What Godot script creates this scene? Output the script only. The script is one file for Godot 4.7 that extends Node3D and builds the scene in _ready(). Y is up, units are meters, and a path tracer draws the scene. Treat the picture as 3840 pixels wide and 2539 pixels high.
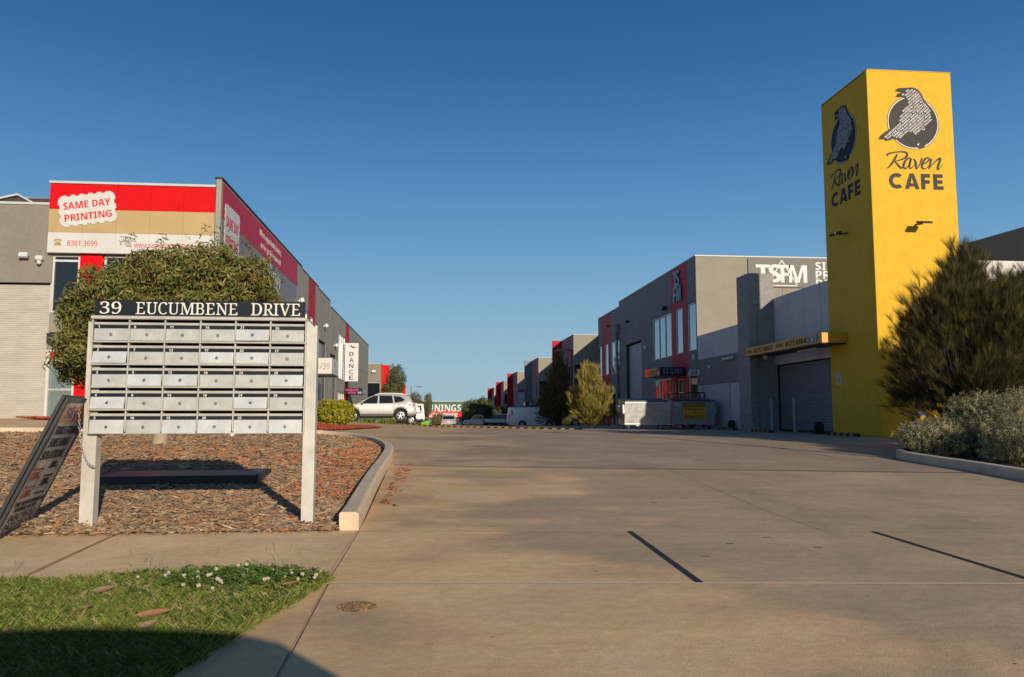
extends Node3D

# ---------------------------------------------------------------- mesh builder
class B:
	var v := PackedVector3Array()
	var n := PackedVector3Array()
	var c := PackedColorArray()
	var col := Color.WHITE
	var use_col := false

	func tri(a: Vector3, b: Vector3, d: Vector3) -> void:      # a, b, d run counter-clockwise seen from outside
		var k := (b - a).cross(d - a).normalized()
		v.append(a); v.append(d); v.append(b)
		n.append(k); n.append(k); n.append(k)
		if use_col:
			c.append(col); c.append(col); c.append(col)

	func trin(a: Vector3, b: Vector3, d: Vector3, na: Vector3, nb: Vector3, nd: Vector3) -> void:
		if (b - a).cross(d - a).dot(na + nb + nd) >= 0.0:
			v.append(a); v.append(d); v.append(b)
			n.append(na); n.append(nd); n.append(nb)
		else:
			v.append(a); v.append(b); v.append(d)
			n.append(na); n.append(nb); n.append(nd)
		if use_col:
			c.append(col); c.append(col); c.append(col)

	func quad(a: Vector3, b: Vector3, d: Vector3, e: Vector3) -> void:
		tri(a, b, d); tri(a, d, e)

	# a box with chamfered edges when bev > 0
	func box(at: Vector3, size: Vector3, bev := 0.0, turn := Basis()) -> void:
		var h := size / 2.0
		var e: float = minf(bev, minf(h.x, minf(h.y, h.z)) * 0.9)
		if e <= 0.0:
			var p: Array[Vector3] = []
			for i in 8:
				p.append(at + turn * Vector3(h.x if i & 1 else -h.x, h.y if i & 2 else -h.y, h.z if i & 4 else -h.z))
			quad(p[4], p[5], p[7], p[6]); quad(p[1], p[0], p[2], p[3]); quad(p[5], p[1], p[3], p[7])
			quad(p[0], p[4], p[6], p[2]); quad(p[6], p[7], p[3], p[2]); quad(p[0], p[1], p[5], p[4])
			return
		for ax in 3:
			for s in [-1.0, 1.0]:
				var u := (ax + 1) % 3
				var w := (ax + 2) % 3
				var q: Array[Vector3] = []
				for k in [[-1.0, -1.0], [1.0, -1.0], [1.0, 1.0], [-1.0, 1.0]]:
					var t := Vector3()
					t[ax] = s * h[ax]; t[u] = k[0] * (h[u] - e); t[w] = k[1] * (h[w] - e)
					q.append(at + turn * t)
				if s > 0: quad(q[0], q[1], q[2], q[3])
				else: quad(q[3], q[2], q[1], q[0])
		for ax in 3:
			var u := (ax + 1) % 3
			var w := (ax + 2) % 3
			for su in [-1.0, 1.0]:
				for sw in [-1.0, 1.0]:
					var q: Array[Vector3] = []
					for k in [[-1.0, 0], [1.0, 0], [1.0, 1], [-1.0, 1]]:
						var t := Vector3()
						t[ax] = k[0] * (h[ax] - e)
						t[u] = su * (h[u] - (e if k[1] == 1 else 0.0))
						t[w] = sw * (h[w] - (0.0 if k[1] == 1 else e))
						q.append(at + turn * t)
					if su * sw > 0: quad(q[0], q[1], q[2], q[3])
					else: quad(q[3], q[2], q[1], q[0])
		for sx in [-1.0, 1.0]:
			for sy in [-1.0, 1.0]:
				for sz in [-1.0, 1.0]:
					var a := at + turn * Vector3(sx * h.x, sy * (h.y - e), sz * (h.z - e))
					var b := at + turn * Vector3(sx * (h.x - e), sy * h.y, sz * (h.z - e))
					var d := at + turn * Vector3(sx * (h.x - e), sy * (h.y - e), sz * h.z)
					if sx * sy * sz > 0: tri(a, b, d)
					else: tri(a, d, b)

	func span(lo: Vector3, hi: Vector3, bev := 0.0) -> void:
		box((lo + hi) / 2.0, (hi - lo).abs(), bev)

	func bar(a: Vector3, b: Vector3, w: float, t: float, bev := 0.0, up := Vector3.UP) -> void:
		var z := (b - a).normalized()
		if absf(z.dot(up)) > 0.98: up = Vector3.RIGHT
		var x := up.cross(z).normalized()
		box((a + b) / 2.0, Vector3(w, t, a.distance_to(b)), bev, Basis(x, z.cross(x), z))

	# tube along points with a radius for each
	func tube(p: Array, r: Array, sides := 8, caps := true) -> void:
		var rings := []
		var x := Vector3()
		for i in p.size():
			var d: Vector3 = (p[mini(i + 1, p.size() - 1)] - p[maxi(i - 1, 0)]).normalized()
			if i == 0:
				x = d.cross(Vector3.UP if absf(d.y) < 0.9 else Vector3.RIGHT).normalized()
			else:
				x = (x - d * x.dot(d)).normalized()
			var y := d.cross(x)
			var ring := []
			for k in sides:
				var a := TAU * k / sides
				ring.append(x * cos(a) + y * sin(a))
			rings.append(ring)
		for i in p.size() - 1:
			for k in sides:
				var m := (k + 1) % sides
				var a: Vector3 = p[i] + rings[i][k] * r[i]
				var b: Vector3 = p[i] + rings[i][m] * r[i]
				var d: Vector3 = p[i + 1] + rings[i + 1][m] * r[i + 1]
				var e: Vector3 = p[i + 1] + rings[i + 1][k] * r[i + 1]
				trin(a, b, d, rings[i][k], rings[i][m], rings[i + 1][m])
				trin(a, d, e, rings[i][k], rings[i + 1][m], rings[i + 1][k])
		if caps and sides > 3:
			for q in [0, p.size() - 1]:
				var out: Vector3 = (p[0] - p[1]).normalized() if q == 0 else (p[q] - p[q - 1]).normalized()
				for k in range(1, sides - 1):
					trin(p[q] + rings[q][0] * r[q], p[q] + rings[q][k] * r[q], p[q] + rings[q][k + 1] * r[q], out, out, out)

	# profile of (radius, height) turned about an axis
	func lathe(prof: Array, at: Vector3, sides := 16, turn := Basis(), smooth := false) -> void:
		for i in prof.size() - 1:
			var a: Vector2 = prof[i]
			var b: Vector2 = prof[i + 1]
			var t := (b - a).normalized()
			var flat := Vector2(t.y, -t.x)
			for k in sides:
				var q := [TAU * k / sides, TAU * (k + 1) / sides]
				var pt := []
				var nn := []
				for j in 2:
					var r := Vector3(cos(q[j]), 0, sin(q[j]))
					pt.append(at + turn * (r * a.x + Vector3(0, a.y, 0)))
					pt.append(at + turn * (r * b.x + Vector3(0, b.y, 0)))
					var m := turn * (r * flat.x + Vector3(0, flat.y, 0))
					nn.append(m); nn.append(m)
				if a.x > 1e-5: trin(pt[0], pt[1], pt[2], nn[0], nn[1], nn[2])
				if b.x > 1e-5: trin(pt[1], pt[3], pt[2], nn[1], nn[3], nn[2])

	func ball(at: Vector3, r: Vector3, seg := 10, rings := 6) -> void:
		for i in rings:
			for k in seg:
				var q := []
				for w in [[i, k], [i + 1, k], [i + 1, k + 1], [i, k + 1]]:
					var a: float = PI * w[0] / rings
					var b: float = TAU * w[1] / seg
					q.append(Vector3(sin(a) * cos(b), cos(a), sin(a) * sin(b)))
				if i > 0: trin(at + q[0] * r, at + q[1] * r, at + q[3] * r, q[0], q[1], q[3])
				if i < rings - 1: trin(at + q[1] * r, at + q[2] * r, at + q[3] * r, q[1], q[2], q[3])

	# flat polygon with thickness: xf maps (x, y) to the face, z is outward
	func plate(poly: PackedVector2Array, xf: Transform3D, depth := 0.004) -> void:
		var q := poly.duplicate()
		if Geometry2D.is_polygon_clockwise(q): q.reverse()
		var ix := Geometry2D.triangulate_polygon(q)
		for i in range(0, ix.size(), 3):
			var a: Vector2 = q[ix[i]]
			var b: Vector2 = q[ix[i + 1]]
			var d: Vector2 = q[ix[i + 2]]
			if (b - a).cross(d - a) < 0.0:
				var s := b
				b = d; d = s
			tri(xf * Vector3(a.x, a.y, depth), xf * Vector3(b.x, b.y, depth), xf * Vector3(d.x, d.y, depth))
		for i in q.size():
			var a := q[i]
			var b := q[(i + 1) % q.size()]
			quad(xf * Vector3(a.x, a.y, 0), xf * Vector3(b.x, b.y, 0), xf * Vector3(b.x, b.y, depth), xf * Vector3(a.x, a.y, depth))

	# brush stroke: points are Vector3(x, y, width)
	func stroke(p: Array, xf: Transform3D, depth := 0.004, steps := 6) -> void:
		var pts := []
		for i in p.size() - 1:
			var a: Vector3 = p[maxi(i - 1, 0)]
			var b: Vector3 = p[i]
			var d: Vector3 = p[i + 1]
			var e: Vector3 = p[mini(i + 2, p.size() - 1)]
			for k in steps:
				pts.append(b.cubic_interpolate(d, a, e, k / float(steps)))
		pts.append(p[-1])
		var lo := []
		var hi := []
		for i in pts.size():
			var d := Vector2(pts[mini(i + 1, pts.size() - 1)].x - pts[maxi(i - 1, 0)].x, pts[mini(i + 1, pts.size() - 1)].y - pts[maxi(i - 1, 0)].y).normalized()
			var o := Vector2(-d.y, d.x) * maxf(pts[i].z, 0.001) / 2.0
			lo.append(Vector2(pts[i].x, pts[i].y) - o)
			hi.append(Vector2(pts[i].x, pts[i].y) + o)
		for i in pts.size() - 1:
			quad(xf * Vector3(lo[i].x, lo[i].y, depth), xf * Vector3(lo[i + 1].x, lo[i + 1].y, depth), xf * Vector3(hi[i + 1].x, hi[i + 1].y, depth), xf * Vector3(hi[i].x, hi[i].y, depth))

	func append(o: ArrayMesh, xf: Transform3D) -> void:
		for s in o.get_surface_count():
			var a := o.surface_get_arrays(s)
			var pv: PackedVector3Array = a[Mesh.ARRAY_VERTEX]
			var pn: PackedVector3Array = a[Mesh.ARRAY_NORMAL]
			for i in pv.size():
				v.append(xf * pv[i]); n.append((xf.basis * pn[i]).normalized())
				if use_col: c.append(col)

	func mesh() -> ArrayMesh:
		var m := ArrayMesh.new()
		var a := []
		a.resize(Mesh.ARRAY_MAX)
		a[Mesh.ARRAY_VERTEX] = v
		a[Mesh.ARRAY_NORMAL] = n
		if use_col: a[Mesh.ARRAY_COLOR] = c
		m.add_surface_from_arrays(Mesh.PRIMITIVE_TRIANGLES, a)
		return m

# ---------------------------------------------------------------- scene graph helpers
var M := {}
var names := {}
var rng := RandomNumberGenerator.new()

func numbered(parent: Node, called: String) -> String:
	var key := str(parent.get_instance_id()) + "/" + called
	var k: int = names.get(key, 0)
	names[key] = k + 1
	return called if k == 0 else "%s_%03d" % [called, k]

func tag(o: Node, label := "", category := "", group := "", kind := "") -> void:
	if label: o.set_meta("label", label)
	if category: o.set_meta("category", category)
	if group: o.set_meta("group", group)
	if kind: o.set_meta("kind", kind)

func thing(called: String, label: String, category: String, at := Vector3.ZERO, turn := 0.0, group := "") -> Node3D:
	var o := Node3D.new()
	o.name = numbered(self, called)
	add_child(o, true)
	o.position = at
	o.rotation.y = turn
	tag(o, label, category, group)
	return o

func put(called: String, shape, m: Material, parent: Node = self, kind := "", label := "") -> MeshInstance3D:
	var o := MeshInstance3D.new()
	o.name = numbered(parent, called)
	o.mesh = shape.mesh() if shape is B else shape
	o.material_override = m
	parent.add_child(o, true)
	if kind: o.set_meta("kind", kind)
	if label: o.set_meta("label", label)
	return o

func copy(o: Node3D, label: String, at: Vector3, turn := 0.0, called := "") -> Node3D:
	var r: Node3D = o.duplicate()
	r.name = numbered(self, called if called else String(o.name).rstrip("0123456789_") if String(o.name)[-1].is_valid_int() else String(o.name))
	add_child(r, true)
	r.position = at
	r.rotation.y = turn
	if label: r.set_meta("label", label)
	return r

func scatter(called: String, shape: ArrayMesh, m: Material, places: Array, tints: PackedColorArray, parent: Node = self, kind := "stuff") -> MultiMeshInstance3D:
	var mm := MultiMesh.new()
	mm.transform_format = MultiMesh.TRANSFORM_3D
	mm.use_colors = tints.size() > 0
	mm.mesh = shape
	mm.instance_count = places.size()
	for i in places.size():
		mm.set_instance_transform(i, places[i])
		if tints.size(): mm.set_instance_color(i, tints[i])
	var o := MultiMeshInstance3D.new()
	o.name = numbered(parent, called)
	o.multimesh = mm
	o.material_override = m
	parent.add_child(o, true)
	if kind: o.set_meta("kind", kind)
	return o

# ---------------------------------------------------------------- lettering
var fonts := {}

func font(face: String, bold := false) -> SystemFont:
	var key := face + str(bold)
	if not fonts.has(key):
		var f := SystemFont.new()
		f.font_names = PackedStringArray([face])
		f.font_weight = 700 if bold else 400
		fonts[key] = f
	return fonts[key]

# lays text on a face: xf has x along the line, y up, z outward, its origin at the lower left of the letters. w or h of 0 keeps the proportions.
func letters(b: B, s: String, xf: Transform3D, w: float, h: float, face := "Droid Sans", bold := false, depth := 0.004, slant := 0.0, fine := 1.2) -> void:
	var t := TextMesh.new()
	t.text = s
	t.font = font(face, bold)
	t.font_size = 40
	t.pixel_size = 0.01
	t.depth = 0.02
	t.curve_step = fine
	var box := t.get_aabb()
	if t.get_surface_count() == 0 or box.size.x <= 0.0:
		return
	var k := w / box.size.x if w > 0.0 else h / box.size.y
	var ky := h / box.size.y if h > 0.0 else k
	for q in t.get_surface_count():
		var a := t.surface_get_arrays(q)
		var pv: PackedVector3Array = a[Mesh.ARRAY_VERTEX]
		var pn: PackedVector3Array = a[Mesh.ARRAY_NORMAL]
		var ix = a[Mesh.ARRAY_INDEX]
		var count: int = ix.size() if ix != null and ix.size() else pv.size()
		for j in count:
			var i: int = ix[j] if ix != null and ix.size() else j
			var y := (pv[i].y - box.position.y) * ky
			var p := Vector3((pv[i].x - box.position.x) * k + y * slant, y, (pv[i].z - box.position.z) / maxf(box.size.z, 1e-6) * depth)
			b.v.append(xf * p)
			b.n.append((xf.basis * pn[i]).normalized())
			if b.use_col: b.c.append(b.col)

# faces: f(origin, right) makes a frame for signs, y up
func facing(at: Vector3, right: Vector3, up := Vector3.UP) -> Transform3D:
	var x := right.normalized()
	var y := (up - x * up.dot(x)).normalized()
	return Transform3D(Basis(x, y, x.cross(y)), at)

const TOWARDS := Vector3(1, 0, 0)        # right, on a face that looks at the street
const LANE_R := Vector3(0, 0, 1)         # right, on the right-hand row (its faces look towards -x)
const LANE_L := Vector3(0, 0, -1)        # right, on the left-hand row (its faces look towards +x)

# ---------------------------------------------------------------- the lie of the land
const LAND := [Vector2(-40, -0.1), Vector2(0, 0), Vector2(8.5, 0), Vector2(15, 0.17), Vector2(23, 0.38), Vector2(46, 0.38), Vector2(76, -0.27), Vector2(95, -0.70), Vector2(145, -1.15), Vector2(230, -1.6), Vector2(700, -2.5)]

func ground_at(x: float, z: float) -> float:
	var d := -z
	var y: float = LAND[-1].y
	for i in LAND.size() - 1:
		if d <= LAND[i + 1].x:
			var t := clampf((d - LAND[i].x) / (LAND[i + 1].x - LAND[i].x), 0.0, 1.0)
			y = lerpf(LAND[i].y, LAND[i + 1].y, t)
			break
	return y + 0.044 * clampf(-x, 0.0, 12.0) * clampf((d - 8.5) / 14.5, 0.0, 1.0)

func on_ground(x: float, z: float, up := 0.0) -> Vector3:
	return Vector3(x, ground_at(x, z) + up, z)

# ---------------------------------------------------------------- materials
var tex := {}

func noise_image(size: int, freq: float, octaves: int, noise_seed: int, kind := FastNoiseLite.TYPE_SIMPLEX_SMOOTH) -> Image:
	var f := FastNoiseLite.new()
	f.noise_type = kind
	f.seed = noise_seed
	f.frequency = freq
	f.fractal_octaves = octaves
	var im := f.get_seamless_image(size, size)
	im.convert(Image.FORMAT_L8)
	return im

# grey multiplier textures built from layers [frequency, octaves, weight, stretch]
func grain(called: String, size: int, layers: Array, lo: float, hi: float, specks := 0, linear := false) -> ImageTexture:
	if tex.has(called): return tex[called]
	var parts := []
	for k in layers.size():
		var im := noise_image(size, layers[k][0], layers[k][1], 11 + k * 7 + called.length())
		if layers[k].size() > 3:                              # stretched along x
			var s: int = layers[k][3]
			var small := im.get_region(Rect2i(0, 0, size / s, size))
			small.resize(size, size, Image.INTERPOLATE_CUBIC)
			im = small
		parts.append(im.get_data())
	var out := PackedByteArray()
	out.resize(size * size)
	var total := 0.0
	for l in layers: total += l[2]
	for i in size * size:
		var s := 0.0
		for k in layers.size(): s += parts[k][i] * layers[k][2]
		s = s / total / 255.0
		s = clampf((s - 0.5) * 1.7 + 0.5, 0.0, 1.0)
		out[i] = int(255.0 * (lo + (hi - lo) * s if linear else pow(lo + (hi - lo) * s, 0.4545)))
	var r := RandomNumberGenerator.new()
	r.seed = 5 + size
	for k in specks:
		var i := r.randi_range(0, size * size - 1)
		var f := r.randf_range(0.45, 0.8)
		for d in [0, 1, size, size + 1]:
			var at: int = (i + d) % (size * size)
			out[at] = int(out[at] * f)
	var im := Image.create_from_data(size, size, false, Image.FORMAT_L8, out)
	im.convert(Image.FORMAT_RGB8)
	tex[called] = ImageTexture.create_from_image(im)
	return tex[called]

func paint(r: float, g: float, b: float, rough := 0.6, metal := 0.0) -> StandardMaterial3D:     # linear base colour
	var m := StandardMaterial3D.new()
	m.albedo_color = Color(r, g, b).linear_to_srgb()
	m.roughness = rough
	m.metallic = metal
	return m

func worn(m: StandardMaterial3D, t: Texture2D, metres: float, world := true, bump: Texture2D = null, relief := 0.0) -> StandardMaterial3D:
	m.albedo_texture = t
	m.uv1_triplanar = true
	m.uv1_world_triplanar = world
	m.uv1_scale = Vector3.ONE / metres
	if bump:
		m.heightmap_enabled = true
		m.heightmap_texture = bump
		m.heightmap_scale = relief
	return m

func second(m: StandardMaterial3D, t: Texture2D, metres: float) -> StandardMaterial3D:
	m.detail_enabled = true
	m.detail_albedo = t
	m.detail_blend_mode = BaseMaterial3D.BLEND_MODE_MUL
	m.detail_uv_layer = BaseMaterial3D.DETAIL_UV_2
	m.uv2_triplanar = true
	m.uv2_world_triplanar = true
	m.uv2_scale = Vector3.ONE / metres
	return m

func tinted(m: StandardMaterial3D) -> StandardMaterial3D:
	m.vertex_color_use_as_albedo = true
	return m

func make_materials() -> void:
	var blotch := grain("blotch", 512, [[0.006, 4, 1.0], [0.03, 3, 0.5]], 0.78, 1.0)
	var fine := grain("fine", 512, [[0.12, 3, 1.0], [0.02, 3, 0.6]], 0.80, 1.0, 500)
	var rough_bump := grain("bump", 512, [[0.2, 3, 1.0], [0.05, 3, 0.7]], 0.0, 1.0, 0, true)
	var streak := grain("streak", 512, [[0.02, 4, 1.0, 4], [0.08, 3, 0.6, 4]], 0.76, 1.0)
	var slab := grain("slab", 1024, [[0.18, 2, 0.7], [0.05, 4, 0.9], [0.012, 4, 1.0]], 0.74, 1.0, 700)
	var swirl := grain("swirl", 512, [[0.012, 4, 1.0, 4], [0.05, 3, 0.8, 4], [0.006, 3, 0.8]], 0.78, 1.0)
	var subtle := grain("subtle", 512, [[0.008, 4, 1.0], [0.15, 3, 0.4]], 0.90, 1.0)
	var metalwear := grain("metalwear", 512, [[0.01, 5, 1.0], [0.06, 4, 0.8]], 0.62, 1.0, 300)

	M.concrete = tinted(second(worn(paint(0.98, 0.68, 0.385, 0.92), slab, 1.7, true, rough_bump, 0.10), swirl, 6.5))
	M.concrete.uv1_scale = Vector3(1.0 / 1.7, 1.0 / 1.7, 1.0 / 1.4)
	M.pavement = tinted(second(worn(paint(1, 0.7, 0.4, 0.92), slab, 1.3, true, rough_bump, 0.16), blotch, 4.0))
	M.roadway = tinted(second(worn(paint(0.8, 0.57, 0.36, 0.9), slab, 2.3, true, rough_bump, 0.10), swirl, 9.0))
	M.kerb = second(worn(paint(0.8, 0.64, 0.44, 0.9), slab, 0.9, true, rough_bump, 0.2), blotch, 2.2)
	M.post_grey = paint(0.26, 0.26, 0.27, 0.6)
	M.spot = paint(0.10, 0.08, 0.065, 0.9)
	M.sealant = paint(0.018, 0.017, 0.016, 0.7)
	M.sand = worn(paint(0.8, 0.6, 0.38, 1.0), fine, 0.4)
	M.soil = second(worn(paint(0.10, 0.075, 0.055, 1.0), fine, 0.35, true, rough_bump, 1.2), blotch, 2.0)
	M.dirt = worn(paint(0.20, 0.17, 0.12, 1.0), blotch, 6.0)
	M.lawn_soil = worn(paint(0.06, 0.075, 0.025, 1.0), fine, 0.25)

	M.wall_grey = second(worn(paint(0.27, 0.245, 0.2, 0.75), fine, 1.6), subtle, 5.0)
	M.wall_grey_lifted = second(worn(paint(0.36, 0.345, 0.29, 0.8), fine, 1.6), subtle, 5.0)  # same grey paint as the street fronts, lane-side light put into its colour
	M.wall_dark = second(worn(paint(0.28, 0.27, 0.255, 0.7), fine, 1.6), subtle, 5.0)
	M.wall_beige = second(worn(paint(0.31, 0.28, 0.22, 0.75), fine, 1.6), subtle, 5.0)
	M.wall_mid = second(worn(paint(0.72, 0.68, 0.65, 0.7), fine, 1.6), subtle, 5.0)
	M.wall_pale = second(worn(paint(0.56, 0.54, 0.53, 0.7), fine, 1.6), subtle, 5.0)
	M.wall_red = second(worn(paint(0.48, 0.02, 0.022, 0.55), fine, 1.6), subtle, 5.0)
	M.red_bright = worn(paint(0.64, 0.006, 0.01, 0.45), subtle, 3.0)
	M.red_dusty = second(worn(paint(0.6, 0.07, 0.085, 0.6), fine, 1.6), subtle, 5.0)
	M.crimson = worn(paint(0.44, 0.025, 0.055, 0.5), subtle, 4.0)
	M.gold = worn(paint(0.46, 0.33, 0.15, 0.5), subtle, 5.0)
	M.sign_white = worn(paint(0.6, 0.59, 0.56, 0.5), subtle, 5.0)
	M.banner_grey = worn(paint(0.2, 0.19, 0.185, 0.5), subtle, 4.0)
	M.flashing = paint(0.5, 0.49, 0.46, 0.5)
	M.dark_trim = paint(0.02, 0.021, 0.023, 0.5)
	M.gable = paint(0.022, 0.024, 0.03, 0.7)
	M.gable.metallic_specular = 0.15
	M.core = paint(0.045, 0.045, 0.048, 0.9)
	M.roof_metal = worn(paint(0.30, 0.30, 0.30, 0.5, 0.3), blotch, 3.0)
	M.yellow = worn(paint(0.69, 0.42, 0.03, 0.6), subtle, 2.5)
	M.orange = worn(paint(0.74, 0.35, 0.03, 0.5), subtle, 1.4)
	M.yellow_dim = worn(paint(0.40, 0.19, 0.03, 0.8), metalwear, 0.5)
	M.ink = paint(0.028, 0.024, 0.026, 0.45)
	M.white_ink = paint(0.64, 0.63, 0.6, 0.5)
	M.red_ink = paint(0.62, 0.015, 0.02, 0.5)
	M.gold_ink = paint(0.36, 0.25, 0.10, 0.5)
	M.black_sign = paint(0.012, 0.013, 0.016, 0.28)
	M.shutter = worn(paint(0.5, 0.465, 0.4, 0.5), streak, 3.0)
	M.shutter_dark = worn(paint(0.23, 0.24, 0.26, 0.45, 0.2), streak, 2.5)
	M.shutter_steel = worn(paint(0.50, 0.51, 0.53, 0.35, 0.35), streak, 2.5)
	M.mirror_glass = paint(0.34, 0.38, 0.41, 0.03, 0.9)
	M.dark_glass = paint(0.012, 0.014, 0.016, 0.04)
	M.dark_glass.metallic_specular = 0.6
	M.clear_glass = StandardMaterial3D.new()
	M.clear_glass.albedo_color = Color(0.75, 0.85, 0.82, 0.12)
	M.clear_glass.roughness = 0.02
	M.clear_glass.transparency = BaseMaterial3D.TRANSPARENCY_ALPHA
	M.alu = paint(0.70, 0.70, 0.68, 0.4, 0.2)
	M.steel = worn(paint(0.56, 0.56, 0.55, 0.36, 0.85), metalwear, 1.2)
	M.zinc = second(worn(paint(0.62, 0.62, 0.61, 0.42, 0.55), metalwear, 1.1), blotch, 2.5)
	M.grate = paint(0.30, 0.27, 0.22, 0.6, 0.4)
	M.box_frame = worn(paint(0.5, 0.485, 0.43, 0.45, 0.1), blotch, 1.2)
	M.box_door = worn(paint(0.47, 0.48, 0.46, 0.5, 0.1), metalwear.duplicate() if false else blotch, 0.7, false)
	M.box_pale = worn(paint(0.54, 0.565, 0.56, 0.45, 0.1), blotch, 0.8, false)
	M.box_inside = paint(0.02, 0.018, 0.016, 0.9)
	M.post = worn(paint(0.56, 0.54, 0.48, 0.5, 0.05), blotch, 1.5)
	M.lock = paint(0.62, 0.57, 0.52, 0.25, 0.95)
	M.black_plastic = worn(paint(0.022, 0.022, 0.023, 0.5), fine, 0.8)
	M.lid_panel = worn(paint(0.10, 0.10, 0.10, 0.45), fine, 0.4)
	M.rubber = worn(paint(0.02, 0.02, 0.02, 0.85), fine, 0.6)
	M.yellow_stripe = worn(paint(0.72, 0.42, 0.03, 0.7), metalwear, 0.5)
	M.tyre = paint(0.016, 0.016, 0.017, 0.85)
	M.rim = paint(0.60, 0.60, 0.61, 0.3, 0.8)
	M.bark = worn(paint(0.20, 0.155, 0.115, 0.95), streak, 0.5)
	M.bark_dark = paint(0.035, 0.026, 0.022, 0.95)
	M.wood_pale = worn(paint(0.42, 0.33, 0.22, 0.9), streak, 0.6)
	M.tail_red = paint(0.45, 0.012, 0.012, 0.15)
	M.lamp_clear = paint(0.7, 0.7, 0.7, 0.1, 0.4)
	M.amber = paint(0.7, 0.2, 0.02, 0.2)
	M.plate = paint(0.7, 0.7, 0.68, 0.4)
	M.green_clad = worn(paint(0.045, 0.115, 0.075, 0.6), streak, 6.0)
	M.blue = paint(0.02, 0.06, 0.22, 0.4)
	M.sky_blue = paint(0.04, 0.28, 0.55, 0.4)
	M.navy = paint(0.025, 0.035, 0.16, 0.4)
	M.purple = paint(0.10, 0.03, 0.16, 0.5)
	M.pink = paint(0.75, 0.03, 0.28, 0.5)
	M.blue_grey = paint(0.28, 0.40, 0.52, 0.5)
	M.concrete_plain = worn(paint(0.36, 0.33, 0.29, 0.9), slab, 1.2)
	M.leaf_gum = tinted(paint(1, 1, 1, 0.65))
	M.leaf_soft = tinted(paint(1, 1, 1, 0.75))
	for k in ["leaf_gum", "leaf_soft"]:
		M[k].cull_mode = BaseMaterial3D.CULL_DISABLED
		M[k].backlight_enabled = true
		M[k].backlight = Color(0.35, 0.4, 0.15)
		M[k].metallic_specular = 0.3
	for k in ["concrete", "pavement", "roadway", "kerb", "wall_dark", "wall_mid", "ink", "red_bright", "wall_red", "red_ink", "yellow", "wall_grey_lifted", "wall_grey", "crimson", "red_dusty"]: M[k].metallic_specular = 0.25
	M.chip = tinted(paint(1, 1, 1, 0.9))

# ================================================================ the scene
func _ready() -> void:
	rng.seed = 20240
	var cam := Camera3D.new()
	cam.name = "camera"
	cam.keep_aspect = Camera3D.KEEP_HEIGHT
	cam.fov = 46.156
	cam.near = 0.05
	cam.far = 2500.0
	add_child(cam)
	cam.position = Vector3(0, 1.08, 0)
	cam.rotation = Vector3(deg_to_rad(5.402), deg_to_rad(-5.486), 0)
	cam.current = true

	var env := Environment.new()
	env.background_mode = Environment.BG_SKY
	var sm := PanoramaSkyMaterial.new()
	sm.panorama = sky_picture()
	env.sky = Sky.new()
	env.sky.sky_material = sm
	env.tonemap_mode = Environment.TONE_MAPPER_LINEAR
	env.tonemap_exposure = 1.0
	env.sdfgi_enabled = true
	env.ssao_enabled = true
	env.ssil_enabled = true
	var we := WorldEnvironment.new()
	we.name = "world_environment"
	we.environment = env
	add_child(we)

	var sun := DirectionalLight3D.new()
	sun.name = "sun"
	sun.light_energy = 1.5
	sun.light_color = Color(1.0, 0.935, 0.84)
	sun.light_angular_distance = 0.5
	sun.shadow_enabled = true
	add_child(sun)
	sun.look_at_from_position(Vector3.ZERO, Vector3(-0.3296, -0.2672, -0.9055), Vector3.UP)

	make_materials()
	build_ground()
	build_left_building()
	build_left_far()
	build_right_buildings()
	build_cafe()
	build_warehouse()
	build_mailboxes()
	build_street_things()
	build_vehicles()
	build_plants()

func sky_picture() -> ImageTexture:
	var knots := [[-90.0, 0.13, 0.11, 0.09], [-1.0, 0.20, 0.19, 0.17], [0.0, 0.36, 0.50, 0.57], [3.0, 0.33, 0.505, 0.605], [8.0, 0.215, 0.42, 0.60], [13.0, 0.125, 0.31, 0.55], [18.0, 0.074, 0.225, 0.475], [24.0, 0.038, 0.145, 0.345], [30.0, 0.024, 0.106, 0.27], [45.0, 0.016, 0.075, 0.22], [90.0, 0.010, 0.05, 0.16]]
	var w := 256
	var h := 256
	var im := Image.create_empty(w, h, false, Image.FORMAT_RGBAF)
	var toward := Vector3(0.3296, 0.2672, 0.9055).normalized()
	for y in h:
		var el := 90.0 - (y + 0.5) / h * 180.0
		var k := 0
		while k < knots.size() - 2 and el > knots[k + 1][0]: k += 1
		var t := clampf((el - knots[k][0]) / (knots[k + 1][0] - knots[k][0]), 0.0, 1.0)
		var c := Vector3(lerpf(knots[k][1], knots[k + 1][1], t), lerpf(knots[k][2], knots[k + 1][2], t), lerpf(knots[k][3], knots[k + 1][3], t))
		for x in w:
			var az := (x + 0.5) / w * TAU                  # 0 looks down the lane (-z)
			var dir := Vector3(sin(az) * cos(deg_to_rad(el)), sin(deg_to_rad(el)), -cos(az) * cos(deg_to_rad(el)))
			var g := 0.0 if el < 0 else exp(-pow(acos(clampf(dir.dot(toward), -1, 1)) / 0.35, 2.0)) * 0.7
			im.set_pixel(x, y, Color(c.x + g, c.y + g * 0.95, c.z + g * 0.85))
	return ImageTexture.create_from_image(im)

# ---------------------------------------------------------------- ground
var stain_noise: FastNoiseLite

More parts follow.
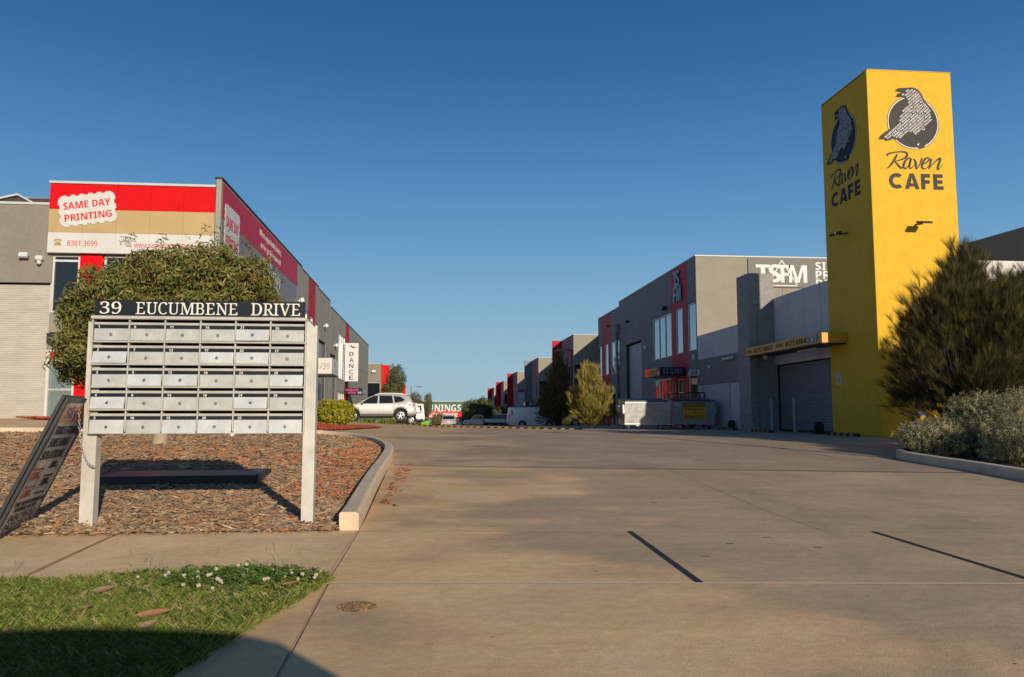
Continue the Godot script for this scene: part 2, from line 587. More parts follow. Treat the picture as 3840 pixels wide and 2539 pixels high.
# tyre marks: centre x, z, radius, half width, strength (negative is a scuffed pale one)
const ARCS := [[-9.0, -11.0, 13.2, 0.16, 0.8], [-9.0, -11.0, 14.7, 0.16, 0.7], [-4.0, -3.0, 9.0, 0.14, 0.5], [-4.0, -3.0, 10.4, 0.14, 0.5], [22.0, -14.0, 17.0, 0.17, 0.7], [22.0, -14.0, 18.5, 0.17, 0.6], [30.0, 4.0, 27.0, 0.13, -0.7], [14.0, -30.0, 24.5, 0.15, 0.6], [14.0, -30.0, 26.0, 0.15, 0.6], [-20.0, -8.0, 24.2, 0.2, 0.5], [-20.0, -8.0, 22.7, 0.2, 0.5], [2.0, -40.0, 20.0, 0.2, 0.8], [2.0, -40.0, 21.5, 0.2, 0.8], [-3.0, -44.0, 22.0, 0.25, 0.9], [-3.0, -44.0, 23.6, 0.25, 0.8]]

func stain_vignette(x: float, z: float) -> Color:  # tan dirt and grime; darker, greyer right also carries lens vignetting as colour
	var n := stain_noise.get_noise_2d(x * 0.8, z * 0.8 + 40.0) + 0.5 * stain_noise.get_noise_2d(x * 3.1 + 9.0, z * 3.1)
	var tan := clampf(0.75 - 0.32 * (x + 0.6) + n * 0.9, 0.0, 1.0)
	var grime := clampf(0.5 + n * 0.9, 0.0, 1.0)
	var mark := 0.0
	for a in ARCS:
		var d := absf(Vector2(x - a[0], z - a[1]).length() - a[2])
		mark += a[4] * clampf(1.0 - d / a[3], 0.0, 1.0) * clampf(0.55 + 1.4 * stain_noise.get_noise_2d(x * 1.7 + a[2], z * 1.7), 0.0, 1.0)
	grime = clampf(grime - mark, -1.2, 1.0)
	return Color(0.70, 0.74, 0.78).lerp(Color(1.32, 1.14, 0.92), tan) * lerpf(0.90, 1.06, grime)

# sheet between four corners given as (x, z): near left, near right, far right, far left
func sheet(b: B, p: Array, nx: int, nz: int, up: float, tint := true, skirt := 0.05) -> void:
	var g := []
	for j in nz + 1:
		var row := []
		for i in nx + 1:
			var a: Vector2 = (p[0] as Vector2).lerp(p[1], i / float(nx))
			var d: Vector2 = (p[3] as Vector2).lerp(p[2], i / float(nx))
			var q := a.lerp(d, j / float(nz))
			row.append(Vector3(q.x, ground_at(q.x, q.y) + up, q.y))
		g.append(row)
	b.use_col = true
	for j in nz:
		for i in nx:
			for t in [[g[j][i], g[j][i + 1], g[j + 1][i + 1]], [g[j][i], g[j + 1][i + 1], g[j + 1][i]]]:
				for k in [0, 2, 1]:
					var q: Vector3 = t[k]
					b.v.append(q); b.n.append(Vector3.UP)
					b.c.append(stain_vignette(q.x, q.z) if tint else Color.WHITE)
	b.col = Color(0.6, 0.55, 0.5)
	if skirt > 0.0:
		var dn := Vector3(0, -skirt, 0)
		for i in nx:
			b.quad(g[0][i] + dn, g[0][i + 1] + dn, g[0][i + 1], g[0][i])
			b.quad(g[nz][i + 1] + dn, g[nz][i] + dn, g[nz][i], g[nz][i + 1])
		for j in nz:
			b.quad(g[j + 1][0] + dn, g[j][0] + dn, g[j][0], g[j + 1][0])
			b.quad(g[j][nx] + dn, g[j + 1][nx] + dn, g[j + 1][nx], g[j][nx])

func seam_z(which: int, x: float) -> float:      # the two cross joints and the drain run slightly askew to the street
	if which == 0: return -5.30 + 0.10 * (x + 0.7)
	if which == 1: return -7.58 + 0.10 * (x + 0.7)
	return -14.42 + 0.205 * (x + 0.6)

# strip of constant width along points (x, z), on the ground
func ribbon(b: B, pts: Array, w: float, up: float) -> void:
	for i in pts.size() - 1:
		var a: Vector2 = pts[i]
		var d: Vector2 = pts[i + 1]
		var o := (d - a).normalized().orthogonal() * w / 2.0
		var n := maxi(1, int(a.distance_to(d) / 0.8))
		for k in n:
			var p := a.lerp(d, k / float(n))
			var q := a.lerp(d, (k + 1) / float(n))
			b.quad(on_ground(p.x + o.x, p.y + o.y, up), on_ground(p.x - o.x, p.y - o.y, up), on_ground(q.x - o.x, q.y - o.y, up), on_ground(q.x + o.x, q.y + o.y, up))
			if b.n[-1].y < 0.0:
				var at := b.v.size()
				for t in range(at - 6, at, 3):
					var s := b.v[t]
					b.v[t] = b.v[t + 1]; b.v[t + 1] = s
					for m in 3: b.n[t + m] = -b.n[t + m]

const KERB_LEFT := [Vector2(-0.70, -7.62), Vector2(-0.75, -9.5), Vector2(-0.79, -12.0), Vector2(-0.80, -14.6), Vector2(-0.85, -16.6), Vector2(-1.02, -18.2), Vector2(-1.38, -19.7), Vector2(-1.95, -20.9), Vector2(-2.7, -21.65), Vector2(-3.6, -21.85), Vector2(-5.0, -21.35), Vector2(-8.2, -20.0), Vector2(-15.0, -17.3)]
const KERB_RIGHT := [Vector2(8.35, -7.0), Vector2(8.62, -9.6), Vector2(8.86, -11.4), Vector2(9.02, -12.7), Vector2(9.08, -14.0), Vector2(9.25, -15.2), Vector2(9.75, -16.1), Vector2(10.6, -16.5), Vector2(13.0, -16.6)]

func resample(pts: Array, step: float) -> Array:
	var out := []
	for i in pts.size() - 1:
		var a: Vector2 = pts[maxi(i - 1, 0)]
		var d: Vector2 = pts[mini(i + 2, pts.size() - 1)]
		for k in 8:
			out.append((pts[i] as Vector2).cubic_interpolate(pts[i + 1], a, d, k / 8.0))
	out.append(pts[-1])
	var even := [out[0]]
	var left := step
	for i in out.size() - 1:
		var a: Vector2 = out[i]
		while a.distance_to(out[i + 1]) >= left:
			a = a.move_toward(out[i + 1], left)
			even.append(a)
			left = step
		left -= a.distance_to(out[i + 1])
	return even

# kerb stones along a line; inward is the garden side
func kerb(called: String, label: String, line: Array, side: float, high: float, wide: float, m: Material) -> void:
	var root := thing(called, label, "kerb")
	root.set_meta("kind", "structure")
	var p := resample(line, 0.25)
	var i := 0
	while i < p.size() - 1:
		var last := mini(i + 5, p.size() - 1)
		var b := B.new()
		var prev := []
		for k in range(i, last + 1):
			var d: Vector2 = (p[mini(k + 1, p.size() - 1)] - p[maxi(k - 1, 0)]).normalized()
			var o := Vector2(-d.y, d.x) * side
			var q: Vector2 = p[k]
			if k == last: q -= d * 0.005
			var ring := []
			for s in [Vector2(0.0, -0.12), Vector2(0.0, high - 0.03), Vector2(0.012, high - 0.01), Vector2(0.035, high), Vector2(wide - 0.015, high), Vector2(wide, high - 0.015), Vector2(wide, -0.12)]:
				var xz: Vector2 = q + o * s.x
				ring.append(Vector3(xz.x, ground_at(xz.x, xz.y) + s.y, xz.y))
			if prev.size():
				for j in ring.size() - 1:
					if side > 0.0: b.quad(prev[j], prev[j + 1], ring[j + 1], ring[j])
					else: b.quad(ring[j], ring[j + 1], prev[j + 1], prev[j])
			if k == i or k == last:
				var first := (k == i) == (side > 0.0)
				for j in range(1, ring.size() - 1):
					if first: b.tri(ring[0], ring[j + 1], ring[j])
					else: b.tri(ring[0], ring[j], ring[j + 1])
			prev = ring
		put("kerb_stone", b, m, root)
		i = last

func garden_left() -> PackedVector2Array:
	var poly := PackedVector2Array([Vector2(-15, -7.57)])
	poly.append(Vector2(-0.90, -7.57))
	for q in resample(KERB_LEFT, 0.5):
		if q.y < -7.8: poly.append(q + Vector2(-0.17, 0.05))
	return poly

func garden_right() -> PackedVector2Array:
	var poly := PackedVector2Array()
	for q in resample(KERB_RIGHT, 0.5): poly.append(q + Vector2(0.15, 0.05))
	poly.append(Vector2(20, -16.6)); poly.append(Vector2(20, -7))
	return poly

func soil(called: String, poly: PackedVector2Array, step: float, up: float, m: Material, bumpy := 0.02) -> void:
	var b := B.new()
	var lo := poly[0]
	var hi := poly[0]
	for q in poly:
		lo = lo.min(q); hi = hi.max(q)
	var nx := int((hi.x - lo.x) / step) + 1
	var nz := int((hi.y - lo.y) / step) + 1
	for j in nz:
		for i in nx:
			var cell := PackedVector2Array([lo + Vector2(i, j) * step, lo + Vector2(i + 1, j) * step, lo + Vector2(i + 1, j + 1) * step, lo + Vector2(i, j + 1) * step])
			for piece in Geometry2D.intersect_polygons(cell, poly):
				var ix := Geometry2D.triangulate_polygon(piece)
				for t in range(0, ix.size(), 3):
					var q := []
					for k in 3:
						var e: Vector2 = piece[ix[t + k]]
						q.append(on_ground(e.x, e.y, up * (clampf((-7.56 - e.y) / 0.4, 0.0, 1.0) if called == "garden_bed" else 1.0) + bumpy * clampf((-7.56 - e.y) / 0.3, 0.0, 1.0) * stain_noise.get_noise_2d(e.x * 5.0, e.y * 5.0)))
					if (q[1] - q[0]).cross(q[2] - q[0]).y > 0.0: b.tri(q[0], q[1], q[2])
					else: b.tri(q[0], q[2], q[1])
	put(called, b, m, self, "structure")

func build_ground() -> void:
	stain_noise = FastNoiseLite.new()
	stain_noise.seed = 4
	stain_noise.frequency = 0.35
	stain_noise.fractal_octaves = 3

	var g := B.new()
	var xs := [-900, -300, -120, -60, -30, -20, -12, -6, 0, 8, 16, 24, 40, 80, 160, 400, 900]
	var zs := [60, 20, 0, -8.5, -15, -23, -34, -46, -60, -76, -100, -145, -190, -230, -400, -700, -1800]
	for j in zs.size() - 1:
		for i in xs.size() - 1:
			var q := []
			for k in [[0, 0], [1, 0], [1, 1], [0, 1]]:
				q.append(on_ground(xs[i + k[0]], zs[j + k[1]], -0.07))
			g.quad(q[0], q[1], q[2], q[3])
	put("ground", g, M.dirt, self, "structure")

	# driveway slabs
	var dw := thing("driveway", "broad concrete driveway crossing in jointed slabs", "driveway")
	dw.set_meta("kind", "structure")
	var gap := 0.012
	var j0 := [-0.66, 14.0]
	for r in [[-0.655, 14.0, 1]]:
		var b := B.new()
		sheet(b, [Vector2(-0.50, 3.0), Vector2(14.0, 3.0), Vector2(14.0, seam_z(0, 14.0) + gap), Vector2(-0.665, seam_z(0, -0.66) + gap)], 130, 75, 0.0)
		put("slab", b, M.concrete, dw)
	var cuts := [[-0.69, -0.70], [1.70, 1.79], [3.87, 4.01], [6.2, 6.4], [8.6, 8.9], [14.0, 14.0]]
	for i in cuts.size() - 1:
		var b := B.new()
		var a: Array = cuts[i]
		var d: Array = cuts[i + 1]
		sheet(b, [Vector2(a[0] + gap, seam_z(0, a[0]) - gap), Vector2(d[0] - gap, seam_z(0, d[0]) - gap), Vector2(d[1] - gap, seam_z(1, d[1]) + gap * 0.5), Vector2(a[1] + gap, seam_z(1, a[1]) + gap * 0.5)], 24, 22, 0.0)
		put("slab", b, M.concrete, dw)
	for r in [[-0.70, 3.58, 3.98, -0.80], [3.58, 9.3, 8.95, 3.98]]:
		var b := B.new()
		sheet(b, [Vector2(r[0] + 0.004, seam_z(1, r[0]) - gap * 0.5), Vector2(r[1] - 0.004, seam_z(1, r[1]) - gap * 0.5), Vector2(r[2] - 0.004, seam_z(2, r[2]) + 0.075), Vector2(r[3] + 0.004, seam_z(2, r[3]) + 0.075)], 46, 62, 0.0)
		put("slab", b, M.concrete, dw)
	var sand := B.new()
	ribbon(sand, [Vector2(-0.66, seam_z(0, -0.66)), Vector2(14, seam_z(0, 14.0))], 0.042, 0.003)
	ribbon(sand, [Vector2(-0.70, seam_z(1, -0.70)), Vector2(9, seam_z(1, 9.0))], 0.028, 0.003)
	put("sand_joint", sand, M.sand, dw)
	var rub := B.new()
	for c in [[1.70, 1.79], [3.87, 4.01], [6.2, 6.4]]:
		ribbon(rub, [Vector2(c[0], seam_z(0, c[0]) - 0.02), Vector2(c[1], seam_z(1, c[1]) + 0.02)], 0.05, 0.003)
	ribbon(rub, [Vector2(3.58, seam_z(1, 3.58)), Vector2(3.98, seam_z(2, 3.98))], 0.025, -0.01)
	put("rubber_joint", rub, M.sealant, dw)
	var old := B.new()
	ribbon(old, [Vector2(-0.56, -0.5), Vector2(-0.63, -3.5), Vector2(-0.68, -5.3), Vector2(-0.70, -7.58)], 0.05, -0.014)
	put("sand_joint", old, M.sand, dw)

	var spots := []
	var dot := B.new()
	dot.lathe([Vector2(1.0, 0.0), Vector2(0.8, 0.002), Vector2(0.0, 0.0025)], Vector3.ZERO, 9)
	for i in 70:
		var x := rng.randf_range(-0.4, 8.5)
		var z := rng.randf_range(-13.5, -3.0)
		spots.append(Transform3D(Basis(Vector3.UP, rng.randf() * TAU).scaled(Vector3(1, 1, rng.randf_range(0.5, 1.2)) * rng.randf_range(0.004, 0.014) + Vector3(0, 0.6, 0)), on_ground(x, z, 0.0008)))
	for q in [[2.45, -6.55], [2.9, -6.85], [2.05, -6.0], [3.1, -6.3], [2.6, -9.4]]:
		spots.append(Transform3D(Basis().scaled(Vector3(0.04, 0.8, 0.02)), on_ground(q[0], q[1], 0.0008)))
	scatter("gum_spots", dot.mesh(), M.spot, spots, PackedColorArray(), dw)

	# footpath left of the driveway
	var fp := thing("footpath", "pale concrete footpath between the lawn and the bark bed", "footpath")
	fp.set_meta("kind", "structure")
	for r in [[-0.70, -2.82, -2.66, -0.70], [-2.85, -8.0, -8.0, -2.69], [-8.03, -15.0, -15.0, -8.03]]:
		var b := B.new()
		sheet(b, [Vector2(r[2], -5.36), Vector2(r[3] - gap, -5.36), Vector2(r[0] - gap, -7.60), Vector2(r[1], -7.60)], 16, 12, 0.004)
		put("paving_slab", b, M.pavement, fp)
	var w := B.new()
	sheet(w, [Vector2(-2.3, 2.5), Vector2(-0.535, 2.5), Vector2(-0.685, -5.345), Vector2(-0.70, -5.345)], 8, 20, 0.0)
	put("paving_slab", w, M.concrete, fp)

	var lawn := PackedVector2Array([Vector2(-15, -5.38), Vector2(-0.70, -5.38), Vector2(-0.78, -4.9), Vector2(-0.95, -4.1), Vector2(-1.10, -3.4), Vector2(-1.45, -1.9), Vector2(-2.2, 1.5), Vector2(-15, 1.5)])
	soil("lawn_soil", lawn, 0.5, 0.012, M.lawn_soil, 0.015)
	soil("garden_bed", garden_left(), 0.5, 0.035, M.soil)
	soil("planting_bed", garden_right(), 0.6, 0.05, M.soil)

	# the lane
	var road := B.new()
	road.use_col = true
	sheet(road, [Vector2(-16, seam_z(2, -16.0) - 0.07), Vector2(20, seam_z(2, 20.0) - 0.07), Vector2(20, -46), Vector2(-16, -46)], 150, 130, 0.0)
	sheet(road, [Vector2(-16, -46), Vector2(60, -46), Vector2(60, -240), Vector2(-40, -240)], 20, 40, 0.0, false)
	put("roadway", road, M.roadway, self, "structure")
	var line := B.new()
	ribbon(line, [Vector2(8.25, -15.6), Vector2(8.2, -34.0)], 0.09, 0.006)
	ribbon(line, [Vector2(-3.6, -46.2), Vector2(-0.6, -40.8)], 0.09, 0.006)
	put("road_marking", line, worn(paint(0.50, 0.47, 0.42, 0.8), tex.metalwear, 0.4), self, "structure")

	# the drain across the driveway
	var drain := thing("drain_grate", "long steel grate across the driveway before the lane", "drain")
	var slot := B.new()
	ribbon(slot, [Vector2(-0.72, seam_z(2, -0.72)), Vector2(8.9, seam_z(2, 8.9))], 0.145, -0.02)
	put("channel", slot, M.core, drain)
	var fr := B.new()
	for s in [-0.066, 0.066]:
		ribbon(fr, [Vector2(-0.72, seam_z(2, -0.72) + s), Vector2(8.9, seam_z(2, 8.9) + s)], 0.022, 0.003)
	put("edge_rail", fr, M.grate, drain)
	var bars := B.new()
	for i in 190:
		var x := -0.70 + i * 0.0505
		var q := on_ground(x, seam_z(2, x), -0.006)
		bars.box(q, Vector3(0.02, 0.016, 0.112))
	put("grate_bars", bars, M.grate, drain, "stuff")

	kerb("kerb", "pale concrete kerb that curves round the bark bed", KERB_LEFT, -1.0, 0.17, 0.18, M.kerb)
	kerb("kerb", "grey concrete kerb in front of the saltbush", KERB_RIGHT, 1.0, 0.16, 0.16, M.kerb)

	# path in front of the shop
	var path := thing("forecourt", "pale concrete forecourt before the roller door and shop window", "forecourt")
	path.set_meta("kind", "structure")
	for k in 3:
		var b := B.new()
		var x := -7.0 - k * 3.0
		sheet(b, [Vector2(x - 2.98, -20.6), Vector2(x, -22.0 if k == 0 else -20.6), Vector2(x, -27.1), Vector2(x - 2.98, -27.1)], 8, 8, 0.02, false)
		put("paving_slab", b, M.pavement, path)

# ---------------------------------------------------------------- walls
# a frame for building fronts: u runs to the viewer's right along the wall, v up, w out of the wall
func wall_box(b: B, xf: Transform3D, u0: float, u1: float, v0: float, v1: float, w0: float, w1: float, bev := 0.0) -> void:
	b.box(xf * Vector3((u0 + u1) / 2, (v0 + v1) / 2, (w0 + w1) / 2), Vector3(absf(u1 - u0), absf(v1 - v0), absf(w1 - w0)), bev, xf.basis)

func panel(parent: Node, xf: Transform3D, u0: float, u1: float, v0: float, v1: float, m: Material, proud := 0.0, thick := 0.16, called := "wall_panel", joint := 0.008) -> void:
	var b := B.new()
	wall_box(b, xf, u0 + joint, u1 - joint, v0 + joint, v1 - joint, proud - thick, proud, 0.006)
	put(called, b, m, parent)

func window(parent: Node, xf: Transform3D, u0: float, u1: float, v0: float, v1: float, cols: int, glass: Material, frame: Material, depth := 0.06, rows := [], rail := 0.05) -> Node3D:
	var b := B.new()
	wall_box(b, xf, u0, u1, v1 - rail, v1, -depth - 0.05, -depth + 0.04)
	wall_box(b, xf, u0, u1, v0, v0 + rail, -depth - 0.05, -depth + 0.04)
	var n := cols
	for i in n + 1:
		var u := lerpf(u0 + rail / 2, u1 - rail / 2, i / float(n))
		wall_box(b, xf, u - rail / 2, u + rail / 2, v0 + rail + 0.001, v1 - rail - 0.001, -depth - 0.05, -depth + 0.038)
	for y in rows:
		wall_box(b, xf, u0 + rail, u1 - rail, y - rail / 2, y + rail / 2, -depth - 0.05, -depth + 0.036)
	var f := put("window", b, frame, parent)
	for i in n:
		var ua := lerpf(u0 + rail / 2, u1 - rail / 2, i / float(n))
		var ub := lerpf(u0 + rail / 2, u1 - rail / 2, (i + 1) / float(n))
		var p := B.new()
		wall_box(p, xf, ua, ub, v0 + 0.01, v1 - 0.01, -depth - 0.016, -depth - 0.006)
		put("pane", p, glass, f)
	return f

func roller_door(parent: Node, xf: Transform3D, u0: float, u1: float, v0: float, v1: float, m: Material, depth := 0.15, slat := 0.077, amp := 0.016) -> void:
	var b := B.new()
	var rows := int((v1 - v0) / slat)
	for i in rows:
		var v := v0 + i * slat
		var prof := [Vector2(v, 0.0), Vector2(v + slat * 0.12, amp * 0.25), Vector2(v + slat * 0.38, amp), Vector2(v + slat * 0.66, amp), Vector2(v + slat * 0.92, amp * 0.25), Vector2(v + slat, 0.0)]
		for k in prof.size() - 1:
			b.quad(xf * Vector3(u0, prof[k].x, prof[k].y - depth), xf * Vector3(u1, prof[k].x, prof[k].y - depth), xf * Vector3(u1, prof[k + 1].x, prof[k + 1].y - depth), xf * Vector3(u0, prof[k + 1].x, prof[k + 1].y - depth))
	var d := put("roller_door", b, m, parent, "stuff")
	var t := B.new()
	wall_box(t, xf, u0 - 0.06, u0, v0, v1, -depth - 0.05, -0.02)
	wall_box(t, xf, u1, u1 + 0.06, v0, v1, -depth - 0.05, -0.02)
	wall_box(t, xf, u0, u1, v0, v0 + 0.07, -depth - 0.02, -depth + 0.04)
	put("door_track", t, M.dark_trim if m != M.shutter else M.flashing, d)

func floodlight(parent: Node, xf: Transform3D, u: float, v: float, m: Material, big := 1.0, called := "security_light") -> void:
	var b := B.new()
	wall_box(b, xf, u - 0.04, u + 0.04, v - 0.05, v + 0.05, 0.0, 0.12)
	var tilt := xf.basis * Basis(Vector3(1, 0, 0), -0.35)
	b.box(xf * Vector3(u, v + 0.02, 0.2), Vector3(0.32, 0.2, 0.16) * big, 0.02, tilt)
	put(called, b, m, parent)

# the stamp-edged white panel with two lines of print
func stamp(parent: Node, xf: Transform3D, w: float, h: float, red: Material) -> void:
	var poly := PackedVector2Array()
	var r := 0.22
	var tooth := 0.13
	var notch := 0.045
	for side in 4:
		var a: Vector2 = [Vector2(0, 0), Vector2(w, 0), Vector2(w, h), Vector2(0, h)][side]
		var d: Vector2 = [Vector2(1, 0), Vector2(0, 1), Vector2(-1, 0), Vector2(0, -1)][side]
		var inn := Vector2(-d.y, d.x)
		for k in 5:
			var t := PI / 2.0 * k / 4.0
			poly.append(a + (d + inn) * r - inn * r * sin(t) - d * r * cos(t) if true else a)
		var len := (w if side % 2 == 0 else h) - 2.0 * r
		var n := int(len / (2.0 * tooth))
		var s := len / (2.0 * n)
		for i in n:
			var p := a + d * (r + (2 * i + 0.5) * s)
			poly.append(p)
			poly.append(p + inn * notch)
			poly.append(p + d * s + inn * notch)
			poly.append(p + d * s)
	var b := B.new()
	b.plate(poly, xf, 0.012)
	var o := put("stamp_panel", b, M.sign_white, parent)
	var t := B.new()
	var up := xf.translated_local(Vector3(0, 0, 0.013))
	letters(t, "SAME DAY", up.translated_local(Vector3(w * 0.09, h * 0.55, 0)), w * 0.82, h * 0.22, "Droid Sans", true)
	letters(t, "PRINTING", up.translated_local(Vector3(w * 0.09, h * 0.17, 0)), w * 0.82, h * 0.22, "Droid Sans", true)
	put("lettering", t, red, o)

# ---------------------------------------------------------------- the printing shop, left
func build_left_building() -> void:
	var o := thing("printing_shop", "long grey warehouse on the left with red and gold signboard", "building")
	var gy := 0.45
	var core := B.new()
	core.span(Vector3(-40, -0.5, -27.62), Vector3(-7.5, 8.3, -54.6))
	core.span(Vector3(-40, -0.5, -54.6), Vector3(-7.5, 7.9, -86))
	put("core", core, M.core, o)
	var roof := B.new()
	roof.span(Vector3(-40, 8.305, -27.7), Vector3(-7.4, 8.36, -54.6))
	put("roof", roof, M.roof_metal, o)

	# front that faces the street
	var F := facing(Vector3(0, 0, -27.2), TOWARDS)
	var sign_f := facing(Vector3(0, 0, -26.98), TOWARDS)
	panel(o, F, -22, -12.62, 5.36, 7.98, M.wall_grey, 0.0, 0.3, "wall_panel")
	panel(o, F, -40, -22.02, 0.5, 7.98, M.wall_grey, 0.0, 0.3, "wall_panel")
	roller_door(o, F, -17.4, -12.66, 0.84, 5.34, M.shutter, 0.12, 0.072, 0.014)
	panel(o, F, -22, -17.46, 0.5, 5.35, M.wall_grey, 0.0, 0.3)
	var cap := B.new()
	cap.span(Vector3(-40, 7.98, -27.5), Vector3(-12.7, 8.06, -27.17))
	cap.span(Vector3(-12.74, 8.66, -27.4), Vector3(-7.42, 8.74, -26.93))
	put("cap_flashing", cap, M.flashing, o)
	floodlight(o, F, -13.45, 6.22, M.alu, 0.85)
	var cc := B.new()
	cc.box(F * Vector3(-12.98, 6.16, 0.12), Vector3(0.24, 0.17, 0.24), 0.04)
	cc.ball(F * Vector3(-12.98, 6.02, 0.14), Vector3(0.08, 0.08, 0.08))
	put("camera_housing", cc, M.sign_white, o)
	var sk := B.new()
	sk.quad(Vector3(-15.0, 8.06, -28.6), Vector3(-14.1, 8.06, -27.6), Vector3(-14.05, 8.36, -28.3), Vector3(-14.9, 8.3, -29.2))
	sk.bar(Vector3(-15.3, 8.05, -27.9), Vector3(-14.05, 8.42, -28.0), 0.9, 0.06)
	sk.bar(Vector3(-14.05, 8.42, -28.0), Vector3(-13.3, 8.02, -28.0), 0.9, 0.05)
	put("roof_ventilator", sk, M.flashing, o)

	# signboard: red, gold and white sheets, four to a row
	var rows := [[7.80, 8.655, "red_bright"], [7.02, 7.80, "gold"], [6.34, 7.02, "sign_white"]]
	for r in rows:
		for k in 5:
			panel(o, sign_f, -12.72 + k * 1.066, -12.72 + (k + 1) * 1.066, r[0], r[1], M[r[2]], 0.0, 0.2, "sign_sheet", 0.0015)
	var bk := B.new()
	bk.span(Vector3(-12.7, 6.36, -27.5), Vector3(-7.42, 8.65, -27.1))
	put("sign_box", bk, M.dark_trim, o)
	var tilt := Basis(Vector3(0, 0, 1), 0.145)
	stamp(o, Transform3D(tilt, Vector3(-12.33, 7.16, -26.97)), 1.82, 1.06, M.red_ink)
	var t := B.new()
	letters(t, "8361 3699", sign_f.translated_local(Vector3(-12.1, 6.57, 0.003)), 0.95, 0.18)
	letters(t, "www.samedayprinting.com.au", sign_f.translated_local(Vector3(-9.98, 6.50, 0.003)), 2.50, 0.24)
	put("lettering", t, M.red_ink, o)
	var ph := B.new()
	var at := sign_f.translated_local(Vector3(-12.50, 6.58, 0.003))
	ph.plate(PackedVector2Array([Vector2(0.0, 0), Vector2(0.22, 0), Vector2(0.21, 0.07), Vector2(0.15, 0.13), Vector2(0.07, 0.13), Vector2(0.01, 0.07)]), at, 0.004)
	ph.plate(PackedVector2Array([Vector2(-0.02, 0.15), Vector2(0.05, 0.14), Vector2(0.06, 0.165), Vector2(0.16, 0.165), Vector2(0.17, 0.14), Vector2(0.24, 0.15), Vector2(0.22, 0.195), Vector2(0.15, 0.215), Vector2(0.07, 0.215), Vector2(0.0, 0.195)]), at, 0.004)
	for k in 3:
		var circ := []
		for i in 17:
			var a := TAU * i / 16.0
			circ.append(Vector3(2.33 + cos(a) * 0.10 * [1.0, 0.45, 0.0][k], 0.10 + sin(a) * 0.10, 0.012))
		ph.stroke(circ, at, 0.004, 2)
	for y in [0.05, 0.10, 0.15]:
		ph.stroke([Vector3(2.235, y, 0.01), Vector3(2.425, y, 0.01)], at, 0.005, 1)
	ph.plate(PackedVector2Array([Vector2(2.37, 0.10), Vector2(2.46, 0.02), Vector2(2.42, 0.02), Vector2(2.44, -0.03), Vector2(2.42, -0.04), Vector2(2.40, 0.01), Vector2(2.37, -0.01)]), at, 0.006)
	put("sign_symbol", ph, M.gold_ink, o)

	# bays under the signboard
	var U := facing(Vector3(0, 0, -27.18), TOWARDS)
	window(o, U, -12.64, -11.76, 4.40, 6.32, 1, M.dark_glass, M.sign_white, 0.10, [6.12], 0.07)
	panel(o, U, -11.75, -11.02, 0.84, 6.33, M.red_bright, 0.02, 0.3, "red_panel")
	window(o, U, -11.0, -9.86, 3.2, 6.32, 1, M.dark_glass, M.sign_white, 0.10, [4.7], 0.07)
	panel(o, U, -9.85, -9.1, 0.84, 6.33, M.red_bright, 0.02, 0.3, "red_panel")
	window(o, U, -9.09, -7.5, 3.2, 6.32, 1, M.dark_glass, M.sign_white, 0.10, [4.7], 0.07)
	panel(o, U, -12.64, -11.76, 3.72, 4.39, M.wall_beige, 0.0, 0.3)
	panel(o, U, -12.66, -11.76, 3.36, 3.71, M.dark_trim, 0.05, 0.3, "fascia")
	panel(o, U, -12.66, -11.76, 3.17, 3.35, M.wall_beige, 0.0, 0.3)
	panel(o, U, -11.0, -9.86, 3.0, 3.19, M.wall_beige, 0.0, 0.3)
	panel(o, U, -9.09, -7.5, 0.7, 3.19, M.wall_dark, 0.0, 0.3)
	var shop := B.new()
	shop.span(Vector3(-12.66, 0.84, -29.6), Vector3(-9.86, 0.9, -27.3))
	shop.span(Vector3(-12.66, 0.9, -29.7), Vector3(-9.86, 3.3, -29.6))
	shop.span(Vector3(-12.72, 0.84, -29.6), Vector3(-12.66, 3.3, -27.35))
	put("shop_interior", shop, M.wall_pale, o)
	window(o, U, -12.62, -11.76, 0.84, 3.16, 1, M.clear_glass, M.sign_white, 0.06, [], 0.06)
	window(o, U, -11.0, -9.86, 0.84, 2.99, 1, M.dark_glass, M.sign_white, 0.06, [], 0.06)
	var st := B.new()
	letters(st, "HIGH VIS & WORKWEAR", U.translated_local(Vector3(-12.55, 1.83, -0.055)), 0.78, 0.065, "Droid Sans", true)
	letters(st, "APPAREL THAT WORKS", U.translated_local(Vector3(-12.52, 2.80, -0.055)), 0.70, 0.055, "Droid Serif", true)
	put("window_lettering", st, M.white_ink, o)
	var rb := B.new()
	wall_box(rb, U, -12.56, -12.30, 2.92, 3.06, -0.06, -0.055)
	wall_box(rb, U, -12.24, -11.86, 2.92, 3.06, -0.06, -0.055)
	put("window_transfer", rb, M.red_ink, o)
	var bl := B.new()
	wall_box(bl, U, -12.56, -11.80, 2.77, 2.88, -0.062, -0.057)
	put("window_band", bl, M.dark_trim, o)

	# side that faces the lane
	var S := facing(Vector3(-7.2, 0, 0), LANE_L)
	var top := 8.92
	var low := 8.35
	panel(o, S, 26.82, 30.9, 0.2, 4.35, M.wall_grey_lifted)
	panel(o, S, 26.82, 30.9, 4.35, top, M.wall_grey_lifted, 0.0, 0.17)
	panel(o, S, 30.9, 36.9, 0.2, 4.35, M.wall_grey_lifted)
	panel(o, S, 30.9, 36.9, 4.35, top, M.wall_grey_lifted, 0.0, 0.17)
	panel(o, S, 36.9, 43.0, 0.2, 5.2, M.wall_grey_lifted)
	panel(o, S, 36.9, 43.0, 5.2, top, M.wall_grey_lifted)
	for r in [[27.0, 31.2, 0], [31.2, 36.2, 0], [36.2, 41.6, 0]]:
		panel(o, S, r[0], r[1], 7.62, 8.84, M.crimson, 0.012, 0.012, "banner_sheet", 0.001)
		panel(o, S, r[0], r[1], 6.42, 7.62, M.banner_grey, 0.012, 0.012, "banner_sheet", 0.001)
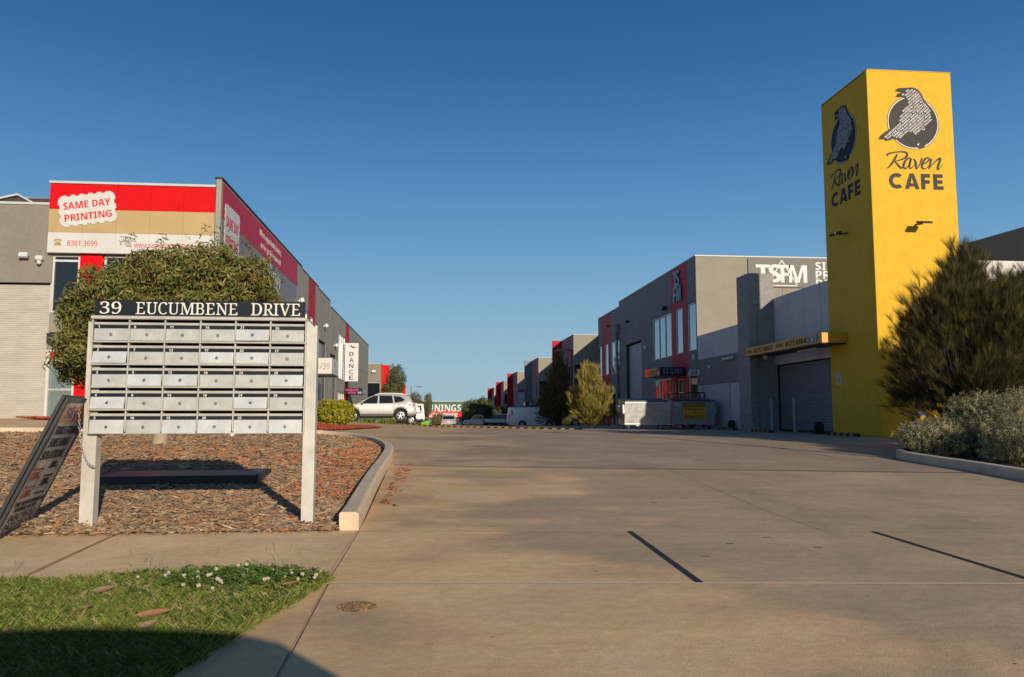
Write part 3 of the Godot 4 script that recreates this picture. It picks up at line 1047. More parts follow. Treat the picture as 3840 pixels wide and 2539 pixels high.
	stamp(o, S.translated_local(Vector3(27.30, 6.50, 0.014)), 2.05, 1.75, M.crimson)
	var lt := B.new()
	letters(lt, "When opportunity knocks,", S.translated_local(Vector3(32.6, 8.25, 0.014)), 4.6, 0.36)
	letters(lt, "we've got you covered!", S.translated_local(Vector3(32.9, 7.78, 0.014)), 4.2, 0.36)
	letters(lt, "with", S.translated_local(Vector3(34.4, 7.36, 0.014)), 0.75, 0.24)
	letters(lt, "Same Day", S.translated_local(Vector3(32.7, 6.72, 0.014)), 4.6, 0.62, "Droid Serif", true)
	letters(lt, "printing", S.translated_local(Vector3(34.6, 6.48, 0.014)), 2.4, 0.26, "Droid Serif", true)
	put("lettering", lt, M.white_ink, o)

	# first stair bay: red strip between windows
	panel(o, S, 43.0, 45.4, 6.75, top, M.wall_grey_lifted)
	panel(o, S, 43.0, 45.4, 3.6, 4.9, M.wall_grey_lifted)
	window(o, S, 43.2, 45.3, 4.92, 6.72, 2, M.mirror_glass, M.alu, 0.08)
	panel(o, S, 43.0, 45.4, 0.2, 0.95, M.wall_grey_lifted)
	window(o, S, 43.2, 45.3, 0.97, 3.58, 2, M.dark_glass, M.alu, 0.08)
	panel(o, S, 45.4, 48.0, 6.7, top - 0.1, M.wall_red, 0.004)
	panel(o, S, 45.4, 46.1, 0.2, 6.7, M.wall_red, 0.004)
	panel(o, S, 47.3, 48.0, 0.2, 6.7, M.wall_red, 0.004)
	panel(o, S, 46.1, 47.3, 3.0, 4.6, M.wall_red, 0.004)
	window(o, S, 46.12, 47.28, 4.62, 6.68, 1, M.mirror_glass, M.alu, 0.08)
	window(o, S, 46.12, 47.28, 0.55, 2.98, 1, M.dark_glass, M.alu, 0.12)
	panel(o, S, 48.0, 49.3, 6.5, top - 0.1, M.wall_grey_lifted)
	window(o, S, 48.1, 49.2, 4.92, 6.48, 1, M.mirror_glass, M.alu, 0.08)
	panel(o, S, 48.0, 49.3, 0.2, 4.9, M.wall_grey_lifted)
	# loading doors
	panel(o, S, 49.3, 52.8, 5.68, top - 0.2, M.wall_grey_lifted)
	roller_door(o, S, 49.42, 52.68, 0.55, 5.66, M.shutter_steel, 0.2, 0.11, 0.03)
	panel(o, S, 52.8, 54.7, 0.2, top - 0.2, M.wall_grey_lifted)
	panel(o, S, 54.72, 55.1, 0.2, low, M.wall_grey_lifted)
	panel(o, S, 55.1, 58.2, 5.2, low, M.wall_grey_lifted)
	roller_door(o, S, 55.2, 58.1, 0.5, 5.18, M.shutter_steel, 0.2, 0.11, 0.03)
	panel(o, S, 58.2, 59.6, 0.2, low, M.wall_grey_lifted)
	# second stair bay
	panel(o, S, 59.6, 64.2, 7.1, low, M.wall_grey_lifted)
	window(o, S, 60.0, 64.1, 3.72, 7.08, 3, M.mirror_glass, M.alu, 0.08)
	panel(o, S, 59.6, 64.2, 2.7, 3.7, M.wall_grey_lifted)
	window(o, S, 60.0, 64.1, 0.6, 2.68, 3, M.dark_glass, M.alu, 0.08)
	panel(o, S, 64.2, 66.9, 6.6, low, M.wall_red, 0.004)
	panel(o, S, 64.2, 65.0, 0.2, 6.6, M.wall_red, 0.004)
	panel(o, S, 66.2, 66.9, 0.2, 6.6, M.wall_red, 0.004)
	panel(o, S, 65.0, 66.2, 2.7, 3.9, M.wall_red, 0.004)
	window(o, S, 65.02, 66.18, 3.92, 6.58, 1, M.mirror_glass, M.alu, 0.08)
	window(o, S, 65.02, 66.18, 0.5, 2.68, 1, M.dark_glass, M.alu, 0.12)
	for k in 4:
		var u := 66.9 + k * 4.775
		panel(o, S, u, u + 4.775, 5.2, low, M.wall_grey_lifted)
		panel(o, S, u, u + 4.775, 2.5, 5.2, M.wall_grey_lifted)
		panel(o, S, u, u + 4.775, 0.0, 2.5, M.wall_grey_lifted)
	var cf := B.new()
	cf.span(Vector3(-7.42, top, -26.80), Vector3(-7.16, top + 0.05, -43.0))
	cf.span(Vector3(-7.42, top - 0.1, -43.0), Vector3(-7.17, top - 0.06, -49.3))
	cf.span(Vector3(-7.42, top - 0.2, -49.3), Vector3(-7.17, top - 0.15, -54.7))
	cf.span(Vector3(-7.42, low, -54.72), Vector3(-7.17, low + 0.05, -86))
	put("cap_flashing", cf, M.dark_trim, o)
	for u in [42.3, 51.8, 57.2, 71.5]:
		floodlight(o, S, u, 7.0 if u < 50 else 6.7 if u < 55 else 5.9 if u < 60 else 6.3, M.alu, 1.1)

	# awning boxes over the two entrances
	var a1 := thing("awning_sign", "white box awning reading 1/39 over the first red entrance", "sign", Vector3(0, 0, 0))
	var ab := B.new()
	ab.span(Vector3(-7.19, 3.30, -45.1), Vector3(-5.78, 4.18, -48.0), 0.01)
	put("awning_box", ab, M.sign_white, a1)
	var un := B.new()
	un.span(Vector3(-7.19, 3.22, -45.12), Vector3(-5.76, 3.298, -48.02))
	put("soffit", un, M.dark_trim, a1)
	var al := B.new()
	letters(al, "1/39", facing(Vector3(-6.62, 3.55, -45.097), TOWARDS), 0.72, 0.34)
	put("lettering", al, paint(0.25, 0.22, 0.20), a1)
	var em := B.new()
	var ef := facing(Vector3(-5.777, 3.45, -45.6), LANE_L)
	em.stroke([Vector3(0.3, 0.4, 0.06), Vector3(0.6, 0.62, 0.10), Vector3(1.1, 0.5, 0.07), Vector3(1.3, 0.3, 0.04)], ef)
	em.stroke([Vector3(0.5, 0.15, 0.06), Vector3(0.9, 0.4, 0.12), Vector3(1.5, 0.25, 0.05)], ef)
	em.stroke([Vector3(0.1, 0.04, 0.04), Vector3(2.2, 0.04, 0.04)], ef)
	put("emblem", em, M.blue_grey, a1)

	var a2 := thing("awning_sign", "black box awning with pink script over the far red entrance", "sign")
	var bb := B.new()
	bb.span(Vector3(-7.19, 2.62, -63.9), Vector3(-5.75, 3.1, -67.1), 0.01)
	put("awning_box", bb, M.black_sign, a2)
	var bl2 := B.new()
	letters(bl2, "Creations Studio", facing(Vector3(-7.1, 2.88, -63.897), TOWARDS), 0.98, 0.19, "Droid Serif", true, 0.004, 0.3)
	letters(bl2, "of Dance", facing(Vector3(-6.9, 2.66, -63.897), TOWARDS), 0.6, 0.19, "Droid Serif", true, 0.004, 0.3)
	put("pink_lettering", bl2, M.pink, a2)
	var bn := B.new()
	letters(bn, "03/39", facing(Vector3(-6.12, 2.66, -63.897), TOWARDS), 0.28, 0.15, "Droid Sans", true)
	put("number_lettering", bn, M.white_ink, a2)
	var be := B.new()
	be.span(Vector3(-5.746, 2.66, -63.95), Vector3(-5.74, 3.06, -67.0))
	put("side_sheet", be, M.blue_grey, a2)

	var ds := thing("projecting_sign", "tall white projecting sign reading DANCE in purple", "sign")
	var dp := B.new()
	dp.span(Vector3(-7.17, 3.62, -63.76), Vector3(-6.12, 6.66, -63.9), 0.008)
	put("sign_panel", dp, M.sign_white, ds)
	var br := B.new()
	for y in [4.0, 6.3]: br.bar(Vector3(-7.2, y, -63.96), Vector3(-6.4, y, -63.96), 0.05, 0.05)
	put("bracket", br, M.alu, ds)
	var dl := B.new()
	for i in 5:
		letters(dl, "DANCE"[i], facing(Vector3(-6.83, 5.62 - i * 0.47, -63.757), TOWARDS), 0.34, 0.34, "Droid Sans", true)
		letters(dl, "DANCE"[i], facing(Vector3(-6.49, 5.62 - i * 0.47, -63.903), -TOWARDS), 0.34, 0.34, "Droid Sans", true)
	put("lettering", dl, M.purple, ds)
	var fig := B.new()
	var ff := facing(Vector3(-6.98, 6.15, -63.757), TOWARDS)
	fig.stroke([Vector3(0.02, 0.32, 0.01), Vector3(0.3, 0.22, 0.06), Vector3(0.45, 0.16, 0.10), Vector3(0.75, 0.2, 0.01)], ff)
	fig.stroke([Vector3(0.26, 0.36, 0.02), Vector3(0.36, 0.22, 0.07), Vector3(0.6, 0.06, 0.02)], ff)
	put("emblem", fig, M.purple, ds)

func fin_block(called: String, label: String, x: float, z0: float, z1: float, top: float, base: float, fin: bool, side: float, mats: Array, storey: float, group := "") -> Node3D:
	# a two-storey unit: front to the street at z0, its lane face at x, a red fin at the far end; side +1 stands on the right of the lane
	var o := thing(called, label, "building", Vector3.ZERO, 0.0, group)
	var deep := 16.0 * side
	var core := B.new()
	core.span(Vector3(x + 0.16 * side, base - 0.5, z0 - 0.16), Vector3(x + deep, top - 0.3, z1))
	put("core", core, M.core, o)
	if side > 0:
		var wing := B.new()
		wing.span(Vector3(15.8, base - 0.5, z0 + 10.0), Vector3(31.0, top, z0 + 0.01))
		put("set_back_wing", wing, mats[1], o)
	var F := facing(Vector3(0, 0, z0), TOWARDS)
	var lo := minf(x, x + deep)
	var n := 3
	for k in n:
		var a := lerpf(x, x + deep, k / float(n))
		var b := lerpf(x, x + deep, (k + 1) / float(n))
		panel(o, F, minf(a, b), maxf(a, b), storey + 2.2, top, mats[0])
		panel(o, F, minf(a, b), maxf(a, b), base - 0.3, storey + (0.0 if k == 0 else 2.2), mats[0])
		if k == 0:
			window(o, F, minf(a, b) + 0.1, maxf(a, b) - 0.1, storey + 0.02, storey + 2.18, 2, M.dark_glass, M.alu, 0.08)
	var S := facing(Vector3(x, 0, 0), LANE_R if side > 0 else LANE_L)
	var us := func(z): return z if side > 0 else -z
	var cuts := [z0, z0 - 1.6, z0 - 3.9, z0 - 5.4, z1]
	for k in 4:
		var a: float = us.call(cuts[k])
		var b: float = us.call(cuts[k + 1])
		var u0 := minf(a, b)
		var u1 := maxf(a, b)
		var m: Material = mats[2] if k == 1 else mats[1]
		if k == 3:
			panel(o, S, u0, u1, base - 0.3, top, m)
			continue
		panel(o, S, u0, u1, storey + 2.2, top, m)
		panel(o, S, u0, u1, storey - 0.9, storey, m)
		panel(o, S, u0, u0 + 0.3, storey, storey + 2.2, m)
		panel(o, S, u1 - 0.3, u1, storey, storey + 2.2, m)
		panel(o, S, u0, u0 + 0.3, base - 0.3, storey - 0.9, m)
		panel(o, S, u1 - 0.3, u1, base - 0.3, storey - 0.9, m)
		window(o, S, u0 + 0.3, u1 - 0.3, storey, storey + 2.2, 1, M.dark_glass, M.alu, 0.08)
		window(o, S, u0 + 0.3, u1 - 0.3, base, storey - 0.9, 1, M.dark_glass, M.alu, 0.08)
	var cf := B.new()
	cf.span(Vector3(x - 0.04 * side, top, z0 + 0.04), Vector3(x + deep, top + 0.05, z0 - 0.2))
	cf.span(Vector3(x - 0.04 * side, top, z0 - 0.2), Vector3(x + 0.2 * side, top + 0.05, z1))
	put("cap_flashing", cf, M.flashing, o)
	if fin:
		var fb := B.new()
		fb.span(Vector3(x - 1.0 * side, base - 0.4, z1), Vector3(x + 0.16 * side, top + 0.06, z1 - 0.25), 0.01)
		put("red_fin", fb, mats[3], o)
		var fw := B.new()
		fw.span(Vector3(x, base - 0.4, z1 - 0.25), Vector3(x + deep, top, z1 - 0.4))
		put("rear_wall", fw, mats[1], o)
	return o

func build_left_far() -> void:
	var o := fin_block("office_unit", "grey unit with bright red fin behind the roadside gum tree", -7.6, -112, -119, 8.0, -0.4, false, -1.0, [M.wall_grey, M.wall_grey_lifted, M.wall_red, M.red_bright], 3.2)
	var f := B.new()
	f.span(Vector3(-7.58, -0.9, -112.2), Vector3(-6.45, 7.85, -112.5), 0.01)
	put("red_fin", f, M.red_bright, o)
	var p := B.new()
	p.span(Vector3(-9.6, 2.9, -111.98), Vector3(-8.0, 3.3, -110.9))
	put("awning", p, M.dark_trim, o)
	var w := B.new()
	w.span(Vector3(-12.4, -0.4, -111.9), Vector3(-9.8, 3.0, -111.99))
	put("white_panel", w, M.wall_pale, o)
	floodlight(o, facing(Vector3(0, 0, -111.98), TOWARDS), -8.6, 6.9, M.alu, 1.6)
	var o2 := fin_block("office_unit", "distant red unit seen just right of the roadside gum tree", -8.0, -172, -180, 7.2, -1.0, false, -1.0, [M.red_bright, M.wall_red, M.wall_red, M.red_bright], 2.8)
	var f2 := B.new()
	f2.span(Vector3(-7.9, -1.4, -171.9), Vector3(-6.4, 7.3, -172.2), 0.01)
	put("red_fin", f2, M.red_bright, o2)

# ---------------------------------------------------------------- right-hand row
func build_right_buildings() -> void:
	var o := thing("signwriter_building", "dark grey two-storey unit with steel roller door and red strip", "building")
	var core := B.new()
	core.span(Vector3(13.3, -0.5, -38.72), Vector3(40, 8.5, -55.4))
	core.span(Vector3(13.3, -0.5, -55.4), Vector3(40, 8.2, -62.5))
	put("core", core, M.core, o)
	var S := facing(Vector3(13, 0, 0), LANE_R)
	var F := facing(Vector3(0, 0, -38.5), TOWARDS)
	var top := 9.0
	var b0 := -0.4
	# lane face, from the near corner
	panel(o, S, -39.94, -38.5, 6.72, top, M.wall_dark)
	panel(o, S, -39.94, -38.5, 3.06, 4.26, M.wall_dark)
	window(o, S, -39.92, -38.56, 4.28, 6.70, 1, M.mirror_glass, M.alu, 0.06)
	window(o, S, -39.92, -38.56, 0.42, 3.04, 1, M.dark_glass, M.alu, 0.06)
	panel(o, S, -42.8, -39.94, 6.72, top, M.red_dusty, 0.004)
	panel(o, S, -42.8, -42.0, 0.35, 6.72, M.red_dusty, 0.004)
	panel(o, S, -40.8, -39.94, 0.35, 6.72, M.red_dusty, 0.004)
	panel(o, S, -42.0, -40.8, 2.95, 4.26, M.red_dusty, 0.004)
	window(o, S, -41.98, -40.82, 4.28, 6.70, 1, M.mirror_glass, M.alu, 0.06)
	window(o, S, -41.98, -40.82, 0.40, 2.93, 1, M.dark_glass, M.alu, 0.10, [2.2])
	panel(o, S, -46.6, -42.8, 6.70, top, M.wall_dark)
	window(o, S, -46.56, -42.84, 4.26, 6.68, 3, M.mirror_glass, M.alu, 0.06)
	panel(o, S, -46.6, -42.8, 3.06, 4.24, M.wall_dark)
	window(o, S, -46.56, -42.84, 0.45, 3.04, 3, M.dark_glass, M.alu, 0.06)
	panel(o, S, -49.3, -46.6, b0, top, M.wall_dark)
	panel(o, S, -53.4, -49.3, 5.76, top, M.wall_dark)
	roller_door(o, S, -53.3, -49.4, 0.38, 5.74, M.shutter_steel, 0.2, 0.11, 0.03)
	panel(o, S, -55.4, -53.4, b0, top, M.wall_dark)
	var low := 8.66
	panel(o, S, -58.2, -55.4, 6.36, low, M.wall_dark)
	window(o, S, -58.16, -55.44, 4.0, 6.34, 2, M.mirror_glass, M.alu, 0.06)
	panel(o, S, -58.2, -55.4, 2.6, 3.98, M.wall_dark)
	window(o, S, -58.16, -55.44, 0.2, 2.58, 2, M.dark_glass, M.alu, 0.06)
	panel(o, S, -61.4, -58.2, 6.38, low, M.red_dusty, 0.004)
	panel(o, S, -61.4, -60.35, b0, 6.38, M.red_dusty, 0.004)
	panel(o, S, -59.05, -58.2, b0, 6.38, M.red_dusty, 0.004)
	panel(o, S, -60.35, -59.05, 2.6, 4.0, M.red_dusty, 0.004)
	window(o, S, -60.33, -59.07, 4.02, 6.36, 1, M.mirror_glass, M.alu, 0.06)
	window(o, S, -60.33, -59.07, 0.1, 2.58, 1, M.dark_glass, M.alu, 0.10)
	panel(o, S, -62.7, -61.4, 6.4, low, M.wall_dark)
	window(o, S, -62.66, -61.44, 4.02, 6.38, 1, M.mirror_glass, M.alu, 0.06)
	panel(o, S, -62.7, -61.4, b0, 4.0, M.wall_dark)
	# face to the street, above the cafe
	for k in 4:
		panel(o, F, 13.005 + k * 4.5, 13.005 + (k + 1) * 4.5, b0, top, M.wall_beige, 0.0, 0.16, "wall_panel", 0.004)
	var cf := B.new()
	cf.span(Vector3(12.96, top, -38.46), Vector3(31, top + 0.06, -38.7))
	cf.span(Vector3(12.96, top, -38.7), Vector3(13.2, top + 0.06, -55.4))
	cf.span(Vector3(12.97, low, -55.42), Vector3(13.2, low + 0.05, -62.7))
	put("cap_flashing", cf, M.flashing, o)
	var rear := B.new()
	rear.span(Vector3(13.0, b0, -62.56), Vector3(40, low, -62.7))
	put("rear_wall", rear, M.wall_dark, o)
	var dp := B.new()
	dp.span(Vector3(12.70, 6.75, -55.2), Vector3(12.99, 7.45, -55.75), 0.02)
	dp.tube([Vector3(12.86, 6.75, -55.5), Vector3(12.86, 0.1, -55.5)], [0.09, 0.09], 10)
	put("downpipe", dp, M.wall_dark, o)
	floodlight(o, S, -43.6, 7.0, M.dark_trim, 1.2)
	floodlight(o, S, -52.4, 7.25, M.dark_trim, 1.0)
	floodlight(o, S, -58.4, 7.6, M.dark_trim, 0.7)
	var sm := B.new()
	wall_box(sm, S, -48.4, -48.05, 5.05, 5.3, 0.0, 0.12, 0.02)
	wall_box(sm, S, -38.95, -38.75, 3.75, 4.05, 0.0, 0.14, 0.02)
	put("siren_box", sm, M.sign_white, o)
	var ns := B.new()
	wall_box(ns, S, -49.2, -48.9, 0.9, 1.55, 0.0, 0.01)
	put("notice", ns, worn(paint(0.62, 0.45, 0.45), tex.metalwear, 0.3), o)

	# standing letters on the red strip
	var tl := B.new()
	for k in 4:
		var at := S.translated_local(Vector3([-41.95, -41.50, -42.0, -41.45][k], [7.92, 7.92, 7.08, 7.08][k], 0.05))
		letters(tl, "TSFM"[k], at, [0.62, 0.56, 0.52, 0.72][k], 0.84, "Droid Sans", true, 0.06)
	put("raised_lettering", tl, paint(0.10, 0.19, 0.27, 0.35, 0.4), o)
	var tri := B.new()
	tri.stroke([Vector3(-42.3, 6.95, 0.03), Vector3(-40.7, 6.95, 0.03)], S.translated_local(Vector3(0, 0, 0.004)), 0.02, 1)
	tri.stroke([Vector3(-40.7, 6.95, 0.03), Vector3(-41.55, 8.9, 0.03)], S.translated_local(Vector3(0, 0, 0.004)), 0.02, 1)
	tri.stroke([Vector3(-41.55, 8.9, 0.03), Vector3(-42.3, 6.95, 0.03)], S.translated_local(Vector3(0, 0, 0.004)), 0.02, 1)
	put("triangle_outline", tri, paint(0.25, 0.16, 0.18), o)
	# board on the street face
	var bd := B.new()
	bd.span(Vector3(15.72, 7.46, -38.496), Vector3(24.6, 8.94, -38.44), 0.004)
	put("signboard", bd, worn(paint(0.055, 0.053, 0.052, 0.5), tex.blotch, 4.0), o)
	var lt := B.new()
	var BF := F.translated_local(Vector3(0, 0, 0.062))
	letters(lt, "T", BF.translated_local(Vector3(16.12, 7.72, 0)), 0.74, 0.90, "Droid Sans", true)
	letters(lt, "S", BF.translated_local(Vector3(16.78, 7.72, 0)), 0.66, 0.92, "Droid Sans", true)
	letters(lt, "F", BF.translated_local(Vector3(17.42, 7.72, 0)), 0.52, 0.90, "Droid Sans", true)
	letters(lt, "M", BF.translated_local(Vector3(17.86, 7.72, 0)), 0.96, 0.90, "Droid Sans", true)
	letters(lt, "SIGNS", BF.translated_local(Vector3(19.28, 8.40, 0)), 1.9, 0.40, "Droid Sans", true)
	letters(lt, "PRINT", BF.translated_local(Vector3(19.28, 7.95, 0)), 1.9, 0.40, "Droid Sans", true)
	letters(lt, "DESIGN", BF.translated_local(Vector3(19.28, 7.50, 0)), 2.3, 0.40, "Droid Sans", true)
	lt.stroke([Vector3(16.75, 7.56, 0.05), Vector3(18.3, 7.56, 0.05)], BF, 0.006, 1)
	lt.stroke([Vector3(18.3, 7.56, 0.05), Vector3(17.5, 8.86, 0.05)], BF, 0.006, 1)
	lt.stroke([Vector3(17.5, 8.86, 0.05), Vector3(16.75, 7.56, 0.05)], BF, 0.002, 1)
	put("lettering", lt, M.white_ink, o)

	var aw := thing("awning_sign", "black box awning with outlined SIGNS lettering over a red entrance", "sign")
	var ab := B.new()
	ab.span(Vector3(11.6, 3.05, -40.42), Vector3(12.985, 3.5, -43.3), 0.008)
	put("awning_box", ab, M.black_sign, aw)
	var al := B.new()
	letters(al, "SIGNS", facing(Vector3(11.80, 3.16, -40.418), TOWARDS), 1.02, 0.26, "Droid Sans", true)
	put("lettering", al, paint(0.36, 0.38, 0.50), aw)
	var ali := B.new()
	letters(ali, "SIGNS", facing(Vector3(11.83, 3.178, -40.414), TOWARDS), 0.965, 0.224, "Droid Sans", false)
	put("lettering_line", ali, M.black_sign, aw)
	var ar := B.new()
	ar.span(Vector3(11.594, 3.3, -40.5), Vector3(11.598, 3.48, -40.9))
	put("red_corner", ar, M.red_ink, aw)
	var ag := B.new()
	ag.span(Vector3(11.592, 3.06, -40.95), Vector3(11.597, 3.48, -43.25))
	put("side_sheet", ag, paint(0.32, 0.29, 0.21, 0.05, 0.8), aw)

	# units further down the lane
	var spec := [["office_unit", "grey and red unit behind the golden she-oak", -76.0, -83.2, 8.72, true], ["office_unit", "grey and red unit rising behind the white van", -102.5, -109.8, 8.33, true], ["office_unit", "all-grey unit with a purple-topped window banner", -129.4, -136.5, 7.92, true], ["office_unit", "fourth grey unit with a red fin down the lane", -155.6, -162.5, 7.46, true], ["office_unit", "farthest unit with red fin before the green warehouse", -181.7, -188.5, 7.04, true]]
	for k in spec.size():
		var s: Array = spec[k]
		var base := ground_at(10, s[2])
		var u := fin_block(s[0], s[1], 13.3, s[2], s[3], s[4], base, true, 1.0, [M.wall_beige, M.wall_dark, M.red_dusty, M.wall_dark if k == 1 else M.wall_red], base + 4.0, "units with fins down the right of the lane")
		if k == 2:
			var bn := B.new()
			var FF := facing(Vector3(0, 0, s[2]), TOWARDS)
			wall_box(bn, FF, 13.45, 18.5, base + 3.2, base + 6.1, -0.02, 0.03)
			put("banner", bn, M.wall_pale, u)
			var pp := B.new()
			wall_box(pp, FF, 13.45, 18.5, base + 5.55, base + 6.12, 0.031, 0.036)
			put("banner_band", pp, paint(0.25, 0.02, 0.16), u)
			var bt := B.new()
			letters(bt, "Pole", FF.translated_local(Vector3(14.5, base + 4.6, 0.032)), 1.9, 0.8, "Droid Serif")
			letters(bt, "Divas", FF.translated_local(Vector3(14.5, base + 3.7, 0.032)), 2.2, 0.8, "Droid Serif")
			put("lettering", bt, M.ink, u)
	var aw2 := thing("awning_sign", "small black box awning reading 25/29 behind the white van", "sign")
	var a2 := B.new()
	a2.span(Vector3(11.6, 2.1, -102.6), Vector3(13.28, 2.55, -105.2), 0.01)
	put("awning_box", a2, M.black_sign, aw2)
	var l2 := B.new()
	letters(l2, "25/29", facing(Vector3(12.05, 2.2, -102.597), TOWARDS), 0.95, 0.27, "Droid Sans", true)
	put("lettering", l2, M.white_ink, aw2)

# ---------------------------------------------------------------- the cafe and its tower
func bird_emblem(parent: Node, xf: Transform3D, k: float, squeeze := 1.0) -> void:
	# drawn on a grid whose unit is 1/293 of the roundel's radius, centre of the roundel at the origin of xf
	var T := xf * Transform3D(Basis.from_scale(Vector3(k * squeeze, -k, 1.0)), Vector3.ZERO)
	var conv := func(pts: Array) -> PackedVector2Array:
		var out := PackedVector2Array()
		for i in range(0, pts.size(), 2): out.append(Vector2((pts[i] - 1033) * k * squeeze, -(pts[i + 1] - 545) * k))
		return out
	var ring := PackedVector2Array()
	var disc := PackedVector2Array()
	var rim := PackedVector2Array()
	for i in 64:
		var a := TAU * i / 64.0
		rim.append(Vector2(cos(a) * squeeze, sin(a)) * 296 * k)
		ring.append(Vector2(cos(a) * squeeze, sin(a)) * 289 * k)
		disc.append(Vector2(cos(a) * squeeze, sin(a)) * 279 * k)
	var d0 := B.new()
	d0.plate(rim, xf, 0.003)
	put("emblem_rim", d0, M.ink, parent)
	var d1 := B.new()
	d1.plate(ring, xf, 0.006)
	put("emblem_ring", d1, M.white_ink, parent)
	var d2 := B.new()
	d2.plate(disc, xf, 0.009)
	put("emblem_disc", d2, M.ink, parent)
	var bird: PackedVector2Array = conv.call([855, 193, 880, 174, 930, 167, 990, 163, 1030, 158, 1075, 165, 1110, 185, 1137, 222, 1152, 258, 1175, 300, 1203, 332, 1235, 370, 1250, 402, 1245, 440, 1260, 490, 1263, 530, 1252, 562, 1222, 553, 1200, 560, 1195, 582, 1170, 622, 1130, 652, 1080, 676, 1072, 702, 1084, 740, 1112, 776, 1146, 806, 1092, 826, 1058, 800, 1060, 760, 1044, 712, 1030, 668, 985, 662, 962, 690, 988, 738, 1040, 780, 1066, 806, 1036, 800, 990, 816, 1000, 788, 952, 742, 920, 706, 890, 736, 832, 735, 792, 722, 762, 742, 710, 752, 716, 735, 640, 736, 660, 706, 750, 640, 830, 592, 850, 552, 880, 502, 845, 510, 880, 460, 910, 412, 965, 366, 976, 330, 968, 290, 940, 256, 860, 259, 872, 236, 930, 214, 954, 207, 862, 196])
	var outline := PackedVector2Array()
	for q in Geometry2D.offset_polygon(bird, 7.0 * k): if q.size() > outline.size(): outline = q
	var b0 := B.new()
	b0.plate(outline, xf, 0.011)
	put("bird_outline", b0, M.ink, parent)
	var b1 := B.new()
	b1.plate(bird, xf, 0.013)
	put("bird_edge", b1, M.white_ink, parent)
	var b2 := B.new()
	for q in Geometry2D.offset_polygon(bird, -7.5 * k):
		b2.plate(q, xf, 0.015)
	put("bird_body", b2, M.ink, parent)
	var words := ["MATWATA", "REBECCA", "VANESSA WESTWOOD", "FULLER WAIGANI", "VALHALLA GEER ROBINSONS", "EUCUMBENE BUSINESS PARK", "WAIGANI INDEPENDENT", "EUCUMBENE CHRISTIES", "VANESSA BALLARAT BOUNDARY", "ROBINSONS RIDING VALHALLA", "FULLER PANAMAX", "ARBETTA EUCUMBENE", "ORBIS FULLER", "MAX WESTWOOD", "INDEPENDENT"]
	var t := B.new()
	var dir := Vector2(cos(0.72), sin(0.72))
	var up := Vector2(-dir.y, dir.x)
	var inner := PackedVector2Array()
	for q in Geometry2D.offset_polygon(bird, -14.0 * k): if q.size() > inner.size(): inner = q
	var w := 0
	for row in 26:
		var off := (300.0 - row * 27.0) * k
		var line := PackedVector2Array([dir * -900.0 * k + up * off, dir * 900.0 * k + up * off])
		for piece in Geometry2D.intersect_polyline_with_polygon(line, inner):
			var a: Vector2 = piece[0]
			var b: Vector2 = piece[-1]
			if a.dot(dir) > b.dot(dir):
				var s := a
				a = b; b = s
			var len := a.distance_to(b)
			if len < 24.0 * k: continue
			var want: int = clampi(int(len / (19.0 * k)), 1, 24)
			var line_text: String = words[w % words.size()]
			while line_text.length() < want: line_text += " " + words[(w + 3) % words.size()]
			var ft := Transform3D(Basis(Vector3(dir.x, dir.y, 0), Vector3(up.x, up.y, 0), Vector3(0, 0, 1)), Vector3(a.x, a.y, 0.0155) - Vector3(up.x, up.y, 0) * 9.0 * k)
			letters(t, line_text.substr(0, want).strip_edges(), xf * ft, len, 18.0 * k, "Droid Sans", true, 0.002, 0.0, 3.0)
			w += 1
	put("bird_lettering", t, M.white_ink, parent)

func script_word(b: B, xf: Transform3D, k: float, squeeze := 1.0) -> void:
	# the brush-script name, on the same grid as the emblem
	var strokes := [
		[[838, 897, 12], [815, 940, 26], [775, 1000, 24], [735, 1045, 16], [706, 1062, 4]],
		[[718, 922, 22], [730, 903, 20], [790, 884, 14], [870, 873, 14], [930, 877, 22], [950, 903, 26], [925, 938, 22], [870, 962, 14], [806, 982, 8]],
		[[806, 980, 10], [838, 1018, 24], [872, 1050, 24], [902, 1046, 5]],
		[[985, 935, 14], [940, 955, 20], [906, 1008, 26], [905, 1045, 24], [930, 1054, 14], [970, 1005, 10], [992, 945, 8]],
		[[992, 940, 22], [974, 1000, 24], [968, 1042, 20], [985, 1052, 12], [1030, 1010, 4]],
		[[1018, 945, 12], [1040, 980, 28], [1042, 1040, 22], [1052, 1052, 12], [1090, 1000, 12], [1110, 950, 20], [1122, 935, 6]],
		[[1112, 1006, 6], [1160, 985, 14], [1196, 950, 18], [1184, 928, 14], [1146, 950, 22], [1112, 1010, 26], [1116, 1046, 20], [1150, 1050, 10], [1196, 1010, 5]],
		[[1222, 938, 20], [1210, 985, 24], [1186, 1054, 14]],
		[[1190, 1050, 5], [1235, 1000, 10], [1290, 948, 16], [1322, 934, 22], [1318, 960, 26], [1288, 1036, 24], [1298, 1056, 12], [1350, 990, 4]]]
	for s in strokes:
		var p := []
		for q in s: p.append(Vector3((q[0] - 1033) * k * squeeze, -(q[1] - 545) * k, q[2] * k * (0.55 + 0.45 * squeeze)))
		b.stroke(p, xf, 0.004, 5)

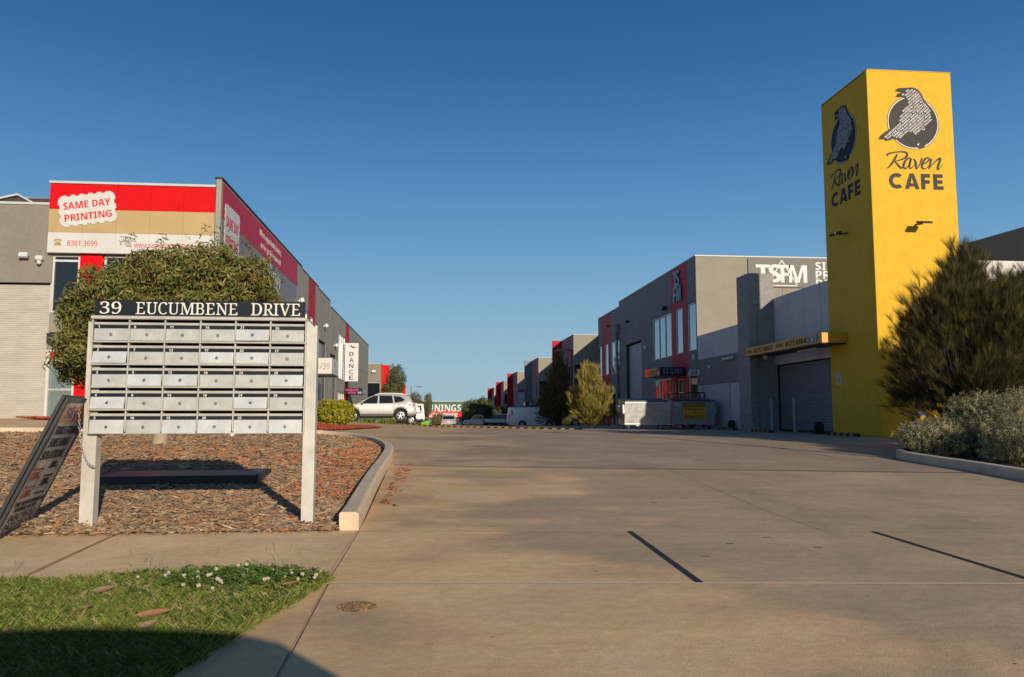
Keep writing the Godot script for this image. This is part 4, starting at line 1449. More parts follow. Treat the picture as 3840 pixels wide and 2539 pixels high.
# four wide, heavy capitals
func heavy_cafe(b: B, xf: Transform3D, w: float, h: float) -> void:
	var c := PackedVector2Array()
	for i in 25:
		var a := lerpf(0.82, TAU - 0.82, i / 24.0)
		c.append(Vector2(0.145 + cos(a) * 0.145, 0.5 + sin(a) * 0.5))
	for i in 25:
		var a := lerpf(TAU - 0.95, 0.95, i / 24.0)
		c.append(Vector2(0.145 + cos(a) * 0.073, 0.5 + sin(a) * 0.25))
	var parts := [c,
		PackedVector2Array([Vector2(0.29, 0), Vector2(0.38, 1), Vector2(0.455, 1), Vector2(0.418, 0.72), Vector2(0.392, 0.42), Vector2(0.46, 0.42), Vector2(0.455, 1), Vector2(0.56, 0), Vector2(0.48, 0), Vector2(0.468, 0.2), Vector2(0.383, 0.2), Vector2(0.366, 0)]),
		PackedVector2Array([Vector2(0.59, 0), Vector2(0.59, 1), Vector2(0.76, 1), Vector2(0.76, 0.76), Vector2(0.665, 0.76), Vector2(0.665, 0.6), Vector2(0.75, 0.6), Vector2(0.75, 0.37), Vector2(0.665, 0.37), Vector2(0.665, 0)]),
		PackedVector2Array([Vector2(0.815, 0), Vector2(0.815, 1), Vector2(0.995, 1), Vector2(0.995, 0.77), Vector2(0.89, 0.77), Vector2(0.89, 0.61), Vector2(0.985, 0.61), Vector2(0.985, 0.39), Vector2(0.89, 0.39), Vector2(0.89, 0.23), Vector2(1.0, 0.23), Vector2(1.0, 0)])]
	parts[1] = PackedVector2Array([Vector2(0.29, 0), Vector2(0.383, 1), Vector2(0.463, 1), Vector2(0.563, 0), Vector2(0.482, 0), Vector2(0.468, 0.16), Vector2(0.378, 0.16), Vector2(0.364, 0)])
	for q in parts:
		var p := PackedVector2Array()
		for k in q: p.append(Vector2(k.x * w, k.y * h))
		if q == parts[1]:
			var left := PackedVector2Array([Vector2(0.29, 0), Vector2(0.383, 1), Vector2(0.424, 1), Vector2(0.424, 0.74), Vector2(0.396, 0.36), Vector2(0.424, 0.36), Vector2(0.424, 0.16), Vector2(0.378, 0.16), Vector2(0.364, 0)])
			var half := PackedVector2Array()
			var other := PackedVector2Array()
			for k in left:
				half.append(Vector2(k.x * w, k.y * h))
				other.append(Vector2((0.848 - k.x) * w, k.y * h))
			b.plate(half, xf, 0.004)
			b.plate(other, xf, 0.004)
			continue
		b.plate(p, xf, 0.004)

func build_cafe() -> void:
	var t := thing("cafe_tower", "tall bright yellow sign tower with bird emblem on two faces", "tower")
	var gy := 0.30
	var top := 11.9
	var x0 := 13.46
	var x1 := 16.26
	var z0 := -23.0
	var z1 := -26.0
	var body := B.new()
	for y in [1.5, 4.5, 7.5, 10.5]:
		body.span(Vector3(x0 + 0.2, y, z0 - 0.11), Vector3(x0 + 0.35, y + 0.15, z1 + 0.05))
		body.span(Vector3(x0 + 0.35, y, z0 - 0.11), Vector3(x1 - 0.05, y + 0.15, z0 - 0.25))
	put("inner_frame", body, M.wall_mid, t)
	panel(t, facing(Vector3(0, 0, z0), TOWARDS), x0 + 0.02, x1, gy, top, M.yellow, 0.0, 0.10, "face_panel", 0.0)
	var SF := facing(Vector3(x0, 0, 0), LANE_R)
	panel(t, SF, z1, z0 - 0.14, gy, top - 0.03, M.yellow, 0.0, 0.2, "face_panel", 0.004)
	panel(t, SF, z0 - 0.132, z0 - 0.004, gy, top - 0.01, M.yellow, 0.012, 0.2, "corner_strip", 0.0)
	var ef := facing(Vector3(14.92, 10.22, z0 + 0.002), TOWARDS)
	bird_emblem(t, ef, 0.00292)
	var wf := B.new()
	script_word(wf, ef, 0.00292)
	heavy_cafe(wf, facing(Vector3(14.03, 8.075, z0 + 0.002), TOWARDS), 1.80, 0.50)
	put("lettering", wf, M.ink, t)
	var es := facing(Vector3(x0 - 0.002, 10.22, -24.58), LANE_R)
	bird_emblem(t, es, 0.00285)
	var ws := B.new()
	script_word(ws, es, 0.00292)
	heavy_cafe(ws, facing(Vector3(x0 - 0.002, 8.07, -25.50), LANE_R), 1.86, 0.50)
	put("lettering", ws, M.ink, t)
	for q in [[facing(Vector3(14.86, 6.9, z0), TOWARDS), 0], [facing(Vector3(x0, 6.95, -24.55), LANE_R), 1]]:
		var l := B.new()
		var f: Transform3D = q[0]
		l.bar(f * Vector3(0, 0.05, 0.0), f * Vector3(0, 0.0, 0.3), 0.05, 0.05)
		l.box(f * Vector3(0, 0.02, 0.42), Vector3(0.36, 0.07, 0.30), 0.015, f.basis * Basis(Vector3(1, 0, 0), 0.25))
		put("floodlight", l, M.dark_trim, t)
	var nb := B.new()
	wall_box(nb, SF, -25.62, -25.36, 2.05, 2.42, 0.0, 0.008)
	var nt := put("notice", nb, M.white_ink, t)
	var nh := B.new()
	wall_box(nh, SF, -25.61, -25.37, 2.32, 2.41, 0.009, 0.012)
	put("notice_heading", nh, M.sky_blue, nt)
	var nl := B.new()
	letters(nl, "NOTICE", SF.translated_local(Vector3(-25.56, 2.345, 0.0125)), 0.14, 0.035, "Droid Sans", true, 0.002)
	put("notice_lettering", nl, M.white_ink, nt)
	var nl2 := B.new()
	for i in 4:
		letters(nl2, ["NO PARKING", "ROLLER DOOR", "KEEP CLEAR AT", "ALL TIMES"][i], SF.translated_local(Vector3(-25.59, 2.26 - i * 0.055, 0.009)), 0.20, 0.03, "Droid Sans", true, 0.002)
	put("notice_print", nl2, M.ink, nt)
	var cap := B.new()
	cap.span(Vector3(x0 - 0.01, top, z0 + 0.01), Vector3(x1, top + 0.02, z0 - 0.12))
	cap.span(Vector3(x0 - 0.01, top, z0 - 0.121), Vector3(x0 + 0.22, top + 0.02, z1))
	put("cap", cap, M.yellow, t)

	# water fittings on the tower's foot
	var tap := thing("water_meter", "bare pipework with brass valve standing at the tower's foot", "pipework", Vector3(0, 0, 0))
	var tb := B.new()
	tb.tube([Vector3(14.52, 0.35, -22.8), Vector3(14.52, 0.78, -22.8), Vector3(14.62, 0.82, -22.8), Vector3(15.0, 0.82, -22.8)], [0.03, 0.03, 0.03, 0.03], 8)
	tb.tube([Vector3(14.62, 0.35, -22.84), Vector3(14.62, 0.8, -22.84)], [0.02, 0.02], 6)
	put("pipe", tb, M.grate, tap)
	var tv := B.new()
	tv.ball(Vector3(14.78, 0.82, -22.8), Vector3(0.15, 0.07, 0.07))
	put("valve", tv, M.lock, tap)
	var tl := B.new()
	tl.box(Vector3(14.74, 1.07, -22.99), Vector3(0.28, 0.13, 0.012))
	put("tag_plate", tl, M.white_ink, tap)

	# the cafe building
	var o := thing("cafe_building", "low grey cafe block with roller door between tower and signwriter", "building")
	var core := B.new()
	core.span(Vector3(13.17, -0.2, -33.2), Vector3(15.6, 4.8, -38.2))
	core.span(Vector3(14.1, -0.2, -26.95), Vector3(16.0, 5.6, -33.2))
	core.span(Vector3(16.0, -0.2, -25.2), Vector3(34.0, 5.4, -38.2))
	put("core", core, M.core, o)
	var S := facing(Vector3(13, 0, 0), LANE_R)
	panel(o, S, -35.36, -32.55, 3.71, 4.94, M.wall_mid)
	panel(o, S, -38.46, -35.36, 3.71, 4.94, M.wall_mid)
	panel(o, S, -35.36, -32.55, 2.47, 3.71, M.wall_dark)
	panel(o, S, -38.46, -35.36, 2.47, 3.71, M.wall_dark)
	panel(o, S, -38.46, -35.36, 0.1, 2.47, M.wall_pale)
	panel(o, S, -35.36, -34.32, 0.1, 2.47, M.wall_pale)
	panel(o, S, -33.2, -32.55, 0.1, 2.47, M.wall_mid)
	var pd := B.new()
	wall_box(pd, S, -34.3, -33.22, 0.38, 2.45, -0.12, -0.05, 0.004)
	var door := put("door", pd, M.wall_mid, o)
	var hd := B.new()
	wall_box(hd, S, -33.38, -33.3, 1.3, 1.55, -0.05, -0.01, 0.008)
	put("handle", hd, M.alu, door)
	for q in [[-36.6, 3.30], [-34.2, 3.52]]:
		var wl := B.new()
		if q[0] < -36: wall_box(wl, S, q[0] - 0.1, q[0] + 0.1, q[1] - 0.07, q[1] + 0.07, 0, 0.12, 0.03)
		else: wall_box(wl, S, q[0] - 0.65, q[0] + 0.65, q[1] - 0.06, q[1] + 0.06, 0, 0.14, 0.05)
		put("wall_light", wl, M.alu, o)
	var cam := B.new()
	wall_box(cam, S, -38.3, -38.1, 2.95, 3.25, 0, 0.1, 0.02)
	cam.bar(S * Vector3(-38.2, 3.2, 0.05), S * Vector3(-38.2, 3.2, 0.5), 0.08, 0.08)
	cam.ball(S * Vector3(-38.2, 3.02, 0.5), Vector3(0.12, 0.14, 0.12))
	put("camera_housing", cam, M.sign_white, o)
	# pillar
	var pl := B.new()
	pl.span(Vector3(12.75, 0.2, -31.26), Vector3(13.08, 6.85, -32.5), 0.006)
	pl.span(Vector3(13.10, 0.2, -31.30), Vector3(13.86, 6.85, -32.5), 0.006)
	put("pillar", pl, worn(paint(0.30, 0.29, 0.265, 0.75), tex.streak, 2.0), o)
	# recessed wall above the roller door
	var W := facing(Vector3(13.84, 0, 0), LANE_R)
	for q in [[-31.3, -29.87], [-29.87, -28.61], [-28.61, -27.29], [-27.29, -26.0]]:
		panel(o, W, q[0], q[1], 3.05, 5.82, M.wall_mid, 0.0, 0.15)
	panel(o, W, -31.3, -31.16, 0.2, 3.05, M.wall_dark)
	roller_door(o, W, -31.1, -26.1, 0.40, 3.03, M.shutter_dark, 0.10, 0.09, 0.018)
	# street side, right of the tower
	var F := facing(Vector3(0, 0, -25.0), TOWARDS)
	for k in 5:
		panel(o, F, 16.42 + k * 2.4, 16.42 + (k + 1) * 2.4, 3.9, 6.27, M.sign_white, 0.02, 0.2, "sign_sheet", 0.004)
	panel(o, F, 16.42, 18.0, 0.1, 3.9, M.yellow)
	for k in 3:
		panel(o, F, 18.0 + k * 2.2, 18.0 + (k + 1) * 2.2, 0.1, 2.95, M.sign_white)
	window(o, F, 18.0, 28.0, 2.97, 3.88, 4, M.dark_glass, M.dark_trim, 0.05)
	var rf := B.new()
	rf.plate(PackedVector2Array([Vector2(16.42, 6.30), Vector2(28.5, 6.30), Vector2(28.5, 9.9), Vector2(16.42, 6.42)]), facing(Vector3(0, 0, -25.3), TOWARDS), 0.3)
	put("roof_gable", rf, M.gable, o)
	var bs := B.new()
	wall_box(bs, F, 17.15, 17.75, 2.1, 2.35, 0.004, 0.015)
	put("blue_sign", bs, M.sky_blue, o)
	var bw := B.new()
	wall_box(bw, F, 17.15, 17.75, 1.75, 2.098, 0.004, 0.015)
	put("white_sign", bw, M.white_ink, o)

	# awnings
	var aw := thing("cafe_awning", "orange flat awning with phone numbers over the cafe roller door", "awning")
	var fa := B.new()
	fa.span(Vector3(12.58, 3.40, -24.82), Vector3(13.445, 3.73, -31.24), 0.006)
	put("fascia", fa, M.orange, aw)
	var so := B.new()
	so.span(Vector3(12.62, 3.37, -24.9), Vector3(13.45, 3.398, -31.2))
	put("soffit", so, M.dark_trim, aw)
	var A := facing(Vector3(12.578, 0, 0), LANE_R)
	var nm := B.new()
	letters(nm, "PH:", A.translated_local(Vector3(-31.05, 3.48, 0)), 0.50, 0.14, "Droid Sans", true)
	letters(nm, "8372 6803", A.translated_local(Vector3(-30.40, 3.47, 0)), 1.75, 0.18, "Droid Sans", true)
	letters(nm, "FAX:", A.translated_local(Vector3(-28.35, 3.50, 0)), 0.62, 0.14, "Droid Sans", true)
	letters(nm, "8372 6804", A.translated_local(Vector3(-27.55, 3.48, 0)), 1.60, 0.18, "Droid Sans", true)
	put("lettering", nm, M.ink, aw)
	for k in 3:
		var c := PackedVector2Array()
		for i in 24: c.append(Vector2(-25.78 + k * 0.29 + cos(TAU * i / 24.0) * 0.125, 3.565 + sin(TAU * i / 24.0) * 0.125))
		var cb := B.new()
		cb.plate(c, A, 0.005)
		var disc := put("round_badge", cb, [M.blue, M.sky_blue, M.navy][k], aw)
		var cs := B.new()
		var at := A.translated_local(Vector3(-25.78 + k * 0.29, 3.565, 0.006))
		if k == 0: letters(cs, "f", at.translated_local(Vector3(-0.035, -0.085, 0)), 0.08, 0.16, "Droid Sans", true)
		elif k == 1:
			cs.stroke([Vector3(-0.08, -0.06, 0.01), Vector3(0.0, -0.04, 0.05), Vector3(0.05, 0.02, 0.06), Vector3(0.09, 0.04, 0.01)], at)
			cs.stroke([Vector3(-0.07, 0.05, 0.02), Vector3(-0.03, 0.0, 0.05), Vector3(0.02, -0.01, 0.03)], at)
		else:
			cs.stroke([Vector3(-0.06, -0.06, 0.018), Vector3(-0.06, 0.06, 0.018), Vector3(0.06, 0.06, 0.018), Vector3(0.06, -0.06, 0.018), Vector3(-0.06, -0.06, 0.018)], at, 0.004, 3)
			cs.ball(at * Vector3(0, 0, 0), Vector3(0.03, 0.03, 0.03))
		put("badge_symbol", cs, M.white_ink, disc)
	var sl := B.new()
	sl.bar(Vector3(13.1, 3.32, -26.2), Vector3(13.1, 3.32, -27.6), 0.14, 0.08, 0.02)
	sl.lathe([Vector2(0.0, -0.12), Vector2(0.06, -0.1), Vector2(0.09, -0.02), Vector2(0.09, 0.02)], Vector3(13.0, 3.34, -30.3), 12)
	put("soffit_light", sl, M.alu, aw)

	var aw3 := thing("cafe_awning", "yellow flat awning over the cafe front behind the she-oak", "awning")
	var f2 := B.new()
	f2.span(Vector3(14.75, 3.36, -21.5), Vector3(30.0, 3.74, -22.98), 0.006)
	f2.span(Vector3(16.44, 3.36, -22.98), Vector3(30.0, 3.74, -24.95), 0.006)
	put("fascia", f2, M.orange, aw3)
	var s2 := B.new()
	s2.span(Vector3(14.8, 3.33, -21.55), Vector3(30.0, 3.358, -22.98))
	put("soffit", s2, M.dark_trim, aw3)

	# bollards, wheel stops
	var bo := thing("bollard", "dark grey bollard before the roller door, farther from the tower", "bollard", on_ground(13.25, -30.4), 0, "bollards before the cafe roller door")
	var bb := B.new()
	bb.lathe([Vector2(0.085, 0), Vector2(0.085, 1.26), Vector2(0.075, 1.29), Vector2(0, 1.295)], Vector3.ZERO, 16)
	put("post", bb, M.post_grey, bo)
	var bf := B.new()
	bf.box(Vector3(0, 0.008, 0), Vector3(0.28, 0.016, 0.28), 0.004)
	put("base_plate", bf, M.post_grey, bo)
	copy(bo, "dark grey bollard before the roller door, nearer to the tower", on_ground(13.25, -28.4))

	var ws2 := thing("wheel_stop", "black and amber wheel stop nearest to the yellow tower", "wheel stop", on_ground(12.75, -24.0), PI / 2 + 0.0, "wheel stops along the cafe wall")
	for k in 9:
		var q := B.new()
		var u := -0.8 + k * 0.2
		q.plate(PackedVector2Array([Vector2(-0.08, 0), Vector2(0.08, 0), Vector2(0.05, 0.105), Vector2(-0.05, 0.105)]), Transform3D(Basis(Vector3(0, 0, 1), Vector3(0, 1, 0), Vector3(-1, 0, 0)), Vector3(u + 0.1, 0, 0)), 0.198)
		put("amber_block" if k % 2 else "black_block", q, M.yellow_dim if k % 2 else M.rubber, ws2)
	copy(ws2, "black and amber wheel stop beside the grey pillar", on_ground(12.35, -29.3), PI / 2)
	copy(ws2, "black and amber wheel stop by the grey side door", on_ground(12.45, -33.2), PI / 2)
	for q in [[13.15, -26.4, "low black rubber buffer at the left foot of the tower"], [12.8, -33.6, "low black rubber buffer beside the pale wall's door"]]:
		var m := thing("rubber_buffer", q[2], "buffer", on_ground(q[0], q[1]), 0, "rubber buffers")
		var mb := B.new()
		mb.plate(PackedVector2Array([Vector2(-0.15, 0), Vector2(0.15, 0), Vector2(0.15, 0.3), Vector2(0.08, 0.42), Vector2(-0.08, 0.42), Vector2(-0.15, 0.3)]), Transform3D(Basis(), Vector3(0, 0, -0.08)), 0.16)
		put("block", mb, M.rubber, m)
		var mf := B.new()
		mf.box(Vector3(0, 0.02, 0), Vector3(0.42, 0.04, 0.3), 0.008)
		put("foot", mf, M.rubber, m)

# ---------------------------------------------------------------- the green warehouse that closes the view
func build_warehouse() -> void:
	var o := thing("hardware_warehouse", "long green warehouse with red and white sign closing the lane", "building")
	var F := facing(Vector3(0, 0, -235), TOWARDS)
	var core := B.new()
	core.span(Vector3(-60, -2, -235.3), Vector3(70, 4.5, -275))
	put("core", core, M.green_clad, o)
	for k in 22:
		panel(o, F, -60 + k * 5.9, -60 + (k + 1) * 5.9, -0.6, 4.62, M.green_clad, 0.0, 0.2, "wall_panel", 0.02)
		panel(o, F, -60 + k * 5.9, -60 + (k + 1) * 5.9, -1.9, -0.62, M.sign_white, 0.0, 0.2, "wall_panel", 0.02)
	var cf := B.new()
	cf.span(Vector3(-60, 4.62, -234.95), Vector3(70, 4.78, -235.4))
	put("cap_flashing", cf, M.flashing, o)
	var bd := B.new()
	wall_box(bd, F, -3.9, 7.6, -0.12, 1.62, 0.0, 0.1)
	put("sign_band", bd, M.red_ink, o)
	var hm := B.new()
	for k in 4:
		var x := -2.6 + k * 2.35
		hm.plate(PackedVector2Array([Vector2(x, 1.62), Vector2(x + 1.3, 1.62), Vector2(x + 0.2, 2.9)]), F, 0.08)
	put("sign_points", hm, M.red_ink, o)
	var lt := B.new()
	letters(lt, "BUNNINGS", F.translated_local(Vector3(-5.6, 1.72, 0.12)), 13.1, 2.0, "Droid Sans", true, 0.05)
	letters(lt, "warehouse", F.translated_local(Vector3(-3.5, 0.05, 0.12)), 10.0, 1.75, "Droid Sans", true, 0.05)
	put("lettering", lt, M.white_ink, o)
	var sb := B.new()
	wall_box(sb, F, 8.3, 9.9, -0.6, 0.35, 0.0, 0.1)
	put("small_sign", sb, M.red_ink, o)
	var p := thing("striped_gable", "small far gable with red and white stripes above the shrubs", "building")
	var pb := B.new()
	pb.plate(PackedVector2Array([Vector2(14.3, -1), Vector2(24, -1), Vector2(24, 10.2), Vector2(19.5, 8.0)]), facing(Vector3(0, 0, -212), TOWARDS), 0.4)
	put("gable_wall", pb, worn(paint(0.26, 0.26, 0.20), tex.blotch, 6.0), p)
	for k in 3:
		var q := B.new()
		q.plate(PackedVector2Array([Vector2(14.6 + k * 1.3, 5.4 + k * 0.3), Vector2(15.9 + k * 1.3, 5.7 + k * 0.3), Vector2(15.9 + k * 1.3, 7.2 - k * 0.2), Vector2(14.6 + k * 1.3, 6.9 - k * 0.1)]), facing(Vector3(0, 0, -211.5), TOWARDS), 0.2)
		put("stripe_sheet", q, [M.red_ink, M.white_ink, M.red_dusty][k], p)

# ---------------------------------------------------------------- the bank of letterboxes
func build_mailboxes() -> void:
	var o := thing("mailbox_bank", "bank of thirty numbered metal letterboxes on two cream posts", "mailboxes")
	var z := -7.80
	var xl := -3.218
	var w := 0.3265
	var pitch := 0.2135
	var top := 1.968
	var f := facing(Vector3(xl, 0, z), TOWARDS)                 # u from the left edge, v height
	var shell := B.new()
	wall_box(shell, f, -0.012, 0.0, top - 5 * pitch, top + 0.0, -0.34, 0.012)
	wall_box(shell, f, 6 * w, 6 * w + 0.012, top - 5 * pitch, top + 0.0, -0.34, 0.012)
	wall_box(shell, f, -0.012, 6 * w + 0.012, top - 5 * pitch - 0.012, top - 5 * pitch, -0.34, 0.0)
	wall_box(shell, f, -0.012, 6 * w + 0.012, top - 5 * pitch, top, -0.35, -0.341)
	put("casing", shell, M.box_frame, o)
	var hood := B.new()
	wall_box(hood, f, -0.02, 6 * w + 0.02, top + 0.001, top + 0.034, -0.345, 0.034, 0.006)
	put("hood", hood, M.box_frame, o)
	for r in range(1, 5):
		var s := B.new()
		var v := top - r * pitch
		wall_box(s, f, -0.014, 6 * w + 0.014, v - 0.006, v + 0.010, -0.33, 0.026, 0.004)
		put("shelf", s, M.box_frame, o)
	for c in range(1, 6):
		var d := B.new()
		for r in 5:
			var v1 := top - r * pitch - (0.0 if r == 0 else 0.0065)
			wall_box(d, f, c * w - 0.0065, c * w + 0.0065, top - (r + 1) * pitch + 0.0105, v1, -0.3, 0.010)
		put("divider", d, M.box_frame, o)
	var ajar := {2: 0.24, 4: 0.22, 5: 0.12, 8: 0.20, 13: 0.22, 15: 0.07, 17: 0.17, 20: 0.16, 21: 0.26, 22: 0.20, 24: 0.25, 28: 0.19, 30: 0.14, 25: 0.05, 7: 0.0}
	for c in 6:
		for r in 5:
			var n := c * 5 + r + 1
			var u0 := c * w + 0.009
			var u1 := (c + 1) * w - 0.009
			var v := top - r * pitch - (0.0 if r == 0 else 0.006)
			var inn := B.new()
			wall_box(inn, f, u0 - 0.002, u1 + 0.002, v - pitch + 0.02, v - 0.001, -0.08, -0.07)
			var cell := put("mailbox", inn, M.box_inside, o)
			var lip := B.new()
			lip.box(f * Vector3((u0 + u1) / 2, v - 0.0395, 0.010), Vector3(u1 - u0, 0.027, 0.010), 0.003, f.basis * Basis(Vector3(1, 0, 0), -0.5))
			put("slot_lip", lip, M.box_frame, cell)
			# the flap hangs from its top edge
			var a: float = ajar.get(n, 0.0) + rng.randf_range(0.0, 0.012)
			var hinge := f * Transform3D(Basis(Vector3(1, 0, 0), -a), Vector3(u0, v - 0.053, 0.004))
			var len := pitch - 0.053 - 0.013
			if r == 4: len = pitch - 0.053 + 0.004
			var dw := u1 - u0
			var door := B.new()
			door.box(hinge * Vector3(dw / 2, -len / 2 - 0.016, 0), Vector3(dw, len - 0.034, 0.010), 0.003, hinge.basis)
			door.box(hinge * Vector3(dw / 2, -len + 0.004, -0.012), Vector3(dw - 0.004, 0.006, 0.03), 0.0, hinge.basis)
			put("door", door, M.box_pale if a > 0.04 else M.box_door, cell)
			var strip := B.new()
			strip.box(hinge * Vector3(dw / 2, -0.0165, 0.0005), Vector3(dw, 0.032, 0.008), 0.0015, hinge.basis)
			put("label_strip", strip, M.black_sign, cell)
			if n < 30:
				var num := B.new()
				letters(num, str(n), hinge * Transform3D(Basis(), Vector3(0.036, -0.029, 0.0048)), 0.0, 0.025, "Droid Sans", true, 0.0015)
				put("number", num, M.white_ink, cell)
			var lock := B.new()
			var lb := hinge.basis * Basis(Vector3(1, 0, 0), PI / 2)
			lock.lathe([Vector2(0.0155, 0.0), Vector2(0.0155, 0.004), Vector2(0.012, 0.007), Vector2(0.011, 0.006), Vector2(0.0, 0.0065)], hinge * Vector3(dw / 2, -len * 0.58 - 0.006, 0.005), 14, lb)
			put("lock", lock, M.lock, cell)
			var key := B.new()
			key.box(hinge * Vector3(dw / 2, -len * 0.58 - 0.006, 0.0118), Vector3(0.003, 0.009, 0.001), 0.0, hinge.basis)
			put("keyhole", key, M.box_inside, cell)
	for q in [[1.27, 0.0], [1.21, 0.1]]:
		var pap := B.new()
		pap.quad(f * Vector3(q[0], top - 5 * pitch - 0.001, 0.012), f * Vector3(q[0] + 0.07, top - 5 * pitch - 0.001, 0.012), f * Vector3(q[0] + 0.04, top - 5 * pitch - 0.035 + q[1] * 0.2, 0.02), f * Vector3(q[0] + 0.035, top - 5 * pitch - 0.035 + q[1] * 0.2, 0.02))
		put("letter_corner", pap, M.white_ink, o)
	# nameboard
	var hb := B.new()
	var seam := 1.03
	wall_box(hb, f, 0.004, seam - 0.001, top + 0.036, top + 0.185, -0.02, 0.006, 0.002)
	wall_box(hb, f, seam + 0.001, 6 * w - 0.006, top + 0.036, top + 0.188, -0.02, 0.006, 0.002)
	var board := put("nameboard", hb, M.black_sign, o)
	var tx := B.new()
	letters(tx, "39", f.translated_local(Vector3(0.052, top + 0.053, 0.0065)), 0.192, 0.117, "Droid Serif", false, 0.006, 0.0, 0.6)
	letters(tx, "EUCUMBENE", f.translated_local(Vector3(0.378, top + 0.053, 0.0065)), 0.938, 0.117, "Droid Serif", false, 0.006, 0.0, 0.6)
	letters(tx, "DRIVE", f.translated_local(Vector3(1.444, top + 0.053, 0.0065)), 0.462, 0.117, "Droid Serif", false, 0.006, 0.0, 0.6)
	put("lettering", tx, worn(paint(0.80, 0.77, 0.66, 0.5), tex.blotch, 0.4), board)
	# posts, cut off aslant
	for q in [[-3.285, -3.162, 1.955, 1.91], [-1.262, -1.150, 2.0, 1.895]]:
		var pb := B.new()
		pb.plate(PackedVector2Array([Vector2(q[0], -0.12), Vector2(q[1], -0.12), Vector2(q[1], q[3]), Vector2(q[0], q[2])]), Transform3D(Basis(), Vector3(0, 0, z - 0.16 + (0.0 if q[0] < -2 else 0.02))), 0.115)
		var post := put("post", pb, M.post, o)
	var chain := thing("chain", "short steel chain tying the leaning board to the post", "chain")
	var prev := Vector3(-3.30, 1.17, -7.74)
	var n2 := 26
	for i in n2:
		var t := (i + 1) / float(n2)
		var p := Vector3(-3.30 + 0.16 * t * t, 1.17 - 0.52 * sin(t * PI * 0.5) - 0.06 * t, -7.775)
		var lk := B.new()
		var dirv := (p - prev).normalized()
		var side := dirv.cross(Vector3(0, 0, 1)).normalized() if i % 2 == 0 else Vector3(0, 0, 1)
		var loop := []
		for k in 9:
			var a := TAU * k / 8.0
			loop.append((p + prev) / 2 + dirv * cos(a) * 0.017 + side * sin(a) * 0.008)
		var rr := []
		for k in 9: rr.append(0.0024)
		lk.tube(loop, rr, 5, false)
		put("link", lk, M.steel, chain)
		prev = p

